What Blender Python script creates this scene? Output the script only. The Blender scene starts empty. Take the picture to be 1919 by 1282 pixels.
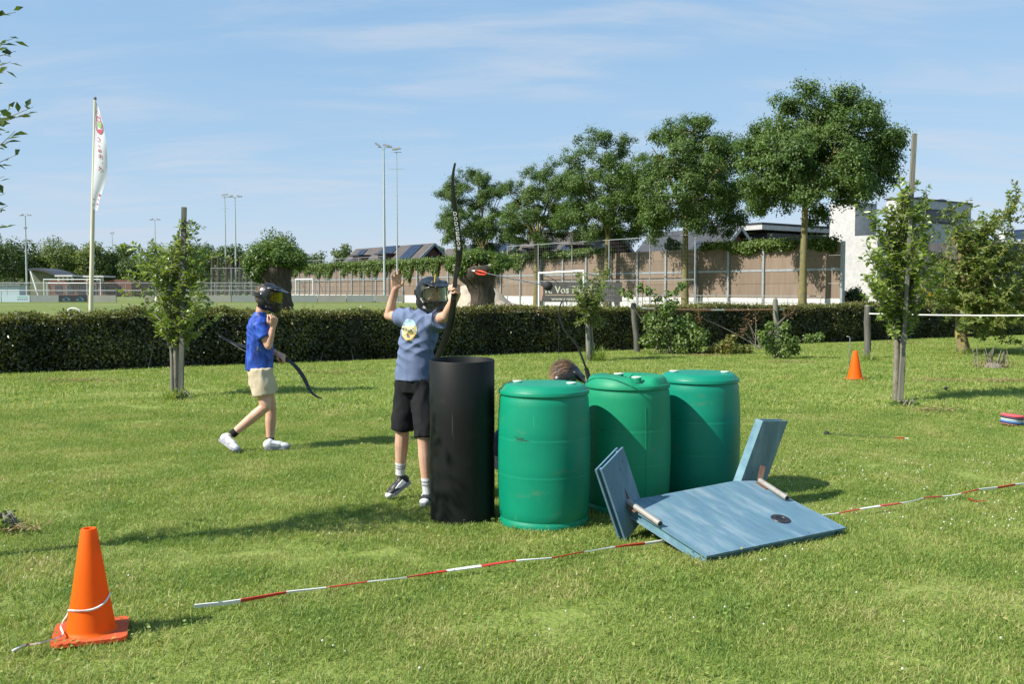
import bpy, bmesh, math, random
import numpy as np
from mathutils import Vector, Matrix, Euler, Quaternion, noise
from mathutils.bvhtree import BVHTree

random.seed(7)
rng = np.random.default_rng(7)
sc = bpy.context.scene
COL = sc.collection
R = math.radians

# ---------------------------------------------------------------- camera, world, sun, exposure
CAM_H, FPX, IMG_W = 1.55, 1800.0, 1919.0
PITCH = math.atan(97.0 / FPX)
cam_data = bpy.data.cameras.new('camera')
cam_data.sensor_width = 36.0
cam_data.lens = FPX / IMG_W * 36.0
cam_data.clip_start, cam_data.clip_end = 0.05, 5000.0
cam = bpy.data.objects.new('camera', cam_data)
cam.location = (0, 0, CAM_H)
cam.rotation_euler = (math.pi / 2 - PITCH, 0, 0)
COL.objects.link(cam)
sc.camera = cam

SUN_EL, SHADOW_AZ = R(43.5), R(26.0)          # shadows fall to the right and away from the camera
to_sun = Vector((-math.cos(SHADOW_AZ) * math.cos(SUN_EL), -math.sin(SHADOW_AZ) * math.cos(SUN_EL), math.sin(SUN_EL)))
world = bpy.data.worlds.new('World')
sc.world = world
world.use_nodes = True
wn, wl = world.node_tree.nodes, world.node_tree.links
wn.clear()
w_out = wn.new('ShaderNodeOutputWorld')
w_bg = wn.new('ShaderNodeBackground')
w_sky = wn.new('ShaderNodeTexSky')
w_sky.sky_type = 'NISHITA'
w_sky.sun_disc = False
w_sky.sun_elevation = SUN_EL
w_sky.sun_rotation = math.atan2(to_sun.x, to_sun.y)
w_sky.altitude = 0.0
w_sky.air_density, w_sky.dust_density, w_sky.ozone_density = 1.0, 0.15, 2.2
w_bg.inputs['Strength'].default_value = 0.077
# thin cirrus streaks over the whole dome
w_tc = wn.new('ShaderNodeTexCoord')
w_sep = wn.new('ShaderNodeSeparateXYZ')
wl.new(w_tc.outputs['Generated'], w_sep.inputs[0])
def wmath(op, a, b=None, clamp=False):
    n = wn.new('ShaderNodeMath'); n.operation = op; n.use_clamp = clamp
    for i, v in enumerate((a, b)):
        if v is None: continue
        if isinstance(v, (int, float)): n.inputs[i].default_value = v
        else: wl.new(v, n.inputs[i])
    return n.outputs[0]
w_den = wmath('ADD', wmath('MAXIMUM', w_sep.outputs['Z'], 0.0), 0.16)
w_cx = wmath('DIVIDE', w_sep.outputs['X'], w_den)
w_cy = wmath('DIVIDE', w_sep.outputs['Y'], w_den)
w_comb = wn.new('ShaderNodeCombineXYZ')
wl.new(w_cx, w_comb.inputs[0]); wl.new(w_cy, w_comb.inputs[1])
w_map = wn.new('ShaderNodeMapping')
w_map.inputs['Rotation'].default_value = (0, 0, R(-24))
w_map.inputs['Scale'].default_value = (0.75, 2.3, 1.0)
w_map.inputs['Location'].default_value = (3.3, 1.75, 0.0)
wl.new(w_comb.outputs[0], w_map.inputs['Vector'])
w_n1 = wn.new('ShaderNodeTexNoise')
w_n1.inputs['Scale'].default_value = 1.7; w_n1.inputs['Detail'].default_value = 9.0
w_n1.inputs['Roughness'].default_value = 0.62; w_n1.inputs['Distortion'].default_value = 0.55
wl.new(w_map.outputs[0], w_n1.inputs['Vector'])
w_n2 = wn.new('ShaderNodeTexNoise')
w_n2.inputs['Scale'].default_value = 0.75; w_n2.inputs['Detail'].default_value = 3.0
wl.new(w_comb.outputs[0], w_n2.inputs['Vector'])
w_r1 = wn.new('ShaderNodeMapRange'); w_r1.interpolation_type = 'SMOOTHSTEP'
w_r1.inputs['From Min'].default_value = 0.40; w_r1.inputs['From Max'].default_value = 0.72
wl.new(w_n1.outputs['Fac'], w_r1.inputs['Value'])
w_r2 = wn.new('ShaderNodeMapRange'); w_r2.interpolation_type = 'SMOOTHSTEP'
w_r2.inputs['From Min'].default_value = 0.30; w_r2.inputs['From Max'].default_value = 0.56
wl.new(w_n2.outputs['Fac'], w_r2.inputs['Value'])
w_fac = wmath('MULTIPLY', wmath('MULTIPLY', w_r1.outputs[0], w_r2.outputs[0]), 0.55, True)
w_mix = wn.new('ShaderNodeMix'); w_mix.data_type = 'RGBA'
wl.new(w_fac, w_mix.inputs['Factor'])
# summer haze: compress the sky's range evenly over the dome
w_sc = wn.new('ShaderNodeSeparateColor'); w_cc = wn.new('ShaderNodeCombineColor')
wl.new(w_sky.outputs['Color'], w_sc.inputs[0])
for i_, (g_, k_) in enumerate(((0.52, 1.95), (0.36, 3.0), (0.25, 4.5))):
    wl.new(wmath('MULTIPLY', wmath('POWER', w_sc.outputs[i_], g_), k_), w_cc.inputs[i_])
wl.new(w_cc.outputs[0], w_mix.inputs['A'])
w_mix.inputs['B'].default_value = (5.4, 5.9, 6.7, 1)
wl.new(w_mix.outputs['Result'], w_bg.inputs['Color'])
wl.new(w_bg.outputs[0], w_out.inputs['Surface'])

sun_data = bpy.data.lights.new('sun', 'SUN')
sun_data.energy = 5.0
sun_data.angle = R(0.53)
sun_data.color = (1.0, 0.955, 0.87)
sun = bpy.data.objects.new('sun', sun_data)
sun.rotation_euler = (-to_sun).to_track_quat('-Z', 'Y').to_euler()
sun.location = (-8, -6, 20)
COL.objects.link(sun)

sc.view_settings.view_transform = 'Standard'
sc.view_settings.look = 'None'
sc.view_settings.exposure = 0.66
sc.view_settings.gamma = 1.0
sc.view_settings.use_curve_mapping = False
sc.render.engine = 'CYCLES'
sc.cycles.use_denoising = True
sc.cycles.denoiser = 'OPENIMAGEDENOISE'
sc.cycles.max_bounces = 6
sc.cycles.diffuse_bounces = 3
sc.cycles.transparent_max_bounces = 8
sc.cycles.caustics_reflective = False
sc.cycles.caustics_refractive = False

# ---------------------------------------------------------------- photo measurements -> places
CP, SP = math.cos(PITCH), math.sin(PITCH)
def _ray(px, py):
    dx, dz = (px - 959.5) / FPX, -(py - 641.0) / FPX
    return dx, CP + dz * SP, -SP + dz * CP
def P(px, py, Y):
    """point at depth Y seen in that direction"""
    a, b, c = _ray(px, py); t = Y / b
    return Vector((a * t, Y, CAM_H + c * t))
def G(px, py, z=0.0):
    """point on the ground (height z) seen in that direction"""
    a, b, c = _ray(px, py); t = (z - CAM_H) / c
    return Vector((a * t, b * t, z))

# ---------------------------------------------------------------- materials
def _nt(name):
    m = bpy.data.materials.new(name); m.use_nodes = True
    nt = m.node_tree
    return m, nt, nt.nodes, nt.links, nt.nodes['Principled BSDF']
def rgba(c): return (c[0], c[1], c[2], 1.0)
def mk(name, c1, c2=None, scale=6.0, rough=0.6, bump=0.0, bscale=None, metal=0.0, spec=0.5, detail=5.0,
       stretch=(1, 1, 1), lo=0.35, hi=0.65, world_space=False, coat=0.0):
    m, nt, N, L, b = _nt(name)
    b.inputs['Roughness'].default_value = rough
    b.inputs['Metallic'].default_value = metal
    b.inputs['Specular IOR Level'].default_value = spec
    if coat: b.inputs['Coat Weight'].default_value = coat
    if world_space:
        src = N.new('ShaderNodeNewGeometry').outputs['Position']
    else:
        src = N.new('ShaderNodeTexCoord').outputs['Object']
    mp = N.new('ShaderNodeMapping'); mp.inputs['Scale'].default_value = stretch
    L.new(src, mp.inputs['Vector'])
    if c2 is None:
        b.inputs['Base Color'].default_value = rgba(c1)
    else:
        t = N.new('ShaderNodeTexNoise'); t.inputs['Scale'].default_value = scale; t.inputs['Detail'].default_value = detail
        t.inputs['Roughness'].default_value = 0.6
        L.new(mp.outputs[0], t.inputs['Vector'])
        cr = N.new('ShaderNodeValToRGB')
        cr.color_ramp.elements[0].position, cr.color_ramp.elements[1].position = lo, hi
        cr.color_ramp.elements[0].color, cr.color_ramp.elements[1].color = rgba(c1), rgba(c2)
        L.new(t.outputs['Fac'], cr.inputs['Fac']); L.new(cr.outputs['Color'], b.inputs['Base Color'])
    if bump:
        t2 = N.new('ShaderNodeTexNoise'); t2.inputs['Scale'].default_value = bscale or scale * 4; t2.inputs['Detail'].default_value = 4
        L.new(mp.outputs[0], t2.inputs['Vector'])
        bp = N.new('ShaderNodeBump'); bp.inputs['Strength'].default_value = bump; bp.inputs['Distance'].default_value = 0.02
        L.new(t2.outputs['Fac'], bp.inputs['Height']); L.new(bp.outputs[0], b.inputs['Normal'])
    return m
def leafmat(name, dark, light, transl=0.35, rough=0.45, nscale=0.6, spec=0.4, extra=None, namp=1.2):
    """one colour per leaf plus soft patches; partly translucent"""
    m, nt, N, L, b = _nt(name)
    g = N.new('ShaderNodeNewGeometry')
    t = N.new('ShaderNodeTexNoise'); t.inputs['Scale'].default_value = nscale; t.inputs['Detail'].default_value = 2
    L.new(g.outputs['Position'], t.inputs['Vector'])
    ma = N.new('ShaderNodeMath'); ma.operation = 'MULTIPLY_ADD'; ma.inputs[1].default_value = 0.65; ma.use_clamp = True
    L.new(g.outputs['Random Per Island'], ma.inputs[0])
    mb_ = N.new('ShaderNodeMath'); mb_.operation = 'MULTIPLY_ADD'; mb_.inputs[1].default_value = namp; mb_.inputs[2].default_value = 0.18 - 0.5 * namp
    L.new(t.outputs['Fac'], mb_.inputs[0]); L.new(mb_.outputs[0], ma.inputs[2])
    cr = N.new('ShaderNodeValToRGB')
    cr.color_ramp.elements[0].color, cr.color_ramp.elements[1].color = rgba(dark), rgba(light)
    for p_, c_ in ([extra] if isinstance(extra, tuple) else extra or []):
        e = cr.color_ramp.elements.new(p_); e.color = rgba(c_)
    L.new(ma.outputs[0], cr.inputs['Fac']); L.new(cr.outputs['Color'], b.inputs['Base Color'])
    b.inputs['Roughness'].default_value = rough
    b.inputs['Specular IOR Level'].default_value = spec
    tr = N.new('ShaderNodeBsdfTranslucent')
    mx = N.new('ShaderNodeMix'); mx.data_type = 'RGBA'; mx.blend_type = 'MULTIPLY'; mx.inputs['Factor'].default_value = 1.0
    L.new(cr.outputs['Color'], mx.inputs['A']); mx.inputs['B'].default_value = (1.25, 1.3, 0.55, 1)
    L.new(mx.outputs['Result'], tr.inputs['Color'])
    ms = N.new('ShaderNodeMixShader'); ms.inputs[0].default_value = transl
    L.new(b.outputs[0], ms.inputs[1]); L.new(tr.outputs[0], ms.inputs[2])
    L.new(ms.outputs[0], N['Material Output'].inputs['Surface'])
    return m

M = {}
M['bark_ash'] = mk('bark_ash', (0.20, 0.17, 0.055), (0.13, 0.115, 0.06), 9, 0.9, 0.7, 20, stretch=(1, 1, 0.35))
M['bark_grey'] = mk('bark_grey', (0.13, 0.115, 0.085), (0.24, 0.22, 0.17), 14, 0.9, 0.6, 40, stretch=(1, 1, 0.4))
M['bark_lichen'] = mk('bark_lichen', (0.12, 0.10, 0.08), (0.34, 0.27, 0.07), 7, 0.9, 0.6, 40)
M['bark_willow'] = mk('bark_willow', (0.026, 0.020, 0.014), (0.085, 0.066, 0.046), 6, 0.95, 1.6, 11, stretch=(2.6, 2.6, 0.4))
M['wood_weathered'] = mk('wood_weathered', (0.125, 0.12, 0.095), (0.215, 0.205, 0.165), 12, 0.85, 0.35, 30, stretch=(3, 3, 0.25))
M['wood_dark'] = mk('wood_dark', (0.070, 0.070, 0.055), (0.135, 0.130, 0.105), 12, 0.85, 0.35, 30, stretch=(3, 3, 0.25))
M['galv'] = mk('galvanised_steel', (0.27, 0.29, 0.30), (0.35, 0.37, 0.38), 3, 0.5, metal=0.3)
M['steel_dark'] = mk('dark_steel', (0.10, 0.105, 0.11), (0.17, 0.175, 0.18), 4, 0.5, metal=0.3)
M['white_paint'] = mk('white_paint', (0.78, 0.79, 0.78), (0.70, 0.71, 0.70), 2, 0.4)
M['concrete'] = mk('concrete_plinth', (0.50, 0.49, 0.46), (0.62, 0.61, 0.58), 1.5, 0.85, 0.2, 12)
M['rubber_black'] = mk('black_rubber', (0.012, 0.012, 0.013), (0.022, 0.022, 0.024), 20, 0.45)
M['soil'] = mk('soil', (0.16, 0.11, 0.07), (0.26, 0.2, 0.13), 20, 0.95, 0.6, 40)

# ---------------------------------------------------------------- object helpers
ORG = {}
def _reg(o, org): ORG[o.name] = Vector(org); return o
def tag(o, label=None, cat=None, group=None, kind=None):
    if label: o['label'] = label
    if cat: o['category'] = cat
    if group: o['group'] = group
    if kind: o['kind'] = kind
    return o
def thing(name, label, cat, loc=(0, 0, 0), group=None):
    o = bpy.data.objects.new(name, None); COL.objects.link(o)
    o.location = loc; o.empty_display_size = 0.1
    tag(o, label, cat, group)
    return _reg(o, loc)
def link_mesh(me, name, mats, parent=None, org=(0, 0, 0), smooth=None):
    """me holds world coordinates; the origin goes to the parent's place (or org)"""
    o = bpy.data.objects.new(name, me)
    if not isinstance(mats, (list, tuple)): mats = [mats]
    for m_ in mats: me.materials.append(M[m_] if isinstance(m_, str) else m_)
    base = ORG[parent.name] if parent is not None else Vector(org)
    if base.length > 0: me.transform(Matrix.Translation(-base))
    if parent is not None: o.parent = parent
    else: o.location = base
    COL.objects.link(o)
    if name in ('stems', 'branches', 'limbs', 'vines', 'rungs', 'twigs', 'shoots', 'strands', 'knuckles', 'dry_leaves', 'print_marks', 'scuff_marks', 'lettering', 'web_address', 'torn_print'): o['kind'] = 'stuff'
    if smooth is not None:
        me.polygons.foreach_set('use_smooth', [True] * len(me.polygons))
        if smooth < 180: me.set_sharp_from_angle(angle=R(smooth))
    me.update()
    return _reg(o, base)
def np_mesh(V, F, name='mesh'):
    V = np.asarray(V, dtype=np.float32); F = np.asarray(F, dtype=np.int32)
    me = bpy.data.meshes.new(name)
    nf, k = F.shape
    me.vertices.add(len(V)); me.vertices.foreach_set('co', V.ravel())
    me.loops.add(nf * k); me.loops.foreach_set('vertex_index', F.ravel())
    me.polygons.add(nf)
    me.polygons.foreach_set('loop_start', np.arange(0, nf * k, k, dtype=np.int32))
    me.update(calc_edges=True)
    return me
def frame(d):
    d = Vector(d).normalized()
    u = d.orthogonal().normalized() if abs(d.z) > 0.95 else d.cross(Vector((0, 0, 1))).normalized()
    return d, u, u.cross(d).normalized()
class MB:
    """collects shapes in world coordinates; build() links them as ONE mesh object"""
    def __init__(s): s.v, s.f, s.m, s.cur = [], [], [], 0
    def add(s, vs, fs):
        n = len(s.v); s.v += [tuple(v) for v in vs]
        for f in fs: s.f.append(tuple(i + n for i in f)); s.m.append(s.cur)
        return s
    def box(s, c, size, rot=None, taper=1.0):
        hx, hy, hz = size[0] / 2, size[1] / 2, size[2] / 2
        c = Vector(c); vs = []
        for z in (-hz, hz):
            k = 1.0 if z < 0 else taper
            for x, y in ((-hx, -hy), (hx, -hy), (hx, hy), (-hx, hy)):
                p = Vector((x * k, y * k, z))
                if rot is not None: p = rot @ p
                vs.append(c + p)
        return s.add(vs, [(3, 2, 1, 0), (4, 5, 6, 7), (0, 1, 5, 4), (1, 2, 6, 5), (2, 3, 7, 6), (3, 0, 4, 7)])
    def bar(s, p0, p1, w, h, up=(0, 0, 1)):
        p0, p1 = Vector(p0), Vector(p1); d = (p1 - p0).normalized()
        u = d.cross(Vector(up));
        u = u.normalized() if u.length > 1e-4 else d.orthogonal().normalized()
        n = u.cross(d).normalized(); vs = []
        for p in (p0, p1):
            for a, b in ((-1, -1), (1, -1), (1, 1), (-1, 1)): vs.append(p + u * (a * w / 2) + n * (b * h / 2))
        return s.add(vs, [(3, 2, 1, 0), (4, 5, 6, 7), (0, 1, 5, 4), (1, 2, 6, 5), (2, 3, 7, 6), (3, 0, 4, 7)])
    def tube(s, pts, rad, n=8, caps=True):
        pts = [Vector(p) for p in pts]; k = len(pts)
        if not isinstance(rad, (list, tuple)): rad = [rad] * k
        vs, fs = [], []; _, u, w = frame(pts[1] - pts[0])
        for i, p in enumerate(pts):
            d = (pts[min(i + 1, k - 1)] - pts[max(i - 1, 0)]).normalized()
            u = (u - d * u.dot(d)).normalized(); w = u.cross(d)
            for j in range(n):
                a = 2 * math.pi * j / n
                vs.append(p + (u * math.cos(a) + w * math.sin(a)) * rad[i])
        for i in range(k - 1):
            for j in range(n):
                a, b = i * n + j, i * n + (j + 1) % n
                fs.append((a, a + n, b + n, b))
        if caps: fs.append(tuple(range(n))); fs.append(tuple(reversed(range((k - 1) * n, k * n))))
        return s.add(vs, fs)
    def lathe(s, prof, n=32, c=(0, 0, 0), close=True, rot=None):
        vs, fs = [], []; c = Vector(c)
        for r, z in prof:
            for j in range(n):
                a = 2 * math.pi * j / n
                p = Vector((r * math.cos(a), r * math.sin(a), z))
                vs.append(c + (rot @ p if rot is not None else p))
        k = len(prof)
        for i in range(k - 1):
            for j in range(n):
                a, b = i * n + j, i * n + (j + 1) % n
                fs.append((a, b, b + n, a + n))
        if close: fs.append(tuple(reversed(range(n)))); fs.append(tuple(range((k - 1) * n, k * n)))
        return s.add(vs, fs)
    def sphere(s, c, r, nu=12, nv=8, rot=None):
        if not isinstance(r, (list, tuple)): r = (r, r, r)
        c = Vector(c); vs, fs = [], []
        for i in range(1, nv):
            th = math.pi * i / nv
            for j in range(nu):
                a = 2 * math.pi * j / nu
                p = Vector((r[0] * math.sin(th) * math.cos(a), r[1] * math.sin(th) * math.sin(a), r[2] * math.cos(th)))
                vs.append(c + (rot @ p if rot is not None else p))
        for s_ in (1, -1):
            p = Vector((0, 0, r[2] * s_)); vs.append(c + (rot @ p if rot is not None else p))
        for i in range(nv - 2):
            for j in range(nu):
                a, b = i * nu + j, i * nu + (j + 1) % nu
                fs.append((a, a + nu, b + nu, b))
        t, bt = len(vs) - 2, len(vs) - 1
        for j in range(nu):
            fs.append((t, j, (j + 1) % nu)); fs.append((bt, (nv - 2) * nu + (j + 1) % nu, (nv - 2) * nu + j))
        return s.add(vs, fs)
    def poly(s, pts): return s.add(pts, [tuple(range(len(pts)))])
    def slab(s, pts, t):
        """polygon extruded by vector t"""
        n = len(pts); t = Vector(t); pts = [Vector(p) for p in pts]
        fs = [tuple(reversed(range(n))), tuple(range(n, 2 * n))]
        for i in range(n): j = (i + 1) % n; fs.append((i, j, j + n, i + n))
        return s.add(pts + [p + t for p in pts], fs)
    def mesh(s, name='mesh'):
        me = bpy.data.meshes.new(name); me.from_pydata(s.v, [], s.f)
        return me
    def build(s, name, mats, parent=None, org=(0, 0, 0), smooth=None, fix=False):
        me = s.mesh(name)
        if any(s.m): me.polygons.foreach_set('material_index', s.m)
        if fix:
            bm = bmesh.new(); bm.from_mesh(me); bmesh.ops.recalc_face_normals(bm, faces=bm.faces); bm.to_mesh(me); bm.free()
        return link_mesh(me, name, mats, parent, org, smooth)
def copy_tree(o, loc=None, rotz=None, parent=None, **props):
    kids = list(o.children)
    c = o.copy(); COL.objects.link(c)
    if parent is not None: c.parent = parent
    if loc is not None: c.location = loc
    if rotz is not None: c.rotation_euler = (0, 0, rotz)
    for k, v in props.items(): c[k] = v
    for ch in kids: copy_tree(ch, parent=c)
    return c

# leaves: each leaf is a folded four-corner blade of its own
def leaves(Pn, Nn, length, width, r=rng, droop=0.0, Dn=None, fold=0.25):
    n = len(Pn)
    Nn = Nn / (np.linalg.norm(Nn, axis=1, keepdims=True) + 1e-9)
    D = r.normal(size=(n, 3)) if Dn is None else Dn
    D = D - Nn * np.sum(D * Nn, axis=1, keepdims=True)
    D /= (np.linalg.norm(D, axis=1, keepdims=True) + 1e-9)
    D[:, 2] -= droop
    S = np.cross(Nn, D)
    ln = (np.asarray(length) * r.uniform(0.7, 1.25, n))[:, None]; wd = (np.asarray(width) * r.uniform(0.75, 1.2, n))[:, None]
    V = np.empty((n, 4, 3), np.float32)
    V[:, 0] = Pn
    V[:, 1] = Pn + D * ln * 0.45 + S * wd * 0.5 + Nn * wd * fold
    V[:, 2] = Pn + D * ln
    V[:, 3] = Pn + D * ln * 0.45 - S * wd * 0.5 + Nn * wd * fold
    i = np.arange(n, dtype=np.int32)[:, None] * 4
    F = np.concatenate([i + np.array([[0, 1, 2]]), i + np.array([[0, 2, 3]])], axis=1).reshape(-1, 3)
    return V.reshape(-1, 3), F
def leaf_object(name, Pn, Nn, length, width, mat, parent=None, org=(0, 0, 0), **kw):
    V, F = leaves(np.asarray(Pn, np.float64), np.asarray(Nn, np.float64), length, width, **kw)
    return link_mesh(np_mesh(V, F, name), name, mat, parent, org)
def bez(a, b, c, n=6):
    a, b, c = Vector(a), Vector(b), Vector(c)
    return [a * (1 - t) ** 2 + b * 2 * t * (1 - t) + c * t * t for t in [i / n for i in range(n + 1)]]
def spline(pts, sub=6):
    """Catmull-Rom through pts (tuples of any length)"""
    pts = [np.array(p, float) for p in pts]; out = []
    for i in range(len(pts) - 1):
        p0, p1, p2, p3 = pts[max(i - 1, 0)], pts[i], pts[i + 1], pts[min(i + 2, len(pts) - 1)]
        for k in range(sub):
            t = k / sub
            out.append(0.5 * ((2 * p1) + (-p0 + p2) * t + (2 * p0 - 5 * p1 + 4 * p2 - p3) * t * t + (-p0 + 3 * p1 - 3 * p2 + p3) * t ** 3))
    out.append(pts[-1]); return out
def text_mesh(txt, size, extrude=0.0, align='CENTER', bold=0.0):
    cu = bpy.data.curves.new('text', 'FONT'); cu.body = txt; cu.size = size; cu.extrude = extrude
    cu.align_x = align; cu.align_y = 'CENTER'; cu.offset = bold; cu.resolution_u = 2
    ob = bpy.data.objects.new('text', cu); COL.objects.link(ob)
    bpy.context.view_layer.update()
    me = bpy.data.meshes.new_from_object(ob.evaluated_get(bpy.context.evaluated_depsgraph_get()))
    bpy.data.objects.remove(ob); bpy.data.curves.remove(cu)
    return me
# ================================================================ THE SETTING: ground, lawn, field
def grassmat(name, cols, s1=0.35, s2=6.0, dry=None):
    m, nt, N, L, b = _nt(name)
    g = N.new('ShaderNodeNewGeometry')
    a = N.new('ShaderNodeTexNoise'); a.inputs['Scale'].default_value = s1; a.inputs['Detail'].default_value = 5
    c = N.new('ShaderNodeTexNoise'); c.inputs['Scale'].default_value = s2; c.inputs['Detail'].default_value = 8; c.inputs['Roughness'].default_value = 0.75
    L.new(g.outputs['Position'], a.inputs['Vector']); L.new(g.outputs['Position'], c.inputs['Vector'])
    mm = N.new('ShaderNodeMath'); mm.operation = 'ADD'
    L.new(a.outputs['Fac'], mm.inputs[0]); L.new(c.outputs['Fac'], mm.inputs[1])
    m2 = N.new('ShaderNodeMath'); m2.operation = 'MULTIPLY'; m2.inputs[1].default_value = 0.5
    L.new(mm.outputs[0], m2.inputs[0])
    cr = N.new('ShaderNodeValToRGB'); e = cr.color_ramp.elements
    e[0].position, e[0].color = 0.36, rgba(cols[0]); e[1].position, e[1].color = 0.64, rgba(cols[2])
    k = e.new(0.5); k.color = rgba(cols[1])
    L.new(m2.outputs[0], cr.inputs['Fac']); L.new(cr.outputs['Color'], b.inputs['Base Color'])
    b.inputs['Roughness'].default_value = 0.9; b.inputs['Specular IOR Level'].default_value = 0.15
    bp = N.new('ShaderNodeBump'); bp.inputs['Strength'].default_value = 0.8; bp.inputs['Distance'].default_value = 0.03
    t = N.new('ShaderNodeTexNoise'); t.inputs['Scale'].default_value = 30; t.inputs['Detail'].default_value = 6
    L.new(g.outputs['Position'], t.inputs['Vector']); L.new(t.outputs['Fac'], bp.inputs['Height']); L.new(bp.outputs[0], b.inputs['Normal'])
    return m
M['ground'] = grassmat('far_ground', [(0.06, 0.075, 0.03), (0.075, 0.10, 0.035), (0.10, 0.12, 0.05)], 0.02, 0.6)
M['lawn'] = grassmat('lawn_turf', [(0.140, 0.185, 0.036), (0.190, 0.240, 0.052), (0.270, 0.275, 0.100)], 0.45, 7.0)
M['field'] = grassmat('field_turf', [(0.125, 0.155, 0.042), (0.150, 0.185, 0.050), (0.185, 0.205, 0.068)], 0.06, 1.2)

HA, HS = 23.2, 0.57                       # front foot of the hedge: Y = HA + HS * X
def hedge_y(x): return HA + HS * x
def sheet(name, pts, z, mat, kind='structure'):
    mb = MB(); mb.poly([(x, y, z) for x, y in pts]); o = mb.build(name, mat); o['kind'] = kind; return o
sheet('ground', [(-2500, -60), (2500, -60), (2500, 2600), (-2500, 2600)], -0.012, 'ground')
sheet('lawn', [(-40, -12), (40, -12), (40, hedge_y(40) + 0.5), (-40, hedge_y(-40) + 0.5)], -0.006, 'lawn')
sheet('sports_field', [(-40, hedge_y(-40) + 0.6), (40, hedge_y(40) + 0.6), (45, 60), (24, 69.4), (-12, 119), (-12, 122), (-110, 122), (-110, 20), (-40, hedge_y(-40) + 0.6)], -0.004, 'field')
sheet('field_marking', [(-75, 104.0), (-6, 104.0), (-6, 104.35), (-75, 104.35)], 0.002, 'white_paint')
# low bank beyond the boards where the second pitch lies
bank = MB(); bank.slab([(-140, 123, 0), (-140, 134, 0.45), (-140, 260, 0.45), (-140, 270, 0)], (122, 0, 0))
o = bank.build('grass_bank', 'field'); o['kind'] = 'structure'

# ---- blades of grass: one uncountable mass, denser and finer close to the camera
M['grass_blade'] = leafmat('grass_blade', (0.085, 0.165, 0.040), (0.540, 0.430, 0.255), 0.34, 0.5, 1.6, 0.3, extra=[(0.30, (0.175, 0.275, 0.050)), (0.54, (0.252, 0.328, 0.066)), (0.79, (0.390, 0.380, 0.138))], namp=0.85)
def grass_patch(name, n, rad, h, w, r, weeds=0):
    a, q = r.uniform(0, 2 * math.pi, n), rad * np.sqrt(r.uniform(0, 1, n))
    B = np.stack([q * np.cos(a), q * np.sin(a), np.full(n, -0.006)], 1)
    t = r.uniform(0, 2 * math.pi, n); lean = np.abs(r.normal(0.90, 0.42, n))
    hh = h * r.uniform(0.45, 1.25, n)
    D = np.stack([np.cos(t) * np.sin(lean), np.sin(t) * np.sin(lean), np.cos(lean)], 1)
    S = np.stack([-np.sin(t), np.cos(t), np.zeros(n)], 1)
    tw = r.uniform(-1, 1, (n, 1)); S = S + tw * np.stack([np.cos(t), np.sin(t), np.zeros(n)], 1)
    S /= np.linalg.norm(S, axis=1, keepdims=True)
    ww = (w * r.uniform(0.6, 1.3, n))[:, None]
    mid = B + D * (hh * 0.55)[:, None]
    tip = mid + (D * 0.8 + np.stack([np.cos(t), np.sin(t), np.full(n, -0.25)], 1) * 0.35) * (hh * 0.5)[:, None]
    V = np.stack([B - S * ww / 2, B + S * ww / 2, mid - S * ww * 0.42, mid + S * ww * 0.42, tip], 1).reshape(-1, 3)
    i = np.arange(n, dtype=np.int32)[:, None] * 5
    F = np.concatenate([i + np.array([[0, 1, 3]]), i + np.array([[0, 3, 2]]), i + np.array([[2, 3, 4]])], 1).reshape(-1, 3)
    if weeds:
        wp = np.stack([r.uniform(-rad, rad, weeds) * 0.7, r.uniform(-rad, rad, weeds) * 0.7, r.uniform(0.012, 0.04, weeds)], 1)
        wn_ = r.normal(0, 0.35, (weeds, 3)); wn_[:, 2] = 1
        V2, F2 = leaves(wp, wn_, 0.020, 0.015, r=r)
        F = np.concatenate([F, F2 + len(V)]); V = np.concatenate([V, V2])
    me = np_mesh(V, F, name); me.materials.append(M['grass_blade'])
    ob = bpy.data.objects.new(name, me)
    return ob
PATCH = bpy.data.collections.new('grass_patches')
gr = np.random.default_rng(3)
for k in range(5): PATCH.objects.link(grass_patch('near_patch_%d' % k, 2600, 0.34, 0.037, 0.0031, gr, 24))
PATCH2 = bpy.data.collections.new('grass_patches_far')
for k in range(4): PATCH2.objects.link(grass_patch('far_patch_%d' % k, 1700, 0.75, 0.052, 0.0080, gr, 0))
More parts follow.
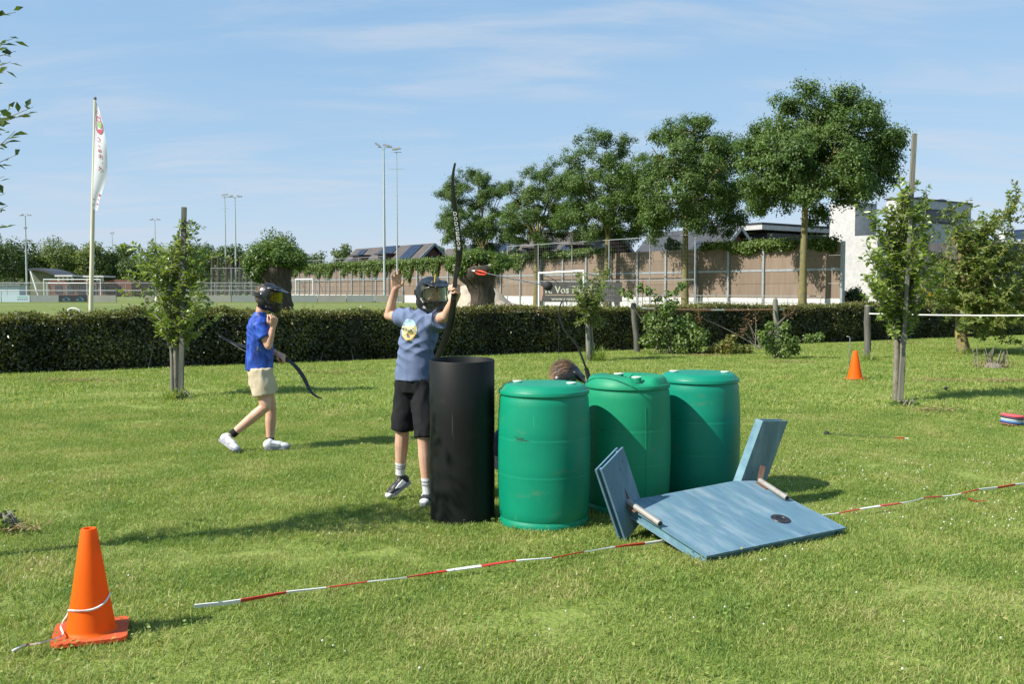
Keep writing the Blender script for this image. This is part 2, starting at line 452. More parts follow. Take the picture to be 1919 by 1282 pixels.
def scatter_object(name, pts, rot, scl, coll, label, cat):
    me = bpy.data.meshes.new(name); me.from_pydata([tuple(p) for p in pts], [], [])
    for an, arr in (('rz', rot), ('sc', scl)):
        at_ = me.attributes.new(an, 'FLOAT', 'POINT'); at_.data.foreach_set('value', np.asarray(arr, np.float32))
    ob = bpy.data.objects.new(name, me); COL.objects.link(ob)
    ng = bpy.data.node_groups.new(name + '_nodes', 'GeometryNodeTree')
    ng.interface.new_socket('Geometry', in_out='INPUT', socket_type='NodeSocketGeometry')
    ng.interface.new_socket('Geometry', in_out='OUTPUT', socket_type='NodeSocketGeometry')
    N, L = ng.nodes, ng.links
    gi, go = N.new('NodeGroupInput'), N.new('NodeGroupOutput')
    mp = N.new('GeometryNodeMeshToPoints'); ip = N.new('GeometryNodeInstanceOnPoints')
    ci = N.new('GeometryNodeCollectionInfo'); ci.inputs['Collection'].default_value = coll
    ci.inputs['Separate Children'].default_value = True; ci.inputs['Reset Children'].default_value = True
    a1 = N.new('GeometryNodeInputNamedAttribute'); a1.data_type = 'FLOAT'; a1.inputs['Name'].default_value = 'rz'
    a2 = N.new('GeometryNodeInputNamedAttribute'); a2.data_type = 'FLOAT'; a2.inputs['Name'].default_value = 'sc'
    cx = N.new('ShaderNodeCombineXYZ')
    L.new(gi.outputs[0], mp.inputs['Mesh']); L.new(mp.outputs[0], ip.inputs['Points'])
    L.new(ci.outputs[0], ip.inputs['Instance']); ip.inputs['Pick Instance'].default_value = True
    L.new(a1.outputs[0], cx.inputs['Z']); L.new(cx.outputs[0], ip.inputs['Rotation']); L.new(a2.outputs[0], ip.inputs['Scale'])
    L.new(ip.outputs[0], go.inputs[0])
    md = ob.modifiers.new('scatter', 'NODES'); md.node_group = ng
    return tag(ob, label, cat, kind='stuff')
def scatter_points(y0, y1, cell, seed, margin):
    r = np.random.default_rng(seed); out = []
    y = y0
    while y < y1:
        hw = 0.56 * y + margin; x = -hw
        while x < hw:
            px_, py_ = x + r.uniform(-.5, .5) * cell, y + r.uniform(-.5, .5) * cell
            if py_ < hedge_y(px_) - 0.1: out.append((px_, py_, 0))
            x += cell
        y += cell
    n = len(out); return np.array(out), r.uniform(0, 6.28, n), r.uniform(0.8, 1.2, n)
pts, ro, s_ = scatter_points(2.9, 12.5, 0.36, 1, 1.6)
scatter_object('lawn_grass', pts, ro, s_, PATCH, 'short green mown lawn grass in the foreground', 'grass')
pts, ro, s_ = scatter_points(12.3, 34.0, 0.85, 2, 2.0)
scatter_object('lawn_grass_beyond', pts, ro, s_, PATCH2, 'mown lawn grass further back towards the hedge', 'grass')
# white clover heads in the lawn
cr_ = np.random.default_rng(12); mb = MB(); M['clover'] = mk('clover_white', (0.50, 0.50, 0.42), (0.66, 0.64, 0.58), 60, 0.8)
for k in range(330):
    px_, py_ = (cr_.uniform(1380, 1960), cr_.uniform(860, 1000)) if k < 170 else (cr_.uniform(1300, 1960), cr_.uniform(700, 900)) if k < 250 else (cr_.uniform(-30, 1950), cr_.uniform(720, 1270))
    p = G(px_, py_); mb.sphere((p.x, p.y, cr_.uniform(0.025, 0.05)), cr_.uniform(0.003, 0.0062), 6, 4)
tag(mb.build('clover_flowers', 'clover', smooth=180), 'tiny white clover flowers dotted over the lawn', 'flowers', kind='stuff')
# worn bare patches: dry thatch lying flat in the turf
M['thatch'] = leafmat('dry_thatch', (0.22, 0.15, 0.075), (0.36, 0.28, 0.15), 0.1, 0.8, 3.0, 0.1)
def thatch(cx, cy, rx, ry, n, seed):
    r = np.random.default_rng(seed); a, q = r.uniform(0, 6.28, n), np.sqrt(r.uniform(0, 1, n)) * r.uniform(0.3, 1, n)
    return np.stack([cx + rx * q * np.cos(a), cy + ry * q * np.sin(a), r.uniform(0.018, 0.05, n)], 1)
TH = []
for (px_, py_, rx, ry, n) in ((1885, 716, 1.1, .35, 420), (1760, 715, .8, .25, 180), (1755, 772, .5, .22, 160), (1470, 680, .9, .3, 160), (1690, 645, 1.2, .3, 200), (1320, 668, 1.2, .35, 220),
                              (150, 715, 1.6, .35, 300), (620, 700, 1.2, .3, 160), (40, 1000, .22, .08, 60)):
    g_ = G(px_, py_); TH.append(thatch(g_.x, g_.y, rx, ry, int(n * 1.3), int(px_)))
TH = np.concatenate(TH); nn = rng.normal(0, .3, TH.shape); nn[:, 2] = 1
tag(leaf_object('dry_thatch', TH, nn, 0.07, 0.012, 'thatch'), 'straw coloured dry grass patches worn into the lawn', 'dry grass', kind='stuff')
# ================================================================ HEDGE
M['hedge_leaf'] = leafmat('hedge_leaf', (0.020, 0.028, 0.008), (0.280, 0.280, 0.085), 0.30, 0.34, 1.1, 0.7, extra=(0.62, (0.060, 0.074, 0.019)), namp=1.4)  # few pale leaves: sun flecks put into the leaf colours
M['hedge_tip'] = leafmat('hedge_tip', (0.105, 0.115, 0.025), (0.28, 0.19, 0.075), 0.35, 0.45, 1.2, 0.4, extra=(0.5, (0.19, 0.205, 0.05)))
M['hedge_light_block'] = mk('hedge_light_block', (0.012, 0.014, 0.007), (0.03, 0.028, 0.015), 5, 0.95, 0.5, 30)
hx0, hx1 = -14.0, 25.0
hd = Vector((1, HS, 0)).normalized(); hn = Vector((hd.y, -hd.x, 0))            # along the hedge; towards the camera
H0 = Vector((hx0, hedge_y(hx0), 0)); HL = (Vector((hx1, hedge_y(hx1), 0)) - H0).length
HH, HW = 1.10, 0.85
def hedge_wave(s, z): return 0.05 * math.sin(s * 1.7) + 0.05 * math.sin(s * 4.1 + z * 3) + 0.04 * noise.noise((s * 1.3, z * 2, 4))
hedge = thing('hedge', 'long clipped hornbeam hedge running across behind the lawn', 'hedge', H0)
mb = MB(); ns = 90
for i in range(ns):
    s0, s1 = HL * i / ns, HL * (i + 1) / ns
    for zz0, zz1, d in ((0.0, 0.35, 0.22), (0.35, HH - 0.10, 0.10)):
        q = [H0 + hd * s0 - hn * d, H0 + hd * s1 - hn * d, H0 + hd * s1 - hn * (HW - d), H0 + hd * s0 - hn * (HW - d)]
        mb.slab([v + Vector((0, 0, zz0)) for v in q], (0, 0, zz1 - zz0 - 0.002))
mb.build('hedge_light_block', 'hedge_light_block', hedge)  # dark solid box added inside the foliage to block light
def hedge_pts(n, seed):
    r = np.random.default_rng(seed)
    s = r.uniform(0, HL, n); face = r.uniform(0, 1, n); z = np.empty(n); d = np.empty(n); N_ = np.empty((n, 3))
    hnv, hdv = np.array(hn), np.array(hd)
    wv = np.array([0.05 * math.sin(a * 1.7) + 0.09 * noise.noise((a * 1.4, 0.3, 4)) + .04 * noise.noise((a * 4.1, 5.3, 4)) for a in s])
    top = HH + 0.035 * np.sin(s * 0.9) + np.array([0.08 * noise.noise((a * 1.9, 9.1, 0)) + .05 * noise.noise((a * 5.3, 2.1, 0)) for a in s])
    fr = face < 0.60; tp = (face >= 0.60) & (face < 0.88); bk = face >= 0.88
    zz = r.uniform(0.0, 1.0, n) ** 0.85
    z[fr | bk] = (zz * top)[fr | bk]
    inner = np.abs(r.normal(0, 0.07, n))
    low = np.clip(0.4 - z, 0, 0.4) * 0.35
    d[fr] = (inner + wv + low)[fr]; d[bk] = (HW - inner - wv)[bk]
    z[tp] = (top - np.abs(r.normal(0, 0.05, n)))[tp] + np.abs(r.normal(0, 0.025, n))[tp]; d[tp] = (r.uniform(0, HW, n))[tp]
    z = np.where(r.uniform(0, 1, n) < 0.012, z + np.abs(r.normal(0, .07, n)), z); d = np.where(fr & (r.uniform(0, 1, n) < .03), d - np.abs(r.normal(0, .06, n)), d)
    N_[:] = r.normal(0, 0.75, (n, 3))
    N_[fr] += hnv * 0.8; N_[bk] -= hnv * 0.8; N_[tp] += np.array([0, 0, 0.9]); N_[:, 2] += 0.35
    Pn = np.array(H0)[None] + hdv[None] * s[:, None] - hnv[None] * d[:, None]; Pn[:, 2] += z
    return Pn, N_, z, top
Pn, N_, z_, top_ = hedge_pts(170000, 5)
tipm = (z_ > top_ - 0.16) & (rng.uniform(0, 1, len(z_)) < 0.75)
leaf_object('foliage', Pn[~tipm], N_[~tipm], 0.066, 0.046, 'hedge_leaf', hedge)
leaf_object('new_growth', Pn[tipm], N_[tipm], 0.052, 0.034, 'hedge_tip', hedge)
mb = MB()
for k in range(110):
    s = HL * (k + random.uniform(-.3, .3)) / 110; b0 = H0 + hd * s - hn * random.uniform(.1, .35)
    mb.tube([b0, b0 + Vector((random.uniform(-.1, .1), random.uniform(-.05, .05), .35)), b0 + Vector((random.uniform(-.2, .2), random.uniform(-.05, .05), .8))], [.012, .009, .004], 5)
mb.build('stems', 'bark_grey', hedge)
sp_, sn_ = [], []; mb = MB()                                     # stray shoots above the cut
for k in range(190):
    s = random.uniform(0, HL); d = random.uniform(.05, HW - .1); b0 = H0 + hd * s - hn * d + Vector((0, 0, HH - .05)); h = random.uniform(.06, .24); e = b0 + Vector((random.gauss(0, .05), random.gauss(0, .05), h)); mb.tube([b0, e], [.003, .0015], 4)
    for q in range(int(h / .022)): sp_.append(tuple(b0.lerp(e, (q + 1) / (h / .022)) + Vector((random.gauss(0, .012), random.gauss(0, .012), 0)))); sn_.append((random.gauss(0, .6), random.gauss(0, .6) - .3, .8))
mb.build('twigs', 'bark_grey', hedge); leaf_object('stray_leaves', np.array(sp_), np.array(sn_), .05, .03, 'hedge_tip', hedge)

# ================================================================ NOISE BARRIER with bays of brown panels
WA, WB = Vector((23.9, 69.6, 0)), Vector((-35.0, 150.6, 0))
wd_ = (WB - WA).normalized(); wnrm = Vector((-wd_.y, wd_.x, 0)) * -1
if wnrm.y > 0: wnrm = -wnrm                                                       # towards the field
M['panel_brown'] = [mk('panel_brown_%d' % k, c, tuple(x * 0.82 for x in c), 0.9, 0.9, 0.5, 9, stretch=(4, 4, .5)) for k, c in enumerate([(0.215, 0.158, 0.115), (0.20, 0.147, 0.107), (0.228, 0.168, 0.124)])]
wall = thing('noise_barrier', 'tall brown panel noise barrier behind the field with grey steel posts', 'wall', WA)
BAY = 3.55; nb = int((WB - WA).length / BAY); rowh = [(0.95, 2.05), (2.07, 3.0), (3.18, 4.1), (4.12, 5.0)]
for i in range(nb):
    a, b = WA + wd_ * (BAY * i + 0.10), WA + wd_ * (BAY * (i + 1) - 0.10)
    for j, (z0, z1) in enumerate(rowh):
        mb = MB(); mb.slab([a + Vector((0, 0, z0)), b + Vector((0, 0, z0)), b + Vector((0, 0, z1)), a + Vector((0, 0, z1))], -wnrm * 0.12)
        mb.build('panel', M['panel_brown'][(i * 2 + j * 3 + (i * j) % 2) % 3], wall)
    mb = MB(); mb.slab([a + Vector((0, 0, 3.005)) + wnrm * .03, b + Vector((0, 0, 3.005)) + wnrm * .03, b + Vector((0, 0, 3.175)) + wnrm * .03, a + Vector((0, 0, 3.175)) + wnrm * .03], -wnrm * 0.13); mb.build('beam', 'galv', wall)
    mb = MB(); mb.slab([a + wnrm * .04, b + wnrm * .04, b + Vector((0, 0, .94)) + wnrm * .04, a + Vector((0, 0, .94)) + wnrm * .04], -wnrm * 0.16); mb.build('plinth', 'concrete', wall)
for i in range(nb + 1):
    c = WA + wd_ * BAY * i; mb = MB()
    rot = Matrix.Rotation(math.atan2(wd_.y, wd_.x), 3, 'Z')
    mb.box(c + Vector((0, 0, 2.55)), (0.19, 0.30, 5.1), rot); mb.build('post', 'galv', wall)
def on_wall(px):
    k = (px - 959.5) / FPX
    t = (WA.x - k * WA.y) / (k * (WB - WA).y - (WB - WA).x); return WA + (WB - WA) * t
# ivy cascading over the top of the barrier
M['ivy_leaf'] = leafmat('ivy_leaf', (0.055, 0.105, 0.018), (0.155, 0.215, 0.045), 0.3, 0.4, 0.5, 0.4)
def ivy(px0, px1, drop, seed, label, dens=1.0, thick=0.35, back=False):
    r = np.random.default_rng(seed); a, b = on_wall(px0), on_wall(px1); L_ = (b - a).length
    n = int(L_ * 700 * dens); s = r.uniform(0, L_, n)
    dl = np.array([drop * max(0.08, 0.42 + 0.85 * noise.noise((q * 0.33, seed, 0)) + 0.5 * noise.noise((q * 1.1, seed + 7, 0))) for q in s])
    z = 5.08 + 0.35 * np.abs(r.normal(0, 0.6, n)) - r.uniform(0, 1, n) ** 1.2 * dl
    off = np.abs(r.normal(0.12, thick * 0.6, n)) * np.where(z > 4.9, 1.3, 0.75)
    sgn = np.where((z > 4.9) & (r.uniform(0, 1, n) < 0.45), -1, 1)
    Pn = np.array(a)[None] + np.array((b - a) / L_)[None] * s[:, None] + np.array(wnrm)[None] * (off * sgn)[:, None]; Pn[:, 2] = z
    N_ = r.normal(0, 0.55, (n, 3)) + np.array(wnrm) * 0.8; N_[:, 2] += 0.5
    t = thing('ivy', label, 'ivy', a, 'ivy on the noise barrier')
    leaf_object('foliage', Pn, N_, 0.19, 0.16, 'ivy_leaf', t, r=r)
    mb = MB()
    for k in range(max(4, int(L_ * 1.2))):
        q = r.uniform(0, L_); p = a + (b - a) * (q / L_) + wnrm * 0.06
        mb.tube([p + Vector((0, 0, 5.1)), p + Vector((r.uniform(-.3, .3), 0, 5.0 - drop * .4)), p + Vector((r.uniform(-.4, .4), 0, 5.0 - drop * r.uniform(.5, 1.1)))], [.02, .014, .006], 4)
    mb.build('vines', 'bark_grey', t)
ivy(545, 705, 2.6, 3, 'thick ivy hanging over the barrier behind the small goal')
ivy(690, 870, 3.0, 11, 'thick ivy hanging over the barrier behind the archer')
ivy(925, 1010, 1.6, 17, 'ivy tuft on the barrier top right of the flared willow', 0.8)
ivy(1012, 1110, 0.9, 23, 'thin ivy fringe on the barrier above the white goal', 0.7)
ivy(1118, 1150, 0.6, 29, 'small ivy fringe on the barrier just left of the third tall tree', 0.6)
ivy(1318, 1492, 1.0, 31, 'ivy trailing along the barrier top left of the tallest tree', 0.9)
ivy(1516, 1566, 1.3, 37, 'round ivy clump on the right end of the barrier', 1.0)

# ================================================================ PITCH-SIDE BOARDS (left) and fences
M['board_grey'] = [mk('board_grey_%d' % k, c, tuple(x * .85 for x in c), .5, .7) for k, c in enumerate([(0.25, 0.25, 0.20), (0.27, 0.275, 0.235), (0.22, 0.25, 0.235)])]
M['board_black'] = mk('board_black', (0.015, 0.018, 0.02)); M['board_blue'] = mk('board_pale_blue', (0.42, 0.52, 0.56))
M['logo_blue'] = mk('logo_blue', (0.08, 0.25, 0.34)); M['text_green'] = mk('text_green', (0.10, 0.33, 0.20)); M['text_grey'] = mk('text_grey', (0.16, 0.2, 0.24))
BY = 121.0; BX0, BL_ = -67.9, 3.62
pf = thing('perimeter_fence', 'low pitch perimeter fence of grey boards with a tube rail', 'fence', (BX0, BY, 0))
def pxX(px, Y): return (px - 959.5) / FPX * Y
nbd = 17
for i in range(nbd):
    x0, x1 = BX0 + BL_ * i, BX0 + BL_ * (i + 1); mid = 0.5 * (x0 + x1) * FPX / BY + 959.5
    m_ = M['board_grey'][i % 3] if i < 8 else M['board_grey'][2 if i % 2 else 1]
    if 200 < mid < 255:
        mb = MB(); mb.bar((x0 + .05, BY, .5), (x1 - .05, BY, .5), .04, .05); mb.build('rail', 'galv', pf); continue
    blk, blu = 88 < mid < 145, mid < 34
    mb = MB(); mb.box(((x0 + x1) / 2, BY, 0.50), (BL_ - 0.10, 0.04, 0.86)); bd = mb.build('board', M['board_black'] if blk else M['board_blue'] if blu else m_, pf)
    if blk:
        mb = MB()
        for cx in (x0 + BL_ * .26, x0 + BL_ * .74):
            for q in range(3):
                w_ = .55 - .13 * q; mb.slab([(cx - w_, BY - .03, .32 + .02 * q), (cx - w_ * .3, BY - .03, .62 + .04 * q), (cx + w_ * .05, BY - .03, .50 + .05 * q), (cx + w_ * .3, BY - .03, .70 + .03 * q), (cx + w_, BY - .03, .32 + .02 * q), (cx + w_ * .82, BY - .03, .32 + .02 * q), (cx + w_ * .28, BY - .03, .60), (cx, BY - .03, .44), (cx - w_ * .3, BY - .03, .54), (cx - w_ * .82, BY - .03, .32)], (0, .006 - .002 * q, 0))
            mb.box((cx, BY - .026, .22), (.95, .008, .035))
        mb.build('emblem', 'logo_blue', bd)
    if blu:
        mb = MB(); mb.box((x1 - .9, BY - .026, .72), (1.3, .008, .08)); mb.build('green_print', 'text_green', bd)
        mb = MB()
        for q in range(5): mb.box((x1 - 1.5 + q * .28, BY - .026, .42), (.2, .008, .16))
        mb.build('grey_print', 'text_grey', bd)
for i in range(nbd + 1):
    mb = MB(); mb.tube([(BX0 + BL_ * i, BY + .06, 0), (BX0 + BL_ * i, BY + .06, 1.45)], .03, 6); mb.build('post', 'steel_dark', pf)
mb = MB(); mb.tube([(BX0, BY + .06, 1.45), (BX0 + BL_ * nbd, BY + .06, 1.45)], .03, 6); mb.build('rail', 'steel_dark', pf)

def net_panel(mb, a, b, z0, z1, step, w):
    """mesh of thin wires between two posts"""
    a, b = Vector(a), Vector(b); L_ = (b - a).length; d = (b - a) / L_; n = max(1, int(L_ / step)); m = max(1, int((z1 - z0) / step))
    for i in range(1, n):
        p = a + d * (L_ * i / n); mb.add([p + d * -w + Vector((0, 0, z0)), p + d * w + Vector((0, 0, z0)), p + d * w + Vector((0, 0, z1)), p + d * -w + Vector((0, 0, z1))], [(0, 1, 2, 3)])
    for j in range(m + 1):
        z = z0 + (z1 - z0) * j / m; mb.add([a + Vector((0, 0, z - w)), b + Vector((0, 0, z - w)), b + Vector((0, 0, z + w)), a + Vector((0, 0, z + w))], [(0, 1, 2, 3)])
def mesh_fence(name, label, pts, h, z0, mat, netmat, rails, step, w, pr=0.045, net_h=None):
    t = thing(name, label, 'fence', pts[0])
    for p in pts:
        mb = MB(); mb.tube([Vector(p) + Vector((0, 0, z0)), Vector(p) + Vector((0, 0, z0 + h))], pr, 6); mb.build('post', mat, t)
    for a, b in zip(pts[:-1], pts[1:]):
        mb = MB(); net_panel(mb, a, b, z0 + .05, z0 + (net_h or h), step, w); mb.build('net', netmat, t)
    for rz in rails:
        mb = MB()
        for a, b in zip(pts[:-1], pts[1:]): mb.tube([Vector(a) + Vector((0, 0, z0 + rz)), Vector(b) + Vector((0, 0, z0 + rz))], .035, 5, False)
        mb.build('rail', mat, t)
    return t
fdir = Vector((wd_.x, wd_.y, 0))
fA = P(720, 480, 125); fA.z = 0
mesh_fence('ball_catch_fence', 'tall grey ball catch fence left of the two floodlight masts', [fA + fdir * (3.6 * i) for i in range(11)], 6.0, 0, 'galv', 'galv', (5.97, 2.9), .28, .0022, .05)
fB = P(1303, 440, 76.5); fB.z = 0
mesh_fence('ball_catch_fence', 'tall grey ball catch fence in front of the tall trees', [fB + fdir * (5.1 * i) for i in range(6)], 6.0, 0, 'galv', 'galv', (5.97, 2.4), .30, .0015, .05)
mesh_fence('mesh_fence', 'grey wire mesh fence behind the boards at far left', [(-84 + 4.2 * i, 136, 0) for i in range(14)], 2.2, .45, 'galv', 'galv', (2.15, 1.1), .16, .005, .04)
fC = P(455, 500, 150); fC.z = 0
mesh_fence('mesh_fence', 'wire mesh fence in front of trunks left of the round willow', [Vector((-47.5 + 3.2 * i, 152 , 0)) for i in range(5)], 4.9, .2, 'galv', 'galv', (4.85, 2.0), .2, .004, .05)
fD = P(1300, 560, 72); fD.z = 0
mesh_fence('tube_railing', 'low grey tube railing in front of the barrier plinth', [Vector((WA.x, WA.y, 0)) + wnrm * 1.4 + fdir * (2.9 * i + .8) for i in range(11)], 1.15, 0, 'galv', 'galv', (1.12, .6), 1.4, .004, .03)

# ================================================================ GOALS
def goal(label, a, b, h, depth, r, z0=0.0, back=None):
    a, b = Vector((a[0], a[1], z0)), Vector((b[0], b[1], z0)); t = thing('football_goal', label, 'goal', a)
    for p in (a, b):
        mb = MB(); mb.tube([p, p + Vector((0, 0, h - r))], r, 8); mb.build('post', 'white_paint', t)
    d = (b - a).normalized(); mb = MB(); mb.tube([a - d * r + Vector((0, 0, h)), b + d * r + Vector((0, 0, h))], r, 8); mb.build('crossbar', 'white_paint', t)
    n = back or Vector((-d.y, d.x, 0))
    for p in (a, b):
        mb = MB(); mb.tube(bez(p + Vector((0, 0, h - .15)), p + n * depth * .8 + Vector((0, 0, h - .1)), p + n * depth + Vector((0, 0, .7)), 6), .025, 5); mb.build('net_stanchion', 'steel_dark', t)
    mb = MB(); net_panel(mb, a + n * depth, b + n * depth, .05, h * .8, .24, .004); mb.build('net', 'galv', t)
    return t
g1, g2 = P(1010, 511, 56), P(1094, 509, 49.5)
goal('white football goal in front of the electrician banner', (g1.x, g1.y), (g2.x, g2.y), 2.55, 1.8, .055, back=Vector((.94, .34, 0)))
g1, g2 = P(554, 524, 128), P(586, 524, 124)
goal('small white goal beside the round pollard willow', (g1.x, g1.y), (g2.x, g2.y), 2.55, 1.4, .07, .45)
g1, g2 = P(82, 524, 125), P(188, 524, 125)
goal('wide grey white goal behind the boards at far left', (g1.x, g1.y), (g2.x, g2.y), 2.5, 1.8, .06, .45)
g1, g2 = P(88, 531, 129), P(163, 531, 129)
goal('smaller goal standing behind the wide far goal', (g1.x, g1.y), (g2.x, g2.y), 2.05, 1.2, .05, .45)

# banner behind the right goal
M['banner'] = mk('banner_grey', (0.085, 0.08, 0.075), (0.105, 0.10, 0.09), 3, .7); M['banner_text'] = mk('banner_text', (0.62, 0.60, 0.48)); M['banner_pink'] = mk('banner_pink', (0.55, 0.33, 0.25)); M['banner_line'] = mk('banner_line', (0.50, 0.36, 0.26))
bY = 80.0; b0, b1 = P(1012, 529, bY), P(1166, 529, bY); bz0 = P(1012, 566, bY).z
ban = thing('advertising_banner', 'dark grey electrician advertising banner with cream lettering behind goal', 'banner', (b0.x, bY, 0))
mb = MB(); mb.box(((b0.x + b1.x) / 2, bY, (b0.z + bz0) / 2), (b1.x - b0.x, .05, b0.z - bz0)); mb.build('sheet', 'banner', ban)
q = [P(1012, 534, bY - .03), P(1017, 534, bY - .03), P(1018, 550, bY - .03), P(1014, 565, bY - .03), P(1012, 562, bY - .03)]
mb = MB(); mb.slab(q, (0, .004, 0)); mb.build('pink_wedge', 'banner_pink', ban)
def wall_text(txt, px0, px1, pyc, ph, Y, mat, parent, name='lettering', bold=0.0):
    me = text_mesh(txt, 1.0, bold=bold); co = np.array([v.co[:] for v in me.vertices]); lo, hi = co.min(0), co.max(0)
    a, b = P(px0, pyc, Y), P(px1, pyc, Y); ht = ph * Y / FPX
    co = (co - (lo + hi) / 2) / np.maximum(hi - lo, 1e-6)
    W_ = np.stack([(a.x + b.x) / 2 + co[:, 0] * (b.x - a.x), np.full(len(co), Y), a.z + co[:, 1] * ht], 1)
    me.vertices.foreach_set('co', W_.astype(np.float32).ravel()); me.update()
    return link_mesh(me, name, mat, parent)
wall_text('R. Vos Elektro', 1022, 1122, 543, 14, bY - .035, 'banner_text', ban, bold=.02)
wall_text('www.rvoselektro.nl', 1033, 1110, 560, 6, bY - .035, 'banner_text', ban, 'web_address', .02)
mb = MB(); a, b = P(1022, 553, bY - .03), P(1122, 553, bY - .03); mb.box(((a.x + b.x) / 2, bY - .03, a.z), (b.x - a.x, .006, .07)); mb.build('underline', 'banner_line', ban)
for px_ in (1020, 1090, 1160):
    p = P(px_, 560, bY + .06); mb = MB(); mb.tube([(p.x, bY + .06, 0), (p.x, bY + .06, b0.z)], .03, 5); mb.build('post', 'steel_dark', ban)

# ================================================================ FLOODLIGHT MASTS
M['mast'] = mk('mast_grey', (0.36, 0.42, 0.42), (0.44, 0.48, 0.47), 1, .5, metal=.2); M['lamp_dark'] = mk('lamp_housing', (0.22, 0.23, 0.24), (0.3, 0.3, 0.3), 2, .4); M['lamp_glass'] = mk('lamp_glass', (0.55, 0.58, 0.6), None, rough=.15)
def mast(px, top, Y, label, kind, thick=.14):
    tp = P(px, top, Y); t = thing('floodlight_mast', label, 'floodlight', (tp.x, Y, 0), 'floodlight masts round the pitches')
    h = tp.z; mb = MB(); mb.tube([(tp.x, Y, 0), (tp.x, Y, h * .45), (tp.x, Y, h)], [thick, thick * .8, thick * .45], 8); mb.build('pole', 'mast', t, smooth=60)
    mb = MB()
    for k in range(int(h / .55)): mb.box((tp.x, Y, 2.5 + k * .55), (.5 if k % 2 else .3, .02, .02))
    if h > 8: mb.build('rungs', 'mast', t)
    def lamp(dx, dz, tilt, sx=1.0):
        m2 = Matrix.Rotation(tilt, 3, 'Y'); c = Vector((tp.x + dx, Y, h + dz))
        mb = MB(); mb.box(c, (.85 * sx, .55, .20), m2, .8); L_ = mb.build('lamp', 'lamp_dark', t)
        mb = MB(); mb.box(c + m2 @ Vector((0, 0, -.115)), (.74 * sx, .45, .02), m2); mb.build('glass', 'lamp_glass', L_)
    w_ = 1.5 if kind != 2 else 1.0
    mb = MB(); mb.bar((tp.x - w_ * .6, Y, h), (tp.x + w_ * .6, Y, h), .07, .07); mb.build('crossarm', 'mast', t)
    if kind == 1:
        lamp(-.75, .35, R(35)); lamp(.35, .30, R(15)); lamp(.85, .15, R(25), .6)
    elif kind == 2:
        lamp(0, .45, R(-8), 1.3)
        mb = MB(); mb.bar((tp.x - .9, Y, h - 2.0), (tp.x + .9, Y, h - 2.0), .06, .06); mb.build('crossarm', 'mast', t)
    else:
        lamp(-.8, .18, R(-14)); lamp(.8, .18, R(14))
    return t
mast(719, 276, 124, 'tall floodlight mast with three lamps behind the raised hand', 1, .20)
mast(743, 285, 117, 'thinner floodlight mast with one lamp above the raised hand', 2, .11)
mast(421, 369, 168, 'left one of the pair of slim floodlight masts left of the round willow', 2, .15)
mast(440, 369, 166, 'right one of the pair of slim floodlight masts left of the round willow', 0, .17)
mast(290, 412, 215, 'slim far floodlight mast just left of the staked fruit tree', 0, .16)
mast(210, 439, 250, 'small far floodlight mast between the flag pole and the fruit tree', 2, .14)
tall = mast(47, 404, 200, 'grey mast with antennas at far left above the tree line', 0, .24)
mb = MB(); h = tall.location
for dz, w_ in ((14.5, .5), (11.9, .8), (11.0, .6)): mb.box((h.x, 200, dz), (w_, .4, .35))
mb.build('antenna', 'lamp_dark', tall)
# lattice pylon far behind the trees
py_ = thing('power_pylon', 'distant lattice power pylon peeking over the far trees', 'pylon', P(98, 500, 420))
mb = MB(); c = P(98, 500, 420); top = P(98, 446, 420).z
for sx in (-1, 1): mb.bar((c.x + sx * 3.2, 420, 0), (c.x + sx * .5, 420, top), .28, .28); mb.bar((c.x + sx * .9, 420, top - 6), (c.x + sx * .9, 420, top), .3, .3)
for k in range(9): z = 3 + k * (top - 9) / 9; w_ = 3.2 - 2.6 * z / top; mb.bar((c.x - w_, 420, z), (c.x + w_ * .9, 420, z + (top - 9) / 9), .18, .18); mb.bar((c.x + w_, 420, z), (c.x - w_ * .9, 420, z + (top - 9) / 9), .18, .18)
mb.build('lattice', 'galv', py_)
mb = MB(); z = P(98, 456, 420).z; mb.bar((c.x - 9, 420, z), (c.x + 9, 420, z + .3), .3, .35); mb.bar((c.x - 6, 420, z + .9), (c.x + 6, 420, z + .9), .2, .2); mb.build('crossarm', 'galv', py_)

# ================================================================ HOUSES
M['roof_tile'] = mk('roof_tile', (0.066, 0.054, 0.048), (0.095, 0.08, 0.07), 1.2, .7, .4, 18); M['roof_dark'] = mk('roof_dark', (0.035, 0.037, 0.045), (0.06, 0.062, 0.07), 1.2, .6, .4, 18)
M['brick_red'] = mk('brick_red', (0.135, 0.060, 0.045), (0.19, 0.085, 0.06), 3, .85, .4, 16); M['brick_white'] = mk('white_brick', (0.42, 0.42, 0.40), (0.52, 0.51, 0.49), 2.5, .8, .4, 20)
M['solar'] = mk('solar_panel', (0.010, 0.016, 0.036), (0.022, 0.032, 0.06), 3, .3); M['window_glass'] = mk('window_glass', (0.02, 0.024, 0.03), (0.05, 0.06, 0.07), .7, .25, spec=.3); M['frame_dark'] = mk('frame_dark', (0.03, 0.032, 0.036)); M['plaster_dark'] = mk('dark_cladding', (0.05, 0.048, 0.052), (0.075, 0.072, 0.075), 2, .7)
U, V_ = fdir.copy(), Vector((-fdir.y, fdir.x, 0))       # along the ridge (to the left, away); V_ across
if V_.y < 0: V_ = -V_                                      # V_: away-left side... toward the back
V_ = Vector((fdir.y, -fdir.x, 0))                          # right-hand side / away
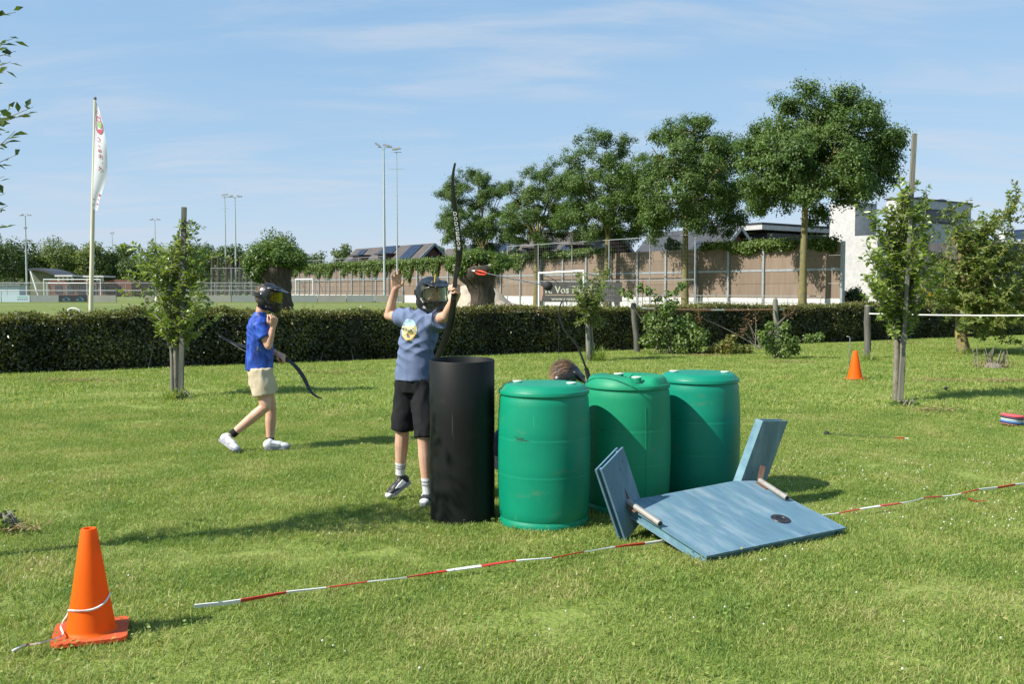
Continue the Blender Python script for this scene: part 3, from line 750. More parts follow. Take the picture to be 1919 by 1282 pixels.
def house(label, apex, L_, W_, eave, rm, wm, solar=(), dorm=(), chim=(), sky=(), win=(), name='house'):
    A = Vector(apex); t = thing(name, label, 'house', (A.x, A.y, 0)); e = Vector((0, 0, 1)); hw = W_ / 2; zr = A.z
    g = Vector((A.x, A.y, 0))
    def pt(s, v, z): return g + U * s + V_ * v + Vector((0, 0, z))
    mb = MB()
    mb.slab([pt(.3, -hw + .3, 0), pt(.3, hw - .3, 0), pt(.3, hw - .3, eave), pt(.3, 0, zr - .25), pt(.3, -hw + .3, eave)], U * (L_ - .6)); mb.build('wall', wm, t, fix=True)
    ov = .35; sl = (zr - eave) / hw
    for sgn in (-1, 1):
        mb = MB(); q = [pt(-ov, 0, zr), pt(-ov, sgn * (hw + ov), eave - ov * sl), pt(L_ + ov, sgn * (hw + ov), eave - ov * sl), pt(L_ + ov, 0, zr)]
        mb.slab(q, (0, 0, .18)); rf = mb.build('roof', rm, t, fix=True)
        mb = MB(); mb.bar(pt(-ov - .03, 0, zr + .06), pt(-ov - .03, sgn * (hw + ov), eave - ov * sl + .06), .10, .32); mb.build('bargeboard', 'galv', t)
        if sgn == -1:
            nrm = (q[1] - q[0]).cross(q[2] - q[1]).normalized()
            if nrm.z < 0: nrm = -nrm
            for (s0, s1, f0, f1) in solar:
                def rp(s, f): return pt(s, -f * hw, zr + .26 - f * (zr - eave))
                nx = max(1, int(round((s1 - s0) / 1.05)))
                for k in range(nx):
                    a_, b_ = s0 + (s1 - s0) * k / nx, s0 + (s1 - s0) * (k + .94) / nx
                    mb = MB(); mb.slab([rp(a_, f0), rp(a_, f1), rp(b_, f1), rp(b_, f0)], nrm * .06); mb.build('solar_panel', 'solar', t, fix=True)
            for (s0, s1, f0, f1) in sky:
                mb = MB(); mb.slab([pt(s, -f * hw, zr + .2 - f * (zr - eave)) for s, f in ((s0, f0), (s0, f1), (s1, f1), (s1, f0))], nrm * .1); mb.build('skylight', 'window_glass', t, fix=True)
            for (s0, s1, f, h) in dorm:
                zb = zr - f * (zr - eave); mb = MB()
                mb.slab([pt(s0, -f * hw, zb - .8), pt(s1, -f * hw, zb - .8), pt(s1, -f * hw, zb + h), pt(s0, -f * hw, zb + h)], V_ * (f * hw * .8)); d_ = mb.build('dormer', wm, t, fix=True)
                mb = MB(); mb.slab([pt(s0 - .3, -f * hw - .4, zb + h), pt(s1 + .3, -f * hw - .4, zb + h), pt(s1 + .3, -.1 * hw, zb + h), pt(s0 - .3, -.1 * hw, zb + h)], (0, 0, .2)); mb.build('dormer_roof', 'frame_dark', d_, fix=True)
                mb = MB(); mb.slab([pt(s0 + .3, -f * hw - .02, zb - .1), pt(s1 - .3, -f * hw - .02, zb - .1), pt(s1 - .3, -f * hw - .02, zb + h - .3), pt(s0 + .3, -f * hw - .02, zb + h - .3)], V_ * -.03); mb.build('dormer_window', 'window_glass', d_, fix=True)
    for (s, v, h) in chim:
        mb = MB(); mb.box(pt(s, v, zr + h / 2 - .8), (.8, .8, h + 1.0), Matrix.Rotation(math.atan2(U.y, U.x), 3, 'Z')); mb.build('chimney', 'brick_red', t)
    for (v, z, w_, h) in win:
        mb = MB(); mb.slab([pt(.28, v - w_ / 2, z), pt(.28, v + w_ / 2, z), pt(.28, v + w_ / 2, z + h), pt(.28, v - w_ / 2, z + h)], U * -.05); mb.build('window', 'window_glass', t, fix=True)
    return t
house('long brick row house with solar panels left of the archer head', P(812, 458, 130), 22.5, 9.6, 3.4, 'roof_tile', 'brick_red', solar=((2.2, 5.4, .05, .5), (9.0, 13.4, .02, .3), (18.2, 20.4, .08, .5)), dorm=((8.0, 10.2, .62, 1.5), (15.5, 18.0, .62, 1.5)), chim=(), sky=((4.6, 5.4, .62, .78), (6.6, 7.4, .62, .78)), win=((0, 5.2, 1.0, 1.1),))
house('brick house with dark roof behind the white goal and third tall tree', P(1152, 431, 102), 14.5, 9.8, 3.0, 'roof_tile', 'brick_red', solar=((3.5, 6.5, .35, .85),), dorm=((8.5, 11.0, .7, 1.7), (1.8, 3.2, .72, 1.8)), chim=(), win=((0, 5.0, 1.0, 1.1),))
house('small house with blue solar roof behind the leftmost tall tree', P(968, 455, 128), 12.0, 8.5, 3.2, 'roof_dark', 'brick_red', solar=((1.0, 10.5, .1, .8),))
house('small brick gable house behind the bow', P(874, 466, 165), 6.0, 8.0, 3.5, 'roof_tile', 'brick_red')
house('dark tiled house behind the ball catch fence end', P(1384, 428, 96), 12.0, 10.0, 3.0, 'roof_dark', 'brick_red', sky=((3.0, 4.0, .3, .6),))
def block(name, mb_mat, corner, sl, sr, z0, z1, parent):
    """box with its near corner at `corner`; sl metres back along the left face, sr metres along the right face"""
    c = Vector((corner[0], corner[1], 0)); mb = MB()
    mb.slab([c + Vector((0, 0, z0)), c + U * sl + Vector((0, 0, z0)), c + U * sl + V_ * sr + Vector((0, 0, z0)), c + V_ * sr + Vector((0, 0, z0))], (0, 0, z1 - z0)); return mb.build(name, mb_mat, parent, fix=True)
def face_slab(c, v0, v1, z0, z1, off, t, d='R'):
    """thin slab on the right (V_) face or the left (U) face of a block"""
    a, n = (V_, -U) if d == 'R' else (U, -V_); c = Vector((c[0], c[1], 0)) + n * off
    return [c + a * v0 + Vector((0, 0, z0)), c + a * v1 + Vector((0, 0, z0)), c + a * v1 + Vector((0, 0, z1)), c + a * v0 + Vector((0, 0, z1))], n * t
wh = thing('modern_house', 'white brick modern flat roofed house behind the staked pear tree', 'house', P(1603, 600, 95).to_2d().to_3d())
c1 = P(1603, 378, 95); block('tower', 'brick_white', c1, 2.9, 3.6, 0, c1.z, wh)
c2 = P(1645, 440, 88); block('wing', 'brick_white', c2, 5.2, 3.0, 0, c2.z, wh)
c3 = P(1700, 371, 93); block('main_block', 'brick_white', c3, 2.2, 11.7, 0, c3.z, wh); block('roof_edge', 'frame_dark', c3 - V_ * .12 - U * .12, 2.44, 11.94, c3.z + .002, c3.z + .12, wh)
for (v0, v1) in ((1.1, 3.0), (3.25, 8.6)):
    zz1, zz0 = P(1750, 391, 95).z, P(1750, 417, 95).z
    mb = MB(); mb.slab(*face_slab(c3, v0, v1, zz0, zz1, .0, .06)); w_ = mb.build('window', 'frame_dark', wh, fix=True)
    mb = MB(); mb.slab(*face_slab(c3, v0 + .18, v1 - .18, zz0 + .15, zz1 - .15, .062, .02)); mb.build('pane', M['window_glass'], w_, fix=True)
for v in (4.0, 8.0):
    c = c3 + V_ * v + U * 1.2; mb = MB(); mb.sphere((c.x, c.y, c3.z + .1), (.7, .7, .35), 10, 6); mb.build('roof_dome', 'window_glass', wh)
db = thing('flat_roof_building', 'dark flat roofed building with pale fascia beside the tallest tree', 'building', P(1440, 600, 96).to_2d().to_3d())
c4 = P(1438, 436, 98); block('wall', 'plaster_dark', c4, 5, 12, 0, c4.z, db); zt = P(1430, 421, 97).z
c5 = P(1428, 430, 97); block('roof', 'frame_dark', c5, 7, 14.5, zt + .002, zt + .25, db); block('fascia', 'brick_white', c5, 7, 14.5, zt - .45, zt, db)
c6 = P(1392, 444, 100); block('annex', 'roof_tile', c6, 4, 4, 0, c6.z, db)
ab = thing('low_building', 'low brown building with solar roof at the right edge', 'building', P(1835, 600, 78).to_2d().to_3d())
c7 = P(1838, 452, 78); block('wall', 'plaster_dark', c7, 6, 14, 0, c7.z, ab); q = P(1872, 449, 79)
mb = MB(); mb.slab([P(1866, 448, 80), P(1884, 432, 82), P(1990, 424, 84), P(1990, 448, 82)], (0, .15, 0)); mb.build('solar_roof', 'solar', ab)
mb = MB(); mb.box(P(1886, 441, 79), (.85, .7, .6)); a_ = mb.build('air_conditioner', 'white_paint', ab); mb = MB(); mb.box(P(1889, 441, 78.63), (.5, .03, .45)); mb.build('grille', 'lamp_dark', a_)
mb = MB(); c = P(1886, 449, 79); mb.box((c.x, c.y, c7.z + .35), (.7, .6, .7)); mb.build('plinth', 'concrete', ab)
# far left club buildings
cb = thing('clubhouse', 'low clubhouse with dark curved roof at far left', 'building', P(80, 540, 190).to_2d().to_3d())
Yc = 190; mb = MB(); arc = [P(52, 503, Yc), P(64, 502, Yc), P(76, 504, Yc), P(88, 507, Yc), P(98, 511, Yc), P(107, 515, Yc)]
arc2 = [p + Vector((0, 0, -.45)) for p in reversed(arc)]; mb.slab(arc + arc2, (0, 9, 0)); mb.build('curved_roof', 'roof_dark', cb, fix=True)
mb = MB(); q = [P(56, 505, Yc + 1), P(76, 506, Yc + 1), P(90, 510, Yc + 1), P(104, 517, Yc + 1)]; mb.slab(q + [Vector((q[-1].x, Yc + 1, 0)), Vector((q[0].x, Yc + 1, 0))], (0, 6, 0)); mb.build('wall', mk('olive_wall', (.12, .13, .07), (.17, .17, .1), 1), cb, fix=True)
mb = MB(); a = P(57, 508, Yc - .5); mb.bar(a, (a.x + 1.5, Yc - .5, 0), .25, .25); mb.build('strut', 'white_paint', cb)
lb = thing('brick_shed', 'long low brown brick building behind the far goals', 'building', P(170, 540, 165).to_2d().to_3d())
a, b = P(92, 521, 165), P(246, 524, 165); mb = MB(); mb.slab([(a.x, 165, 0), (b.x, 165, 0), (b.x, 165, b.z), (a.x, 165, b.z)], (0, 8, 0)); mb.build('wall', 'brick_red', lb, fix=True)
for x0, x1, yy in ((105, 138, 517), (158, 196, 518)):
    a, b = P(x0, yy, 163), P(x1, yy, 163); mb = MB(); mb.box(((a.x + b.x) / 2, 165, a.z), (b.x - a.x, 5, .3)); c_ = mb.build('canopy', 'concrete', lb)
    for k in range(4): x = a.x + (b.x - a.x) * (k + .5) / 4; mb = MB(); mb.box((x, 163.2, a.z - .5), (.3, .3, .7)); mb.build('canopy_post', 'concrete', c_)
for k in range(6): x = P(110 + k * 22, 540, 165).x; mb = MB(); mb.box((x, 164.97, 1.7), (1.1, .1, 1.3)); mb.build('window', 'window_glass', lb)
sh = thing('white_shelter', 'pale dugout shelters behind fence at the left edge', 'shelter', P(20, 545, 150).to_2d().to_3d())
a, b = P(-30, 530, 150), P(42, 530, 150); mb = MB(); mb.box(((a.x + b.x) / 2, 150, 1.3), (b.x - a.x, 2, 1.9)); mb.build('wall', M['board_blue'], sh); mb = MB(); mb.box(((a.x + b.x) / 2, 150, 2.4), (b.x - a.x + .6, 2.6, .15)); mb.build('roof', 'galv', sh)
# ================================================================ TREES
M['ash_leaf'] = leafmat('ash_leaf', (0.038, 0.084, 0.018), (0.148, 0.222, 0.050), 0.36, 0.45, 0.35, 0.35)
M['far_leaf'] = leafmat('far_leaf', (0.050, 0.090, 0.030), (0.150, 0.200, 0.065), 0.25, 0.55, 0.12, 0.3)  # lightened and slightly blue: distance haze put into the leaf colour
M['far_leaf_light'] = leafmat('far_leaf_light', (0.080, 0.130, 0.034), (0.215, 0.255, 0.080), 0.3, 0.55, 0.15, 0.3)
M['willow_leaf'] = leafmat('willow_leaf', (0.050, 0.105, 0.014), (0.165, 0.235, 0.045), 0.35, 0.4, 0.8, 0.4)
M['fruit_leaf'] = leafmat('fruit_leaf', (0.085, 0.155, 0.022), (0.320, 0.385, 0.100), 0.42, 0.33, 2.0, 0.6)
M['edge_leaf'] = leafmat('edge_leaf', (0.030, 0.062, 0.012), (0.110, 0.160, 0.038), 0.32, 0.4, 2.0, 0.5)  # darker fruit leaf for the backlit edge tree, shade put into the colour
M['apple_leaf'] = leafmat('apple_leaf', (0.075, 0.130, 0.024), (0.270, 0.320, 0.095), 0.42, 0.4, 1.5, 0.5)
def clump_cloud(C, Rr, n, r, flat=0.75):
    """leaves spread through ball-like clumps; normals lean outward and up"""
    k = r.integers(0, len(C), n); d = r.normal(size=(n, 3)); d /= np.linalg.norm(d, axis=1, keepdims=True)
    q = r.uniform(0, 1, n) ** 0.45
    off = d * (Rr[k] * q)[:, None]; off[:, 2] *= flat
    N_ = d * 0.9 + r.normal(0, 0.5, (n, 3)); N_[:, 2] += 0.55
    return C[k] + off, N_
def tall_tree(label, px, ybase, Y, top, cw, fork, z0, seed, nclump=64, nleaf=15000, tr=.27, lean=0.0, skew=0.0):
    r = np.random.default_rng(seed); b = Vector((pxX(px, Y), Y, 0)); H = P(px, top, Y).z
    t = thing('ash_tree', label, 'tree', b, 'tall trees in a row before the barrier')
    F_ = b + Vector((lean, 0, fork)); mb = MB()
    mb.tube([b, b + Vector((lean * .3, 0, fork * .4)), F_, F_ + Vector((lean * .4, 0, 1.2))], [tr * 1.35, tr, tr * .85, tr * .5], 10); tk = mb.build('trunk', 'bark_ash', t, smooth=70)
    zw = z0 + (H - z0) * .46; cc = np.array([b.x + lean + skew, Y, zw]); C, Rr, tries = [], [], 0; nbig = int(nclump * .60)
    while len(C) < nbig and tries < 9000:                                          # main boughs
        tries += 1; d = r.normal(size=3); d /= np.linalg.norm(d); q = r.uniform(.12, 1) ** .40
        vz = (H - zw) if d[2] > 0 else (zw - z0); rr = cw * r.uniform(.070, .120)
        p = cc + d * np.array([cw / 2 - rr * .7, cw / 2 - rr * .7, vz - rr * .5]) * q * r.uniform(.93, 1.07)
        hor = math.hypot(p[0] - cc[0], p[1] - cc[1])
        if p[2] < fork + 2.6 and hor < cw * .22: continue                       # open underside where the limbs show
        if p[2] < fork and hor < cw * .30 and r.uniform() < .6: continue
        if any(np.linalg.norm(p - c_) < (rr + r_) * .55 for c_, r_ in zip(C, Rr)): continue
        C.append(p); Rr.append(rr)
    big, sub_, sr = np.array(C), [], []
    for c_, r_ in zip(C, Rr):                                                      # leafy sprays on every bough
        for k in range(int(r.integers(8, 13))):
            d = r.normal(size=3); d /= np.linalg.norm(d); d[2] *= .75; sub_.append(c_ + d * r_ * r.uniform(.35, 1.12)); sr.append(cw * r.uniform(.027, .052))
    Pn, N_ = clump_cloud(np.array(sub_), np.array(sr), int(nleaf * 2.1), r, .66)
    outw = Pn - cc; outw /= (np.linalg.norm(outw, axis=1, keepdims=True) + 1e-6); N_ = N_ * .8 + outw * .55
    Pn += r.normal(0, 1, Pn.shape) * cw * np.where(r.uniform(0, 1, (len(Pn), 1)) < .25, .024, .011); C = big
    leaf_object('crown', Pn, N_, cw * .0175, cw * .0088, 'ash_leaf', t, r=r, droop=.25)
    mb = MB(); nl = 9; limbs = []
    for k in range(nl):
        a = 2 * math.pi * k / nl + r.uniform(-.3, .3); hr = cw * r.uniform(.22, .33); e = cc + np.array([math.cos(a) * hr, math.sin(a) * hr, r.uniform(-.05, .30) * (H - z0)])
        s = F_ + Vector((0, 0, r.uniform(-.6, .9))); m_ = s.lerp(Vector(e), .5) + Vector((math.cos(a) * -.5, 0, r.uniform(-.2, .9)))
        pth = bez(s, m_, e, 8); mb.tube(pth, [tr * .46 * (1 - .78 * i / 8) for i in range(9)], 6); limbs.append(pth)
    pth = bez(F_, F_ + Vector((.3, 0, 2.5)), Vector((cc[0], Y, H - cw * .16)), 8); mb.tube(pth, [tr * .6 * (1 - .85 * i / 8) for i in range(9)], 6); limbs.append(pth)
    for i in range(len(C)):
        best = min(limbs, key=lambda l: min((q - Vector(C[i])).length for q in l[3:])); s = min(best[2:], key=lambda q: (q - Vector(C[i])).length + .8 * max(0, q.z - C[i][2]))
        mb.tube(bez(s, s.lerp(Vector(C[i]), .5) + Vector((0, 0, .3)), Vector(C[i]), 4), [tr * .17, tr * .13, tr * .1, tr * .07, .015], 5)
    mb.build('limbs', 'bark_ash', t, smooth=80)
    return t
tall_tree('tallest tree of the row, at its right end before the white house', 1503, 572, 69.5, 157, 12.2, 8.0, 5.9, 41, 140, 42000, .25, .1, .8)
tall_tree('second tall tree from the right in the row before the barrier', 1283, 572, 80.0, 207, 11.4, 7.3, 4.6, 42, 125, 36000, .27, 0, .5)
tall_tree('middle tall tree of the row, directly behind the white goal', 1137, 572, 88.5, 243, 10.6, 6.8, 4.6, 43, 120, 32000, .30, .1, -.2)
tall_tree('second tall tree from the left in the row, left of the white goal', 1005, 572, 98.0, 293, 9.6, 6.0, 4.3, 44, 105, 27000, .27, 0, .3)
tall_tree('leftmost tall tree of the row, just right of the raised bow', 906, 572, 106.0, 308, 10.0, 5.6, 4.0, 45, 105, 27000, .27, 0, -.7)

def bushy_tree(label, px, wpx, top, Y, bot, seed, mat='far_leaf', n=2600, leaf=.55, group='trees of the far tree line', trunk=True):
    r = np.random.default_rng(seed); b = Vector((pxX(px, Y), Y, 0)); H = P(px, top, Y).z; Z0 = max(.3, P(px, bot, Y).z); W_ = wpx * Y / FPX
    t = thing('broadleaf_tree', label, 'tree', b, group); cc = np.array([b.x, Y, (H + Z0) / 2]); rad = np.array([W_ / 2, W_ / 2, (H - Z0) / 2]); C = []
    for k in range(34):
        d = r.normal(size=3); d /= np.linalg.norm(d); C.append(cc + d * rad * r.uniform(.35, .82))
    C = np.array(C); Rr = r.uniform(.16, .26, len(C)) * W_ * .8; Rr = np.minimum(Rr, (H - Z0) * .3)
    Pn, N_ = clump_cloud(C, Rr, n, r, .8); leaf_object('crown', Pn, N_, leaf, leaf * .62, mat, t, r=r)
    mb = MB(); mb.tube([b, b + Vector((.1, 0, Z0 + .5)), b + Vector((0, 0, (H + Z0) / 2))], [.28, .22, .1], 7)
    for k in range(5): mb.tube([b + Vector((0, 0, Z0 + .6)), b.lerp(Vector(C[k]), .5) + Vector((0, 0, (H + Z0) * .28)), Vector(C[k])], [.12, .08, .03], 5)
    mb.build('trunk', 'bark_grey', t)
    return t
words = ['first', 'second', 'third', 'fourth', 'fifth', 'sixth', 'seventh', 'eighth', 'ninth', 'tenth', 'eleventh', 'twelfth', 'thirteenth', 'fourteenth', 'fifteenth']
far = [(-22, 80, 436, 225, 545, 0), (28, 70, 437, 232, 545, 0), (62, 62, 446, 238, 540, 1), (105, 70, 441, 236, 540, 1), (140, 60, 447, 242, 540, 0), (176, 56, 441, 236, 540, 1), (212, 48, 456, 240, 545, 0), (240, 42, 452, 262, 530, 0),
       (258, 52, 469, 210, 545, 0), (300, 62, 459, 205, 545, 0), (345, 62, 448, 200, 545, 0), (392, 60, 446, 196, 545, 0), (432, 52, 452, 192, 530, 0)]
for i, (px_, w_, tp, Y, bt, k) in enumerate(far):
    bushy_tree('%s tree from the left in the far tree line' % words[i], px_, w_ * 1.5, tp, Y, bt, 100 + i, 'far_leaf_light' if k else 'far_leaf', 3600, .62 if Y > 215 else .55)
bushy_tree('tall bushy tree rising directly behind the round pollard willow', 516, 116, 421, 180, 545, 131, 'far_leaf', 4200, .5, 'trees behind the barrier')
bushy_tree('dark tree just right of the round pollard willow', 588, 64, 458, 182, 545, 132, 'far_leaf', 2600, .5, 'trees behind the barrier')
bushy_tree('rounded tree just left of the long brick row house', 648, 62, 453, 190, 540, 133, 'far_leaf', 2600, .5, 'trees behind the barrier')
bushy_tree('small tree between the brick row house and the bow', 830, 46, 449, 172, 535, 134, 'far_leaf_light', 2200, .5, 'trees behind the barrier')
bushy_tree('low tree right of the bow under the leftmost tall tree', 898, 40, 452, 175, 530, 135, 'far_leaf', 2000, .5, 'trees behind the barrier')
bushy_tree('silvery shrub showing above the barrier right of the flared willow', 960, 46, 462, 112, 500, 136, 'far_leaf_light', 1800, .28, 'trees behind the barrier')
bushy_tree('leafy tree behind the barrier between the two rightmost tall trees', 1262, 44, 438, 92, 500, 137, 'far_leaf_light', 1800, .25, 'trees behind the barrier')
bushy_tree('tiny far tree left of the flat roofed building', 1412, 26, 433, 150, 500, 138, 'far_leaf', 900, .4, 'trees behind the barrier')
bushy_tree('green shrub behind the right end of the barrier', 1600, 60, 536, 74, 580, 139, 'far_leaf', 1500, .2, 'trees behind the barrier')
# dark trunks of the wood behind the mesh fence left of the willow
for i, px_ in enumerate((398, 409, 424, 434, 450, 462, 474)):
    b = Vector((pxX(px_, 165), 165, 0)); t = thing('bare_tree', '%s bare dark tree from the left behind the mesh fence' % words[i], 'tree', b, 'bare trunks behind the mesh fence')
    mb = MB(); mb.tube([b, b + Vector((.1, 0, 3)), b + Vector((.2, 0, 7.5))], [.34, .28, .2], 7); mb.build('trunk', 'bark_willow', t)
    mb = MB(); mb.tube([b + Vector((.1, 0, 3.2)), b + Vector((.9, 0, 6.0))], [.12, .05], 5); mb.build('branch', 'bark_willow', t)

# far scrub closing the gaps under the tree line
rs_ = np.random.default_rng(77); n_ = 30000; sx_ = rs_.uniform(-165, -34, n_); Pn = np.stack([sx_, 262 - .35 * (sx_ + 100) + rs_.normal(0, 3, n_), rs_.uniform(0, 1, n_) * 8.5 * (.8 + .3 * np.sin(sx_ * .21) * np.sin(sx_ * .07 + 1))], 1); Pn[:, 2] = np.minimum(Pn[:, 2], 8.5)
N_ = rs_.normal(0, .6, (n_, 3)); N_[:, 1] -= .7; N_[:, 2] += .5
tag(leaf_object('far_scrub', Pn, N_, .8, .55, 'far_leaf', r=rs_), 'dense dark scrub below the far tree line', 'scrub', kind='stuff')
# ---- pollard willows
def knotty(pts, rads, n, seed, amp):
    mb = MB(); mb.tube(spline([(*p, r_) for p, r_ in zip(pts, rads)], 4) and [Vector(q[:3]) for q in spline([(*p, r_) for p, r_ in zip(pts, rads)], 4)], [float(q[3]) for q in spline([(*p, r_) for p, r_ in zip(pts, rads)], 4)], n)
    out = []
    for v in mb.v:
        p = Vector(v); k = noise.noise(p * 2.6 + Vector((seed, 0, 0))) * amp + noise.noise(p * 6 + Vector((0, seed, 0))) * amp * .5; out.append((p.x + k * .9, p.y + k * .6, p.z)); 
    mb.v = out; return mb
def pollard(label, px, Y, pts, rads, crown, seed, n, leaf):
    b = Vector((pxX(px, Y), Y, 0)); t = thing('pollard_willow', label, 'tree', b)
    knotty([Vector((P(x, y, Y).x, Y, max(0, P(x, y, Y).z if y < 650 else 0))) for x, y in pts], rads, 16, seed, .10).build('trunk', 'bark_willow', t, smooth=75)
    r = np.random.default_rng(seed); C, Rr = [], []; mb = MB(); head = Vector((P(*crown[0], Y).x, Y, P(*crown[0], Y).z))
    for (x, y, rr, dy) in crown[1]:
        p = P(x, y, Y + dy); C.append(np.array(p)); Rr.append(rr)
        q = P(x, crown[0][1], Y + dy * .6); mb.tube(bez(Vector((q.x * .5 + head.x * .5, Y + dy * .3, head.z - .1)), q, p, 4), [.06, .05, .035, .02, .01], 5)
    mb.build('shoots', 'bark_grey', t)
    Pn, N_ = clump_cloud(np.array(C), np.array(Rr), n, r, .85); leaf_object('crown', Pn, N_, leaf, leaf * .30, 'willow_leaf', t, r=r, droop=.15, fold=.1)
    mb = MB()
    for k in range(7):
        a = 2 * math.pi * k / 7; c = head + Vector((math.cos(a) * .38, math.sin(a) * .38, -.12 + .08 * math.sin(k * 3))); mb.sphere(c, .17 + .05 * math.sin(k * 5), 9, 6)
    mb.build('knuckles', 'bark_willow', t, smooth=180)
    return t
Y = 35.0
pollard('round headed pollard willow right of the walking boy', 518, Y, [(521, 700), (521, 590), (520, 555), (519, 528), (515, 506), (515, 492)], [.60, .52, .50, .53, .62, .5],
        ((514, 496), [(472, 488, .40, 0), (484, 474, .42, -.3), (502, 466, .42, 0), (522, 465, .42, 0), (542, 470, .42, .2), (560, 482, .36, 0), (496, 484, .40, -.4), (520, 482, .40, -.5), (545, 486, .36, -.3), (468, 502, .26, -.2), (476, 514, .20, -.3), (486, 520, .14, -.3), (562, 494, .26, -.1), (515, 475, .5, .5), (490, 500, .24, -.5), (500, 480, .5, .4)]), 5, 9000, .15)
Y = 38.0
pollard('flared pollard willow with dark trunk right of the bow', 903, Y, [(905, 690), (905, 590), (904, 560), (900, 535), (895, 512), (893, 500)], [.55, .50, .48, .56, .80, .70],
        ((895, 505), [(858, 492, .42, 0), (875, 484, .45, -.3), (895, 480, .42, 0), (915, 484, .42, .2), (935, 488, .40, 0), (865, 503, .34, -.4), (930, 500, .34, -.4), (948, 492, .30, 0), (846, 498, .28, 0)]), 9, 7000, .15)
# ---- sand heap behind the hedge
M['sand'] = mk('sand', (0.36, 0.29, 0.21), (0.48, 0.40, 0.30), 3, .95, .8, 8)
def heap(label, px, Y, rx, ry, h, seed):
    c = Vector((pxX(px, Y), Y, 0)); n = 40; vs, fs = [], []
    for i in range(n):
        for j in range(n):
            u, v = -1 + 2 * i / (n - 1), -1 + 2 * j / (n - 1); d = math.hypot(u, v)
            z = h * max(0, 1 - d ** 1.15) + (noise.noise((u * 4 + seed, v * 4, 0)) * .10 + noise.noise((u * 11, v * 11, seed)) * .05) * h * (1 if d < .95 else 0)
            vs.append((c.x + u * rx, c.y + v * ry, max(-.02, z) if d < 1 else -.02))
    for i in range(n - 1):
        for j in range(n - 1): a = i * n + j; fs.append((a, a + n, a + n + 1, a + 1))
    mb = MB(); mb.add(vs, fs); o = mb.build('sand_heap', 'sand', None, c, 180); tag(o, label, 'sand heap'); return o
heap('pale sand heap behind the flared willow and hedge', 890, 58, 3.3, 3.0, 2.25, 2)

# ---- flag pole with tattered feather flag
M['pole_paint'] = mk('pole_paint', (0.58, 0.52, 0.36), (0.66, 0.61, 0.46), 2, .45); M['flag_white'] = mk('flag_cloth', (0.74, 0.74, 0.77), (0.80, 0.80, 0.82), 2, .8)
M['flag_red'] = mk('flag_red', (0.55, 0.10, 0.16)); M['flag_green'] = mk('flag_green', (0.22, 0.55, 0.12))
Y = 25.0
fl0 = G(168, 660); fl0 = Vector((pxX(167.5, Y), Y, 0)); fp = thing('flag_pole', 'cream flag pole with torn white feather flag behind the hedge', 'flag pole', fl0)
tp = P(178, 184, Y); mb = MB(); mb.tube([fl0, fl0.lerp(tp, .55), tp], [.062, .050, .030], 12); mb.build('pole', 'pole_paint', fp, smooth=60)
mb = MB(); mb.sphere(tp, .045, 8, 6); mb.build('cap', 'steel_dark', fp)
def flag_pt(u, v):
    """u 0..1 across, v 0..1 down; a cloth billowing away from the pole"""
    edge = [(0, 0), (.05, 5), (.2, 15), (.4, 23), (.6, 26), (.68, 25), (.78, 20), (.88, 13), (.93, 11), (1, 10)]
    for (a, wa), (b, wb) in zip(edge[:-1], edge[1:]):
        if a <= v <= b: w_ = wa + (wb - wa) * (v - a) / (b - a); break
    y = 186 + v * 206; x0 = 178 - (y - 184) * .0265
    return P(x0 + 1.0 + u * w_, y + u * (2 + 2 * math.sin(v * 9)), Y - .05 + u * (.03 * math.sin(v * 7 + u * 3) + .02))
nu, nv = 8, 44; vs = [flag_pt(i / nu, j / nv) for j in range(nv + 1) for i in range(nu + 1)]; fs = []
for j in range(nv):
    for i in range(nu):
        if j > 38 and (i * 7 + j * 5) % 6 == 0 and i > 3: continue
        a = j * (nu + 1) + i; fs.append((a, a + 1, a + nu + 2, a + nu + 1))
mb = MB(); mb.add(vs, fs); flag = mb.build('flag', 'flag_white', fp, smooth=180)
def flag_quad(pts, name, mat):
    mb = MB()
    for poly in pts: mb.poly([flag_pt(u, v) + Vector((0, -.012, 0)) for u, v in poly])
    return mb.build(name, mat, flag)
ell = lambda cu, cv, ru, rv, n=18, a0=0, a1=2 * math.pi: [(cu + ru * math.cos(a0 + (a1 - a0) * k / n), cv + rv * math.sin(a0 + (a1 - a0) * k / n)) for k in range(n + 1)]
def ring(cu, cv, ru, rv, t, n=20, a0=0, a1=2 * math.pi):
    o_, i_ = ell(cu, cv, ru, rv, n, a0, a1), ell(cu, cv, ru * (1 - t), rv * (1 - t * .6), n, a0, a1)
    return [[o_[k], o_[k + 1], i_[k + 1], i_[k]] for k in range(n)]
flag_quad(ring(.52, .225, .40, .085, .22) + ring(.52, .145, .36, .05, .22) + [[(.3, .268), (.8, .258), (.72, .296), (.42, .302)]], 'emblem', 'flag_red')
flag_quad([ell(.60, .222, .20, .028)], 'emblem_leaf', 'flag_green')
def rects(L_): return [[(a, b), (c, b), (c, d), (a, d)] for a, b, c, d in L_]
flag_quad(ring(.34, .36, .16, .022, .35, 12, -math.pi * .7, math.pi * .7) + rects([(.36, .412, .42, .430), (.34, .452, .52, .458), (.34, .452, .40, .478), (.46, .452, .52, .478), (.34, .468, .52, .474),
          (.36, .50, .56, .507), (.36, .525, .56, .532), (.36, .50, .42, .515), (.50, .50, .56, .532), (.62, .575, .68, .583)]) + [[(.40, .605), (.54, .622), (.50, .630), (.36, .613)], [(.50, .622), (.54, .630), (.40, .648), (.36, .64)]], 'lettering', 'flag_red')
flag_quad(rects([(.75, .845, .95, .865), (.75, .89, .9, .90), (.7, .93, .9, .945), (.1, .90, .3, .91), (.05, .95, .2, .965)]), 'torn_print', 'flag_red')

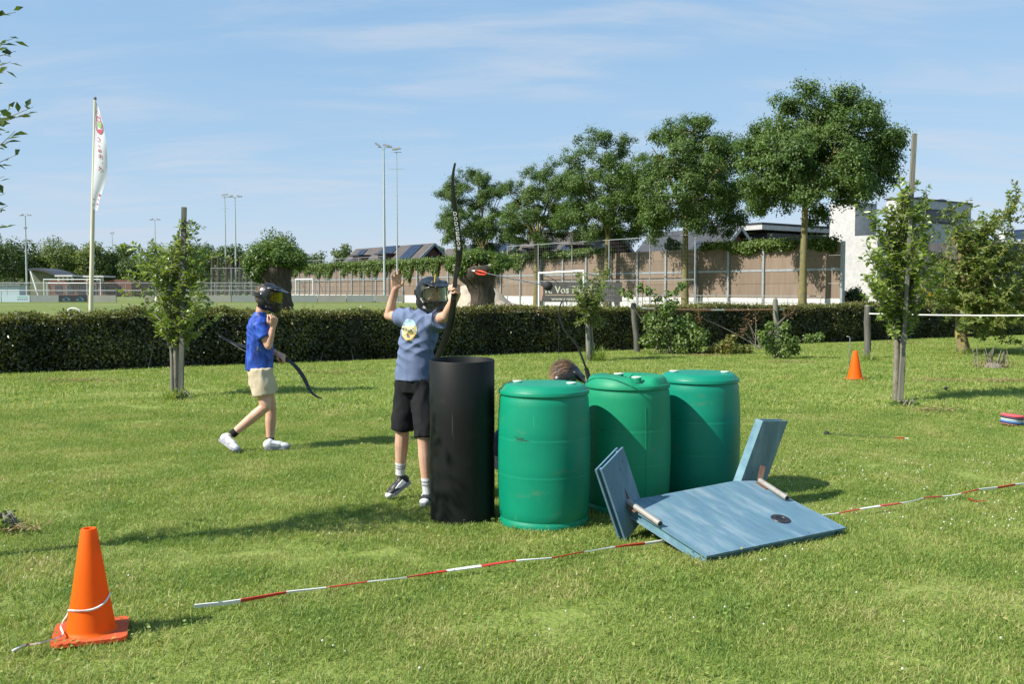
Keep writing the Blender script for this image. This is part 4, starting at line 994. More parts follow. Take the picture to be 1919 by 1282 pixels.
# ---- orchard fence posts with cord
def post(label, px, pyb, pyt, r, lean=0.0, cone=False):
    b = G(px, pyb); tp = P(px + lean, pyt, b.y); t = thing('fence_post', label, 'post', b, 'round wooden posts along the orchard')
    mb = MB(); mb.tube([b - Vector((0, 0, .05)), b.lerp(tp, .3) + Vector((.012, 0, 0)), b.lerp(tp, .7) - Vector((.008, 0, 0)), tp], [r * 1.05, r, r * .97, r * .9], 9); mb.build('shaft', 'wood_weathered' if cone else 'wood_dark', t, smooth=50)
    mb = MB(); mb.tube([tp, tp + Vector((0, 0, .03 if not cone else .09))], [r * .9, r * .6 if not cone else .015], 9); mb.build('top', 'wood_weathered', t)
    return b, tp
pA = post('leaning weathered post right of the little staked apple tree', 1194, 660, 569, .075, -7)
pB = post('pointed grey post standing in the shrub by the hedge', 1457, 646, 562, .08, -4, True)
pC = post('dark wooden post beside the far orange cone', 1625, 672, 574, .075, 1)
pD = post('weathered post just outside the right edge', 2010, 700, 585, .07, 0)
M['cord_red'] = mk('cord_red', (0.33, 0.13, 0.08), (0.42, 0.22, 0.15), 6, .7); M['cord_white'] = mk('cord_white', (0.50, 0.50, 0.46), (0.62, 0.62, 0.58), 6, .6)
def cord(label, a, b, sag, r, mats, step=.5):
    a, b = Vector(a), Vector(b); mb = MB(); n = max(8, int((b - a).length / step)); pts = []
    for i in range(n + 1): t = i / n; p = a.lerp(b, t); p.z -= sag * 4 * t * (1 - t); pts.append(p)
    for i in range(n):
        mb.cur = (0 if (i % 5) else 1) if len(mats) > 1 else 0; mb.tube([pts[i], pts[i + 1]], r, 6, False)
    o = mb.build('rope_line', [M[m_] for m_ in mats], None, a, 180); tag(o, label, 'cord', 'cords strung between the orchard posts'); return o
pBz = pB[1]
cord('red white twisted cord between the leaning post and the pointed post', P(1198, 578, pA[0].y - .09), P(1450, 580, pB[0].y - .09), .03, .022, ['cord_red', 'cord_white'])
cord('red white cord end running right from the pointed post', P(1461, 580, pB[0].y - .09), P(1512, 578, pB[0].y + 2.2), .02, .022, ['cord_red', 'cord_white'])
cord('pale cord strung right from the post by the far cone', P(1629, 588, pC[0].y - .08), P(2010, 591, pD[0].y - .08), .02, .018, ['cord_white'])

# ---- fruit trees: shoots with single leaves
def leafy_shoots(shoots, r, step, leaf, spread=.5):
    Pn, N_, D_ = [], [], []
    for pth in shoots:
        L_ = sum((pth[i + 1] - pth[i]).length for i in range(len(pth) - 1)); n = max(4, int(L_ / step))
        for k in range(n):
            u = (k + r.uniform(0, 1)) / n; u = .12 + .88 * u; q = u * (len(pth) - 1); i = min(int(q), len(pth) - 2); p = pth[i].lerp(pth[i + 1], q - i)
            d = (pth[i + 1] - pth[i]).normalized(); a = r.uniform(0, 6.283); o_ = d.orthogonal().normalized(); o_ = Quaternion(d, a) @ o_
            dd = (d * r.uniform(.1, .8) + o_ * .9 + Vector((0, 0, -.15))).normalized()
            nn_ = Vector((0, 0, 1)) * .9 + o_ * -.2 + Vector(r.normal(0, .45, 3))
            Pn.append(p + o_ * r.uniform(0, .02)); N_.append(nn_); D_.append(dd)
    return np.array(Pn), np.array(N_), np.array(D_)
def fruit_tree(name, label, cat_loc, trunk, tr, shoots, r, leafmat_, leaf=.07, step=.022, bark='bark_grey', group=None, twig=.006):
    t = thing(name, label, 'tree', cat_loc, group); mb = MB(); k = len(trunk); mb.tube(trunk, [tr * (1 - .55 * i / (k - 1)) for i in range(k)], 9); mb.build('trunk', bark, t, smooth=70)
    mb = MB()
    for pth in shoots: mb.tube(pth, [twig * (1.6 - 1.3 * i / (len(pth) - 1)) for i in range(len(pth))], 5)
    mb.build('branches', bark, t, smooth=80)
    Pn, N_, D_ = leafy_shoots(shoots, r, step, leaf); leaf_object('crown', Pn, N_, leaf, leaf * .58, leafmat_, t, r=r, Dn=D_, fold=.18)
    return t
def shoot(a, b, r, bend=.15, n=6):
    a, b = Vector(a), Vector(b); L_ = (b - a).length; m_ = a.lerp(b, .5) + Vector((r.normal(0, bend), r.normal(0, bend), r.normal(0, bend * .4))) * L_; return bez(a, m_, b, n)
def crown_shoots(b, zs, ends, Y, r, per=3, rad=.16, depth=.4, side=3):
    out = []
    for (x, y, w) in ends:
        for k in range(per):
            e = P(x, y, Y + r.normal(0, depth)); e += Vector((r.normal(0, rad * w), 0, r.normal(0, rad * w)))
            s = b + Vector((r.normal(0, .05), r.normal(0, .05), min(max(zs[0], e.z - r.uniform(.35, 1.0)), zs[1]))); m_ = shoot(s, e, r); out.append(m_); L_ = (e - s).length
            for q in range(side):
                i = int(r.integers(2, len(m_))); d = Vector((r.normal(0, 1), r.normal(0, 1), r.normal(.35, .7))).normalized(); out.append(shoot(m_[i], m_[i] + d * L_ * r.uniform(.18, .38), r, .12, 4))
    return out
# left staked tree
r1 = np.random.default_rng(51); Yl = G(325, 742).y; bl = Vector((pxX(327, Yl), Yl, 0))
ends = [(350, 418, .5), (344, 440, .5), (250, 470, .3), (268, 492, .6), (290, 520, .8), (310, 480, .8), (330, 460, .7), (365, 470, .8), (385, 470, .6), (380, 500, .8), (360, 520, 1), (330, 510, 1), (300, 550, 1), (285, 580, .8), (320, 580, 1), (350, 560, 1), (378, 550, .8), (385, 575, .6), (345, 600, 1), (310, 610, .9), (365, 600, .8), (325, 640, .8), (350, 640, .7)]
fruit_tree('young_fruit_tree', 'young leafy fruit tree tied to the leaning plank at left', bl, [bl, bl + Vector((.01, 0, .5)), bl + Vector((0, 0, 1.0)), bl + Vector((.04, 0, 1.7)), bl + Vector((.08, 0, 2.4))], .045, crown_shoots(bl, (.75, 2.2), ends, Yl, r1, 3, .10, .20), r1, 'fruit_leaf', .082, .022)
def stake(label, pb, pt_, Y, w, d, mat, r=False):
    a = Vector((pxX(pb[0], Y), Y, -.05)); b = P(*pt_, Y + .04); t = thing('tree_stake', label, 'stake', a + Vector((0, 0, .05)), 'wooden stakes by the fruit trees'); mb = MB()
    if r: mb.tube([a, a.lerp(b, .5) + Vector((.01, 0, 0)), b], [w * .52, w * .5, w * .47], 9)
    else: mb.bar(a, b, w, d, (0, 1, 0))
    mb.build('shaft', mat, t, smooth=40); tie = a.lerp(b, .9)
    if r: mb = MB(); mb.tube([tie - Vector((0, 0, .025)), tie + Vector((0, 0, .025))], w * .60, 10); mb.build('tie', 'rubber_black', t)
    return t
stake('long grey plank leaning up through the left fruit tree', (336, 742), (345, 388), Yl - .16, .066, .04, 'wood_dark')
stake('short grey round stake at the left fruit tree', (320, 748), (321, 632), Yl - .03, .062, .085, 'wood_weathered', True)
# right staked pear tree
r2 = np.random.default_rng(52); Yr = G(1690, 752).y; br = Vector((pxX(1690, Yr), Yr + .14, 0))
ends = [(1690, 366, .4), (1705, 356, .3), (1738, 372, .4), (1660, 390, .6), (1630, 420, .6), (1690, 400, .9), (1720, 400, .8), (1748, 420, .6), (1650, 440, .9), (1690, 450, 1), (1730, 450, .9), (1615, 470, .7), (1640, 490, 1), (1680, 500, 1), (1725, 500, 1), (1750, 480, .7), (1608, 520, .6), (1640, 540, 1), (1680, 550, 1), (1720, 545, .9), (1745, 530, .7), (1662, 582, .6), (1688, 590, .7), (1706, 585, .5), (1670, 610, .5), (1690, 625, .5)]
fruit_tree('young_pear_tree', 'dense young pear tree tied to the very tall stake', br, [br, br + Vector((0, 0, .6)), br + Vector((-.02, 0, 1.2)), br + Vector((.02, 0, 2.0)), br + Vector((.05, 0, 2.9))], .05, crown_shoots(br, (.95, 2.7), [(1690 + (x - 1690) * .88 + 4, y, w) for x, y, w in ends], Yr + .14, r2, 4, .08, .22, 2), r2, 'fruit_leaf', .090, .023)
stake('very tall thin stake rising out of the right pear tree', (1690, 750), (1714, 250), Yr - .02, .056, .05, 'wood_weathered')
stake('short brown round stake at the right pear tree', (1690, 752), (1693, 628), Yr + .03, .075, .1, 'wood_dark', True)
# old apple tree at the right
r3 = np.random.default_rng(53); Ya = G(1807, 662).y; ba = Vector((pxX(1809, Ya), Ya, 0))
ends = [(1790, 425, .7), (1815, 430, .8), (1860, 430, .5), (1740, 470, 1), (1780, 460, 1), (1830, 470, 1), (1870, 470, .9), (1900, 480, .8), (1720, 510, 1), (1760, 500, 1), (1800, 510, 1), (1850, 510, 1.1), (1900, 520, 1.1), (1935, 500, 1), (1740, 540, 1), (1780, 550, .8), (1840, 550, 1.1), (1890, 560, 1.1), (1930, 560, 1), (1830, 590, .9), (1870, 600, 1), (1910, 600, 1), (1840, 630, .6), (1880, 620, .7), (1960, 540, 1), (1960, 480, 1), (1905, 385, .2), (1990, 580, 1), (2000, 520, 1), (1850, 570, 1), (1880, 540, 1)]
sh_ = crown_shoots(ba + Vector((-.05, 0, 0)), (1.2, 2.4), ends, Ya, r3, 4, .32, .75, 7)
fruit_tree('old_apple_tree', 'spreading old apple tree with lichen trunk at the right edge', ba, [ba, ba + Vector((-.10, 0, .45)), ba + Vector((-.12, 0, 1.0)), ba + Vector((-.1, 0, 1.7)), ba + Vector((-.15, 0, 2.6)), ba + Vector((-.35, 0, 2.85))], .155, sh_, r3, 'apple_leaf', .105, .022, 'bark_lichen', twig=.008)
# little apple tree with stake near the hedge
r4 = np.random.default_rng(54); Ym = G(1104, 676).y; bm_ = Vector((pxX(1112, Ym), Ym, 0))
ends = [(1085, 530, .7), (1100, 525, .7), (1125, 520, .6), (1142, 512, .4), (1075, 545, .6), (1090, 550, .9), (1115, 548, .9), (1135, 540, .7), (1100, 575, .8), (1120, 575, .7), (1080, 570, .5), (1105, 600, .7), (1130, 600, .4), (1090, 600, .5)]
fruit_tree('little_apple_tree', 'little sparse apple tree tied to a round stake before the hedge', bm_, [bm_, bm_ + Vector((-.04, 0, .7)), bm_ + Vector((-.06, 0, 1.3)), bm_ + Vector((-.02, 0, 1.8))], .035, crown_shoots(bm_ + Vector((-.05, 0, 0)), (.9, 1.7), ends, Ym, r4, 3, .13, .22), r4, 'apple_leaf', .09, .028)
stake('round grey stake of the little apple tree near the hedge', (1104, 676), (1100, 584), Ym - .05, .12, .12, 'wood_weathered', True)
# tree just outside the left edge: its twigs reach into the picture and its shadow falls across the lawn
r5 = np.random.default_rng(55); bo = Vector((-3.50, 5.30, 0)); so = []
for (x, y) in ((30, 22), (28, 70), (20, 115), (30, 95), (62, 200), (50, 212), (28, 245), (30, 290), (8, 330), (10, 362), (15, 385), (6, 420), (-40, 60), (-60, 180), (-30, 260), (-80, 330), (-20, 150)):
    e = P(x, y, 5.2 + r5.uniform(-.15, .15)); s = bo + Vector((r5.normal(0, .08), r5.normal(0, .08), min(e.z - .25, 3.2))); so.append(shoot(s, e, r5, .08, 7))
for k in range(46):
    a = r5.uniform(0, 6.28); q = r5.uniform(.3, .95); e = bo + Vector((math.cos(a) * q, math.sin(a) * q * .42, r5.uniform(1.5, 3.7)))
    if (e.x / e.y) > -.50 or e.y < 1: continue
    s = bo + Vector((0, 0, max(1.0, e.z - .6))); so.append(shoot(s, e, r5, .12, 6))
fruit_tree('young_fruit_tree', 'fruit tree at the left edge whose twigs reach into the sky', bo, [bo, bo + Vector((0, 0, 1)), bo + Vector((.03, .02, 2)), bo + Vector((.0, 0, 3.2))], .05, so, r5, 'edge_leaf', .062, .036, twig=.0045)

# ---- shrubs and weeds at the hedge foot
def shrub(name, label, px, pyb, balls, n, leaf, mat, seed, Y=None, wd=.6, stems=10):
    r = np.random.default_rng(seed); b = G(px, pyb) if Y is None else Vector((pxX(px, Y), Y, 0)); t = thing(name, label, 'shrub', b); C, Rr = [], []
    for (x, y, rr) in balls: p = P(x, y, b.y + r.uniform(-.15, .15)); C.append(np.array(p)); Rr.append(rr)
    Pn, N_ = clump_cloud(np.array(C), np.array(Rr), n, r, .9); Pn[:, 2] = np.maximum(Pn[:, 2], .02); leaf_object('foliage', Pn, N_, leaf, leaf * wd, mat, t, r=r)
    mb = MB()
    for k in range(stems): c = Vector(C[k % len(C)]); mb.tube(bez(b + Vector((r.normal(0, .08), r.normal(0, .05), -.02)), b.lerp(c, .5) + Vector((0, 0, .15)), c, 4), [.012, .010, .008, .005, .003], 5)
    mb.build('stems', 'bark_grey', t); return t
M['bramble_leaf'] = leafmat('bramble_leaf', (0.055, 0.115, 0.022), (0.20, 0.27, 0.065), 0.35, 0.4, 2.5, 0.45); M['red_leaf'] = leafmat('reddish_leaf', (0.10, 0.075, 0.03), (0.20, 0.11, 0.06), 0.3, 0.5, 1.5, 0.3)
shrub('bramble_shrub', 'large green bramble shrub before the hedge right of the leaning post', 1262, 664, [(1230, 620, .34), (1255, 605, .36), (1285, 612, .34), (1240, 640, .30), (1275, 645, .30), (1310, 630, .28), (1220, 600, .22), (1250, 580, .22), (1300, 655, .2), (1215, 640, .2)], 2600, .080, 'bramble_leaf', 71, wd=.7)
shrub('bramble_shoot', 'tall bramble shoots with big leaves poking above the hedge', 1240, 662, [(1165, 545, .10), (1180, 552, .12), (1200, 540, .10), (1215, 545, .12), (1232, 560, .14), (1252, 552, .10), (1268, 545, .10), (1278, 535, .08), (1262, 570, .14), (1240, 580, .12)], 260, .11, 'bramble_leaf', 72, Y=G(1240, 662).y + .05, wd=.8)
shrub('flowering_shrub', 'small shrub growing round the pointed post with reddish tips', 1458, 672, [(1440, 640, .22), (1462, 632, .24), (1480, 640, .2), (1450, 655, .22), (1470, 660, .2), (1430, 628, .16), (1490, 655, .14), (1445, 612, .14), (1472, 612, .14), (1515, 634, .12), (1535, 632, .10)], 1500, .075, 'bramble_leaf', 73, wd=.7)
shrub('red_leaved_shrub', 'reddish leaved twigs against the hedge left of the pointed post', 1420, 655, [(1400, 600, .22), (1415, 590, .2), (1390, 620, .2), (1475, 590, .16), (1490, 580, .14), (1310, 595, .2)], 260, .06, 'red_leaf', 74, Y=G(1420, 655).y + .2)
shrub('yellow_weed', 'low yellowish weeds at the hedge foot between the shrubs', 1365, 664, [(1345, 655, .16), (1360, 648, .18), (1378, 652, .16), (1370, 635, .12), (1330, 660, .12), (1400, 655, .12)], 700, .10, 'hedge_tip', 75)
shrub('ground_weed', 'dark leafy clump on bare soil at the left edge', 8, 990, [(5, 975, .05), (14, 970, .05), (20, 980, .04), (-5, 975, .07), (8, 985, .05)], 260, .035, 'bramble_leaf', 76)
shrub('ground_weed', 'small green weed clump at the foot of the right pear tree', 1700, 760, [(1690, 760, .06), (1705, 757, .07), (1716, 760, .05), (1675, 762, .05)], 320, .05, 'bramble_leaf', 77)
shrub('ground_weed', 'small leafy weed clump at the foot of the left fruit tree', 340, 748, [(335, 742, .06), (345, 738, .07), (330, 735, .05)], 220, .05, 'bramble_leaf', 78)
def grass_tuft(label, px, pyb, h, rad, n, seed):
    r = np.random.default_rng(seed); b = G(px, pyb); ob = grass_patch('grass_tuft', n, rad, h, .009, r)
    COL.objects.link(ob); ob.location = b; tag(ob, label, 'grass tuft'); return ob
grass_tuft('tall grass tuft round the little apple tree stake', 1116, 676, .42, .20, 420, 81)
grass_tuft('tall grass tuft at the foot of the post by the far cone', 1632, 676, .28, .18, 320, 82)
grass_tuft('pale tall grass tuft at the hedge foot between the shrubs', 1358, 664, .40, .25, 420, 83)
grass_tuft('grass tuft at the foot of the left fruit tree stakes', 325, 748, .20, .16, 260, 84)
grass_tuft('grass ring round the old apple tree trunk', 1800, 664, .22, .35, 420, 85)
# stump of cut twigs on the right
st = G(1862, 690); t = thing('twig_stump', 'cut back stump with dry upright twigs on the right lawn', 'stump', st); mb = MB(); r = np.random.default_rng(9)
for k in range(26):
    b = st + Vector((r.normal(0, .12), r.normal(0, .08), 0)); mb.tube([b, b + Vector((r.normal(0, .05), r.normal(0, .04), r.uniform(.12, .42)))], [.018, .008], 5)
mb.build('twigs', 'bark_grey', t); mb = MB(); mb.lathe([(.20, -.02), (.17, .05), (.13, .10), (.02, .12)], 12, st); mb.build('root_crown', 'bark_grey', t, smooth=60)
Pn = np.array(st)[None] + np.stack([r.normal(0, .2, 260), r.normal(0, .12, 260), np.abs(r.normal(.06, .06, 260))], 1); leaf_object('dry_leaves', Pn, r.normal(0, 1, (260, 3)), .07, .02, 'thatch', t)
# unidentified orange yellow thing behind the hedge, built as a plain board
yb = thing('orange_board', 'unidentified orange yellow thing built as board on posts, glimpsed through leaves behind the hedge', 'sign board', (pxX(1748, 45), 45, 0)); M['orange_y'] = mk('machine_yellow', (0.62, 0.28, 0.01), (0.70, 0.34, 0.02), 3, .5)
c = P(1748, 548, 45); mb = MB(); mb.box(c, (.85, .08, .62)); mb.build('panel', 'orange_y', yb); mb = MB(); mb.box(c + Vector((.62, 0, 0)), (.3, .06, .5)); mb.build('white_panel', 'white_paint', yb)
for dx in (-.3, .3): mb = MB(); mb.tube([(c.x + dx, 45.07, 0), (c.x + dx, 45.07, c.z + .3)], .03, 6); mb.build('post', 'galv', yb)
# grey hose arch behind the hedge on the left
c0, c1_, c2_ = P(124, 588, 40), P(137, 578, 40), P(153, 588, 40); mb = MB(); mb.tube(spline([tuple(c0 + Vector((-.1, 0, -.9))), tuple(c0), tuple(c1_), tuple(c2_), tuple(c2_ + Vector((.1, 0, -.9)))], 5) and [Vector(q) for q in spline([tuple(c0 + Vector((-.1, 0, -.9))), tuple(c0), tuple(c1_), tuple(c2_), tuple(c2_ + Vector((.1, 0, -.9)))], 5)], .045, 8)
o = mb.build('tube_arch', 'concrete', None, (c0.x, 40, 0), 180); tag(o, 'small grey tube arch peeking over the hedge left of the flag pole', 'tube')
# ================================================================ FOREGROUND OBJECTS
def plastic(name, c, c2, dirt, rough=.38, scr=True, dz=None, loc=(0, 0, 0)):
    """moulded plastic: faint mottling, grime blotches, pale scratches"""
    m, nt, N, L, b = _nt(name); tc = N.new('ShaderNodeTexCoord'); ml = N.new('ShaderNodeMapping'); ml.inputs['Location'].default_value = loc; L.new(tc.outputs['Object'], ml.inputs[0]); o_ = ml.outputs[0]
    n1 = N.new('ShaderNodeTexNoise'); n1.inputs['Scale'].default_value = 2.4; n1.inputs['Detail'].default_value = 7; n1.inputs['Roughness'].default_value = .65; L.new(o_, n1.inputs['Vector'])
    r1_ = N.new('ShaderNodeValToRGB'); r1_.color_ramp.elements[0].position = .35; r1_.color_ramp.elements[1].position = .68; r1_.color_ramp.elements[0].color, r1_.color_ramp.elements[1].color = rgba(c), rgba(c2); L.new(n1.outputs['Fac'], r1_.inputs[0])
    mp = N.new('ShaderNodeMapping'); mp.inputs['Scale'].default_value = (1.5, 1.5, 3.2); L.new(o_, mp.inputs[0])
    n2 = N.new('ShaderNodeTexNoise'); n2.inputs['Scale'].default_value = 2.6; n2.inputs['Detail'].default_value = 9; n2.inputs['Roughness'].default_value = .72; L.new(mp.outputs[0], n2.inputs['Vector'])
    r2_ = N.new('ShaderNodeMapRange'); r2_.inputs['From Min'].default_value = .585; r2_.inputs['From Max'].default_value = .75; r2_.inputs['To Max'].default_value = .75; L.new(n2.outputs['Fac'], r2_.inputs[0])
    mx = N.new('ShaderNodeMix'); mx.data_type = 'RGBA'; L.new(r2_.outputs[0], mx.inputs['Factor']); L.new(r1_.outputs[0], mx.inputs['A']); mx.inputs['B'].default_value = rgba(dirt)
    last = mx.outputs['Result']
    if scr:
        mp2 = N.new('ShaderNodeMapping'); mp2.inputs['Scale'].default_value = (26, 26, 1.6); mp2.inputs['Rotation'].default_value = (.05, .12, 0); L.new(o_, mp2.inputs[0])
        n3 = N.new('ShaderNodeTexNoise'); n3.inputs['Scale'].default_value = 1.4; n3.inputs['Detail'].default_value = 6; L.new(mp2.outputs[0], n3.inputs['Vector'])
        r3_ = N.new('ShaderNodeMapRange'); r3_.inputs['From Min'].default_value = .70; r3_.inputs['From Max'].default_value = .76; r3_.inputs['To Max'].default_value = .45; L.new(n3.outputs['Fac'], r3_.inputs[0])
        mx2 = N.new('ShaderNodeMix'); mx2.data_type = 'RGBA'; L.new(r3_.outputs[0], mx2.inputs['Factor']); L.new(last, mx2.inputs['A']); mx2.inputs['B'].default_value = rgba(tuple(min(1, x * 1.9 + .05) for x in c)); last = mx2.outputs['Result']
    L.new(last, b.inputs['Base Color']); b.inputs['Roughness'].default_value = rough
    rr = N.new('ShaderNodeMapRange'); rr.inputs['To Min'].default_value = rough - .08; rr.inputs['To Max'].default_value = rough + .2; L.new(n2.outputs['Fac'], rr.inputs[0]); L.new(rr.outputs[0], b.inputs['Roughness'])
    n4 = N.new('ShaderNodeTexNoise'); n4.inputs['Scale'].default_value = 60; n4.inputs['Detail'].default_value = 3; L.new(o_, n4.inputs['Vector'])
    bp = N.new('ShaderNodeBump'); bp.inputs['Strength'].default_value = .12; bp.inputs['Distance'].default_value = .004; L.new(n4.outputs['Fac'], bp.inputs['Height']); L.new(bp.outputs[0], b.inputs['Normal'])
    return m
M['green_plastic'] = plastic('green_plastic', (0.001, 0.200, 0.112), (0.003, 0.240, 0.134), (0.11, 0.19, 0.09))
M['green_plastic2'] = plastic('green_plastic_faded', (0.004, 0.205, 0.098), (0.010, 0.245, 0.118), (0.15, 0.19, 0.08), .45, loc=(3.1, 1.7, .4))
M['green_plastic3'] = plastic('green_plastic_deep', (0.001, 0.190, 0.118), (0.002, 0.222, 0.135), (0.09, 0.17, 0.09), .36, loc=(7.3, 4.1, 1.9))
M['black_plastic'] = plastic('black_plastic', (0.005, 0.006, 0.006), (0.008, 0.010, 0.009), (0.022, 0.023, 0.020), .50)
for m_, sp_, tr_ in ((M['green_plastic'], .35, 0), (M['green_plastic2'], .3, 0), (M['green_plastic3'], .35, 0), (M['black_plastic'], .25, 0)): m_.node_tree.nodes['Principled BSDF'].inputs['Specular IOR Level'].default_value = sp_
M['cap_white'] = mk('cap_white', (0.62, 0.66, 0.62), (0.70, 0.72, 0.68), 20, .5)
M['black_scuff'] = mk('scuff_black', (0.02, 0.045, 0.035), None, rough=.8)

# ---- black tube standing open
tc_ = G(867, 970); tube = thing('black_tube', 'tall black plastic tube standing open beside the green barrels', 'tube', tc_)
Rt = 0.219; Ht = 1.085; qt = Matrix.Rotation(R(1.8), 3, 'X')
mb = MB(); mb.lathe([(Rt - .011, -.01), (Rt, -.01), (Rt, .3), (Rt, .7), (Rt, Ht - .004), (Rt - .003, Ht), (Rt - .010, Ht), (Rt - .013, Ht - .004), (Rt - .013, .6), (Rt - .013, 0)], 72, tc_, close=False, rot=qt); mb.build('wall', 'black_plastic', tube, smooth=40)
# ---- three green barrels
def barrel(label, px, pyb, rot, chan, seed, scale=1.0):
    b = G(px, pyb); t = thing('plastic_barrel', label, 'barrel', b, 'green plastic barrels in a row')
    q = Matrix.Rotation(rot, 3, 'Z'); prof = []; gp = 'green_plastic' + ('', '2', '3')[seed - 1]
    def rad(z):
        u = (z - .45) / .45; r_ = .310 - .018 * abs(u) ** 2.2
        for zg, dp in ((.335, .0004), (.345, -.0006), (.575, .0003), (.585, -.0010)):
            if abs(z - zg) < .006: r_ -= -dp if zg in (.335, .575) else -dp
        return r_
    prof = [(.272, -.01), (.297, -.004), (.302, .018), (.296, .034), (.291, .046)] + [(rad(z), z) for z in [.06, .1, .15, .2, .25, .3, .326, .332, .338, .343, .348, .354, .4, .45, .5, .55, .566, .572, .578, .584, .590, .6, .65, .7, .75, .8, .84]] + [(.290, .853), (.291, .860), (.298, .862), (.302, .866), (.302, .886), (.298, .892), (.288, .894)]
    mb = MB(); mb.lathe([(r_ * scale, z) for r_, z in prof], 64, b, close=False, rot=q); body = mb.build('body', gp, t, smooth=38)
    # seam down the side
    mb = MB(); pts = [b + q @ Vector((0, -(r_ + .0005) * scale, z)) for r_, z in prof[5:-9]]; mb.tube(pts, .0022, 5); mb.build('seam', gp, body)
    # lid: domed plate crossed by a sunken channel that holds the bungs
    n, k = 64, 15; vs, fs = [], []
    for i in range(k + 1):
        r_ = .289 * i / k
        for j in range(n):
            a = 2 * math.pi * j / n; x, y = r_ * math.cos(a), r_ * math.sin(a); e = min(1, max(0, (.289 - r_) / .045)); dome = (.036 + .016 * chan) * (1 - (1 - e) ** 2.2)
            c_ = abs(x); ch = 1 - min(1, max(0, (c_ - .045) / .03)); hgt = dome * (1 - .85 * ch * chan)
            vs.append(b + q @ Vector((x * scale, y * scale, .894 + hgt)))
    for i in range(k):
        for j in range(n): a, c_ = i * n + j, i * n + (j + 1) % n; fs.append((a, a + n, c_ + n, c_))
    mb = MB(); mb.add(vs, fs); lid = mb.build('lid', gp, t, smooth=50)
    for y, r_ in (((-.15, .036), (.15, .036)) if chan > .5 else ((-.19, .034), (.19, .034))):
        c = b + q @ Vector((0, y, .896 + (.018 if chan > .5 else .012))); mb = MB(); mb.lathe([(r_, 0), (r_, .022), (r_ * .92, .027), (r_ * .5, .027), (r_ * .5, .020), (.001, .020)], 20, c); bg = mb.build('bung', gp, lid, smooth=40)
        mb = MB(); mb.lathe([(r_ * .96, .0275), (r_ * .94, .033), (.002, .034)], 20, c); mb.build('bung_cap', 'cap_white', bg, smooth=40)
    # scuffs on the flank
    rs = np.random.default_rng(seed); mb = MB()
    for s in range(7 if seed == 1 else 4):
        z = (.595 if seed == 1 else .585) + rs.normal(0, .018); a0 = -math.pi / 2 - R(38) + R(8) * rs.normal(); da = R(rs.uniform(4, 14)); hh = rs.uniform(.0012, .003)
        for g in range(5):
            a, a2 = a0 + da * g / 5, a0 + da * (g + 1) / 5; r_ = (rad(z) + .0012) * scale; zz = z - .004 * g * rs.uniform(0, .5)
            mb.add([b + Vector((math.cos(x_) * r_, math.sin(x_) * r_, w_)) for x_, w_ in ((a, zz - hh * (1 - abs(g - 2) / 4)), (a2, zz - hh * .6), (a2, zz + hh * .6), (a, zz + hh * (1 - abs(g - 2) / 4)))], [(0, 1, 2, 3)])
    mb.build('scuff_marks', 'black_scuff', body)
    return b
b1 = barrel('front green barrel with dark scuff marks, next to the black tube', 1019, 976, R(70), 0, 1, 1.0)
b2 = barrel('middle green barrel with grooved lid and white caps', 1174, 949, R(18), 1.0, 2, 1.0)
b3 = barrel('rear right green barrel half in shadow', 1308, 926, R(80), 0, 3, .985)

# ---- blue wooden obstacle: sloping double panel with two wings
def bluewood(name, c, c2, wear):
    m, nt, N, L, b = _nt(name); o_ = N.new('ShaderNodeTexCoord').outputs['Object']
    mp = N.new('ShaderNodeMapping'); mp.vector_type = 'TEXTURE'; mp.inputs['Rotation'].default_value = (0, 0, R(124)); mp.inputs['Scale'].default_value = (1.0, .26, .8); L.new(o_, mp.inputs[0])
    n1 = N.new('ShaderNodeTexNoise'); n1.inputs['Scale'].default_value = 2.2; n1.inputs['Detail'].default_value = 8; n1.inputs['Roughness'].default_value = .62; L.new(mp.outputs[0], n1.inputs['Vector'])
    cr = N.new('ShaderNodeValToRGB'); e = cr.color_ramp.elements; e[0].position, e[0].color = .36, rgba(c); e[1].position, e[1].color = .70, rgba(wear); k = e.new(.52); k.color = rgba(c2); L.new(n1.outputs['Fac'], cr.inputs[0])
    n2 = N.new('ShaderNodeTexNoise'); n2.inputs['Scale'].default_value = 14; n2.inputs['Detail'].default_value = 6; L.new(mp.outputs[0], n2.inputs['Vector'])
    mx = N.new('ShaderNodeMix'); mx.data_type = 'RGBA'; mx.blend_type = 'MULTIPLY'; mx.inputs['Factor'].default_value = .35; L.new(cr.outputs[0], mx.inputs['A']); L.new(n2.outputs['Color'], mx.inputs['B'])
    L.new(mx.outputs['Result'], b.inputs['Base Color']); b.inputs['Roughness'].default_value = .62
    bp = N.new('ShaderNodeBump'); bp.inputs['Strength'].default_value = .15; bp.inputs['Distance'].default_value = .003; L.new(n2.outputs['Fac'], bp.inputs['Height']); L.new(bp.outputs[0], b.inputs['Normal'])
    return m
M['blue_wood'] = bluewood('blue_paint', (0.098, 0.195, 0.265), (0.130, 0.240, 0.312), (0.26, 0.355, 0.405))
M['blue_edge'] = mk('blue_edge', (0.07, 0.16, 0.21), (0.14, 0.27, 0.32), 8, .7); M['pipe'] = mk('rusty_pipe', (0.38, 0.355, 0.32), (0.24, 0.155, 0.10), 7, .45, metal=.35, lo=.55, hi=.75); M['rust'] = mk('rust_bracket', (0.14, 0.075, 0.05), (0.2, 0.12, 0.08), 14, .8, metal=.3); M['hole'] = mk('bolt_hole', (0.01, 0.01, 0.012))
BL0, BR0 = G(1322, 1056), G(1583, 1001); u_ = (BR0 - BL0); Lp = u_.length; u_.normalize(); v_ = Vector((-u_.y, u_.x, 0)); hh_ = .172; Lv = .765
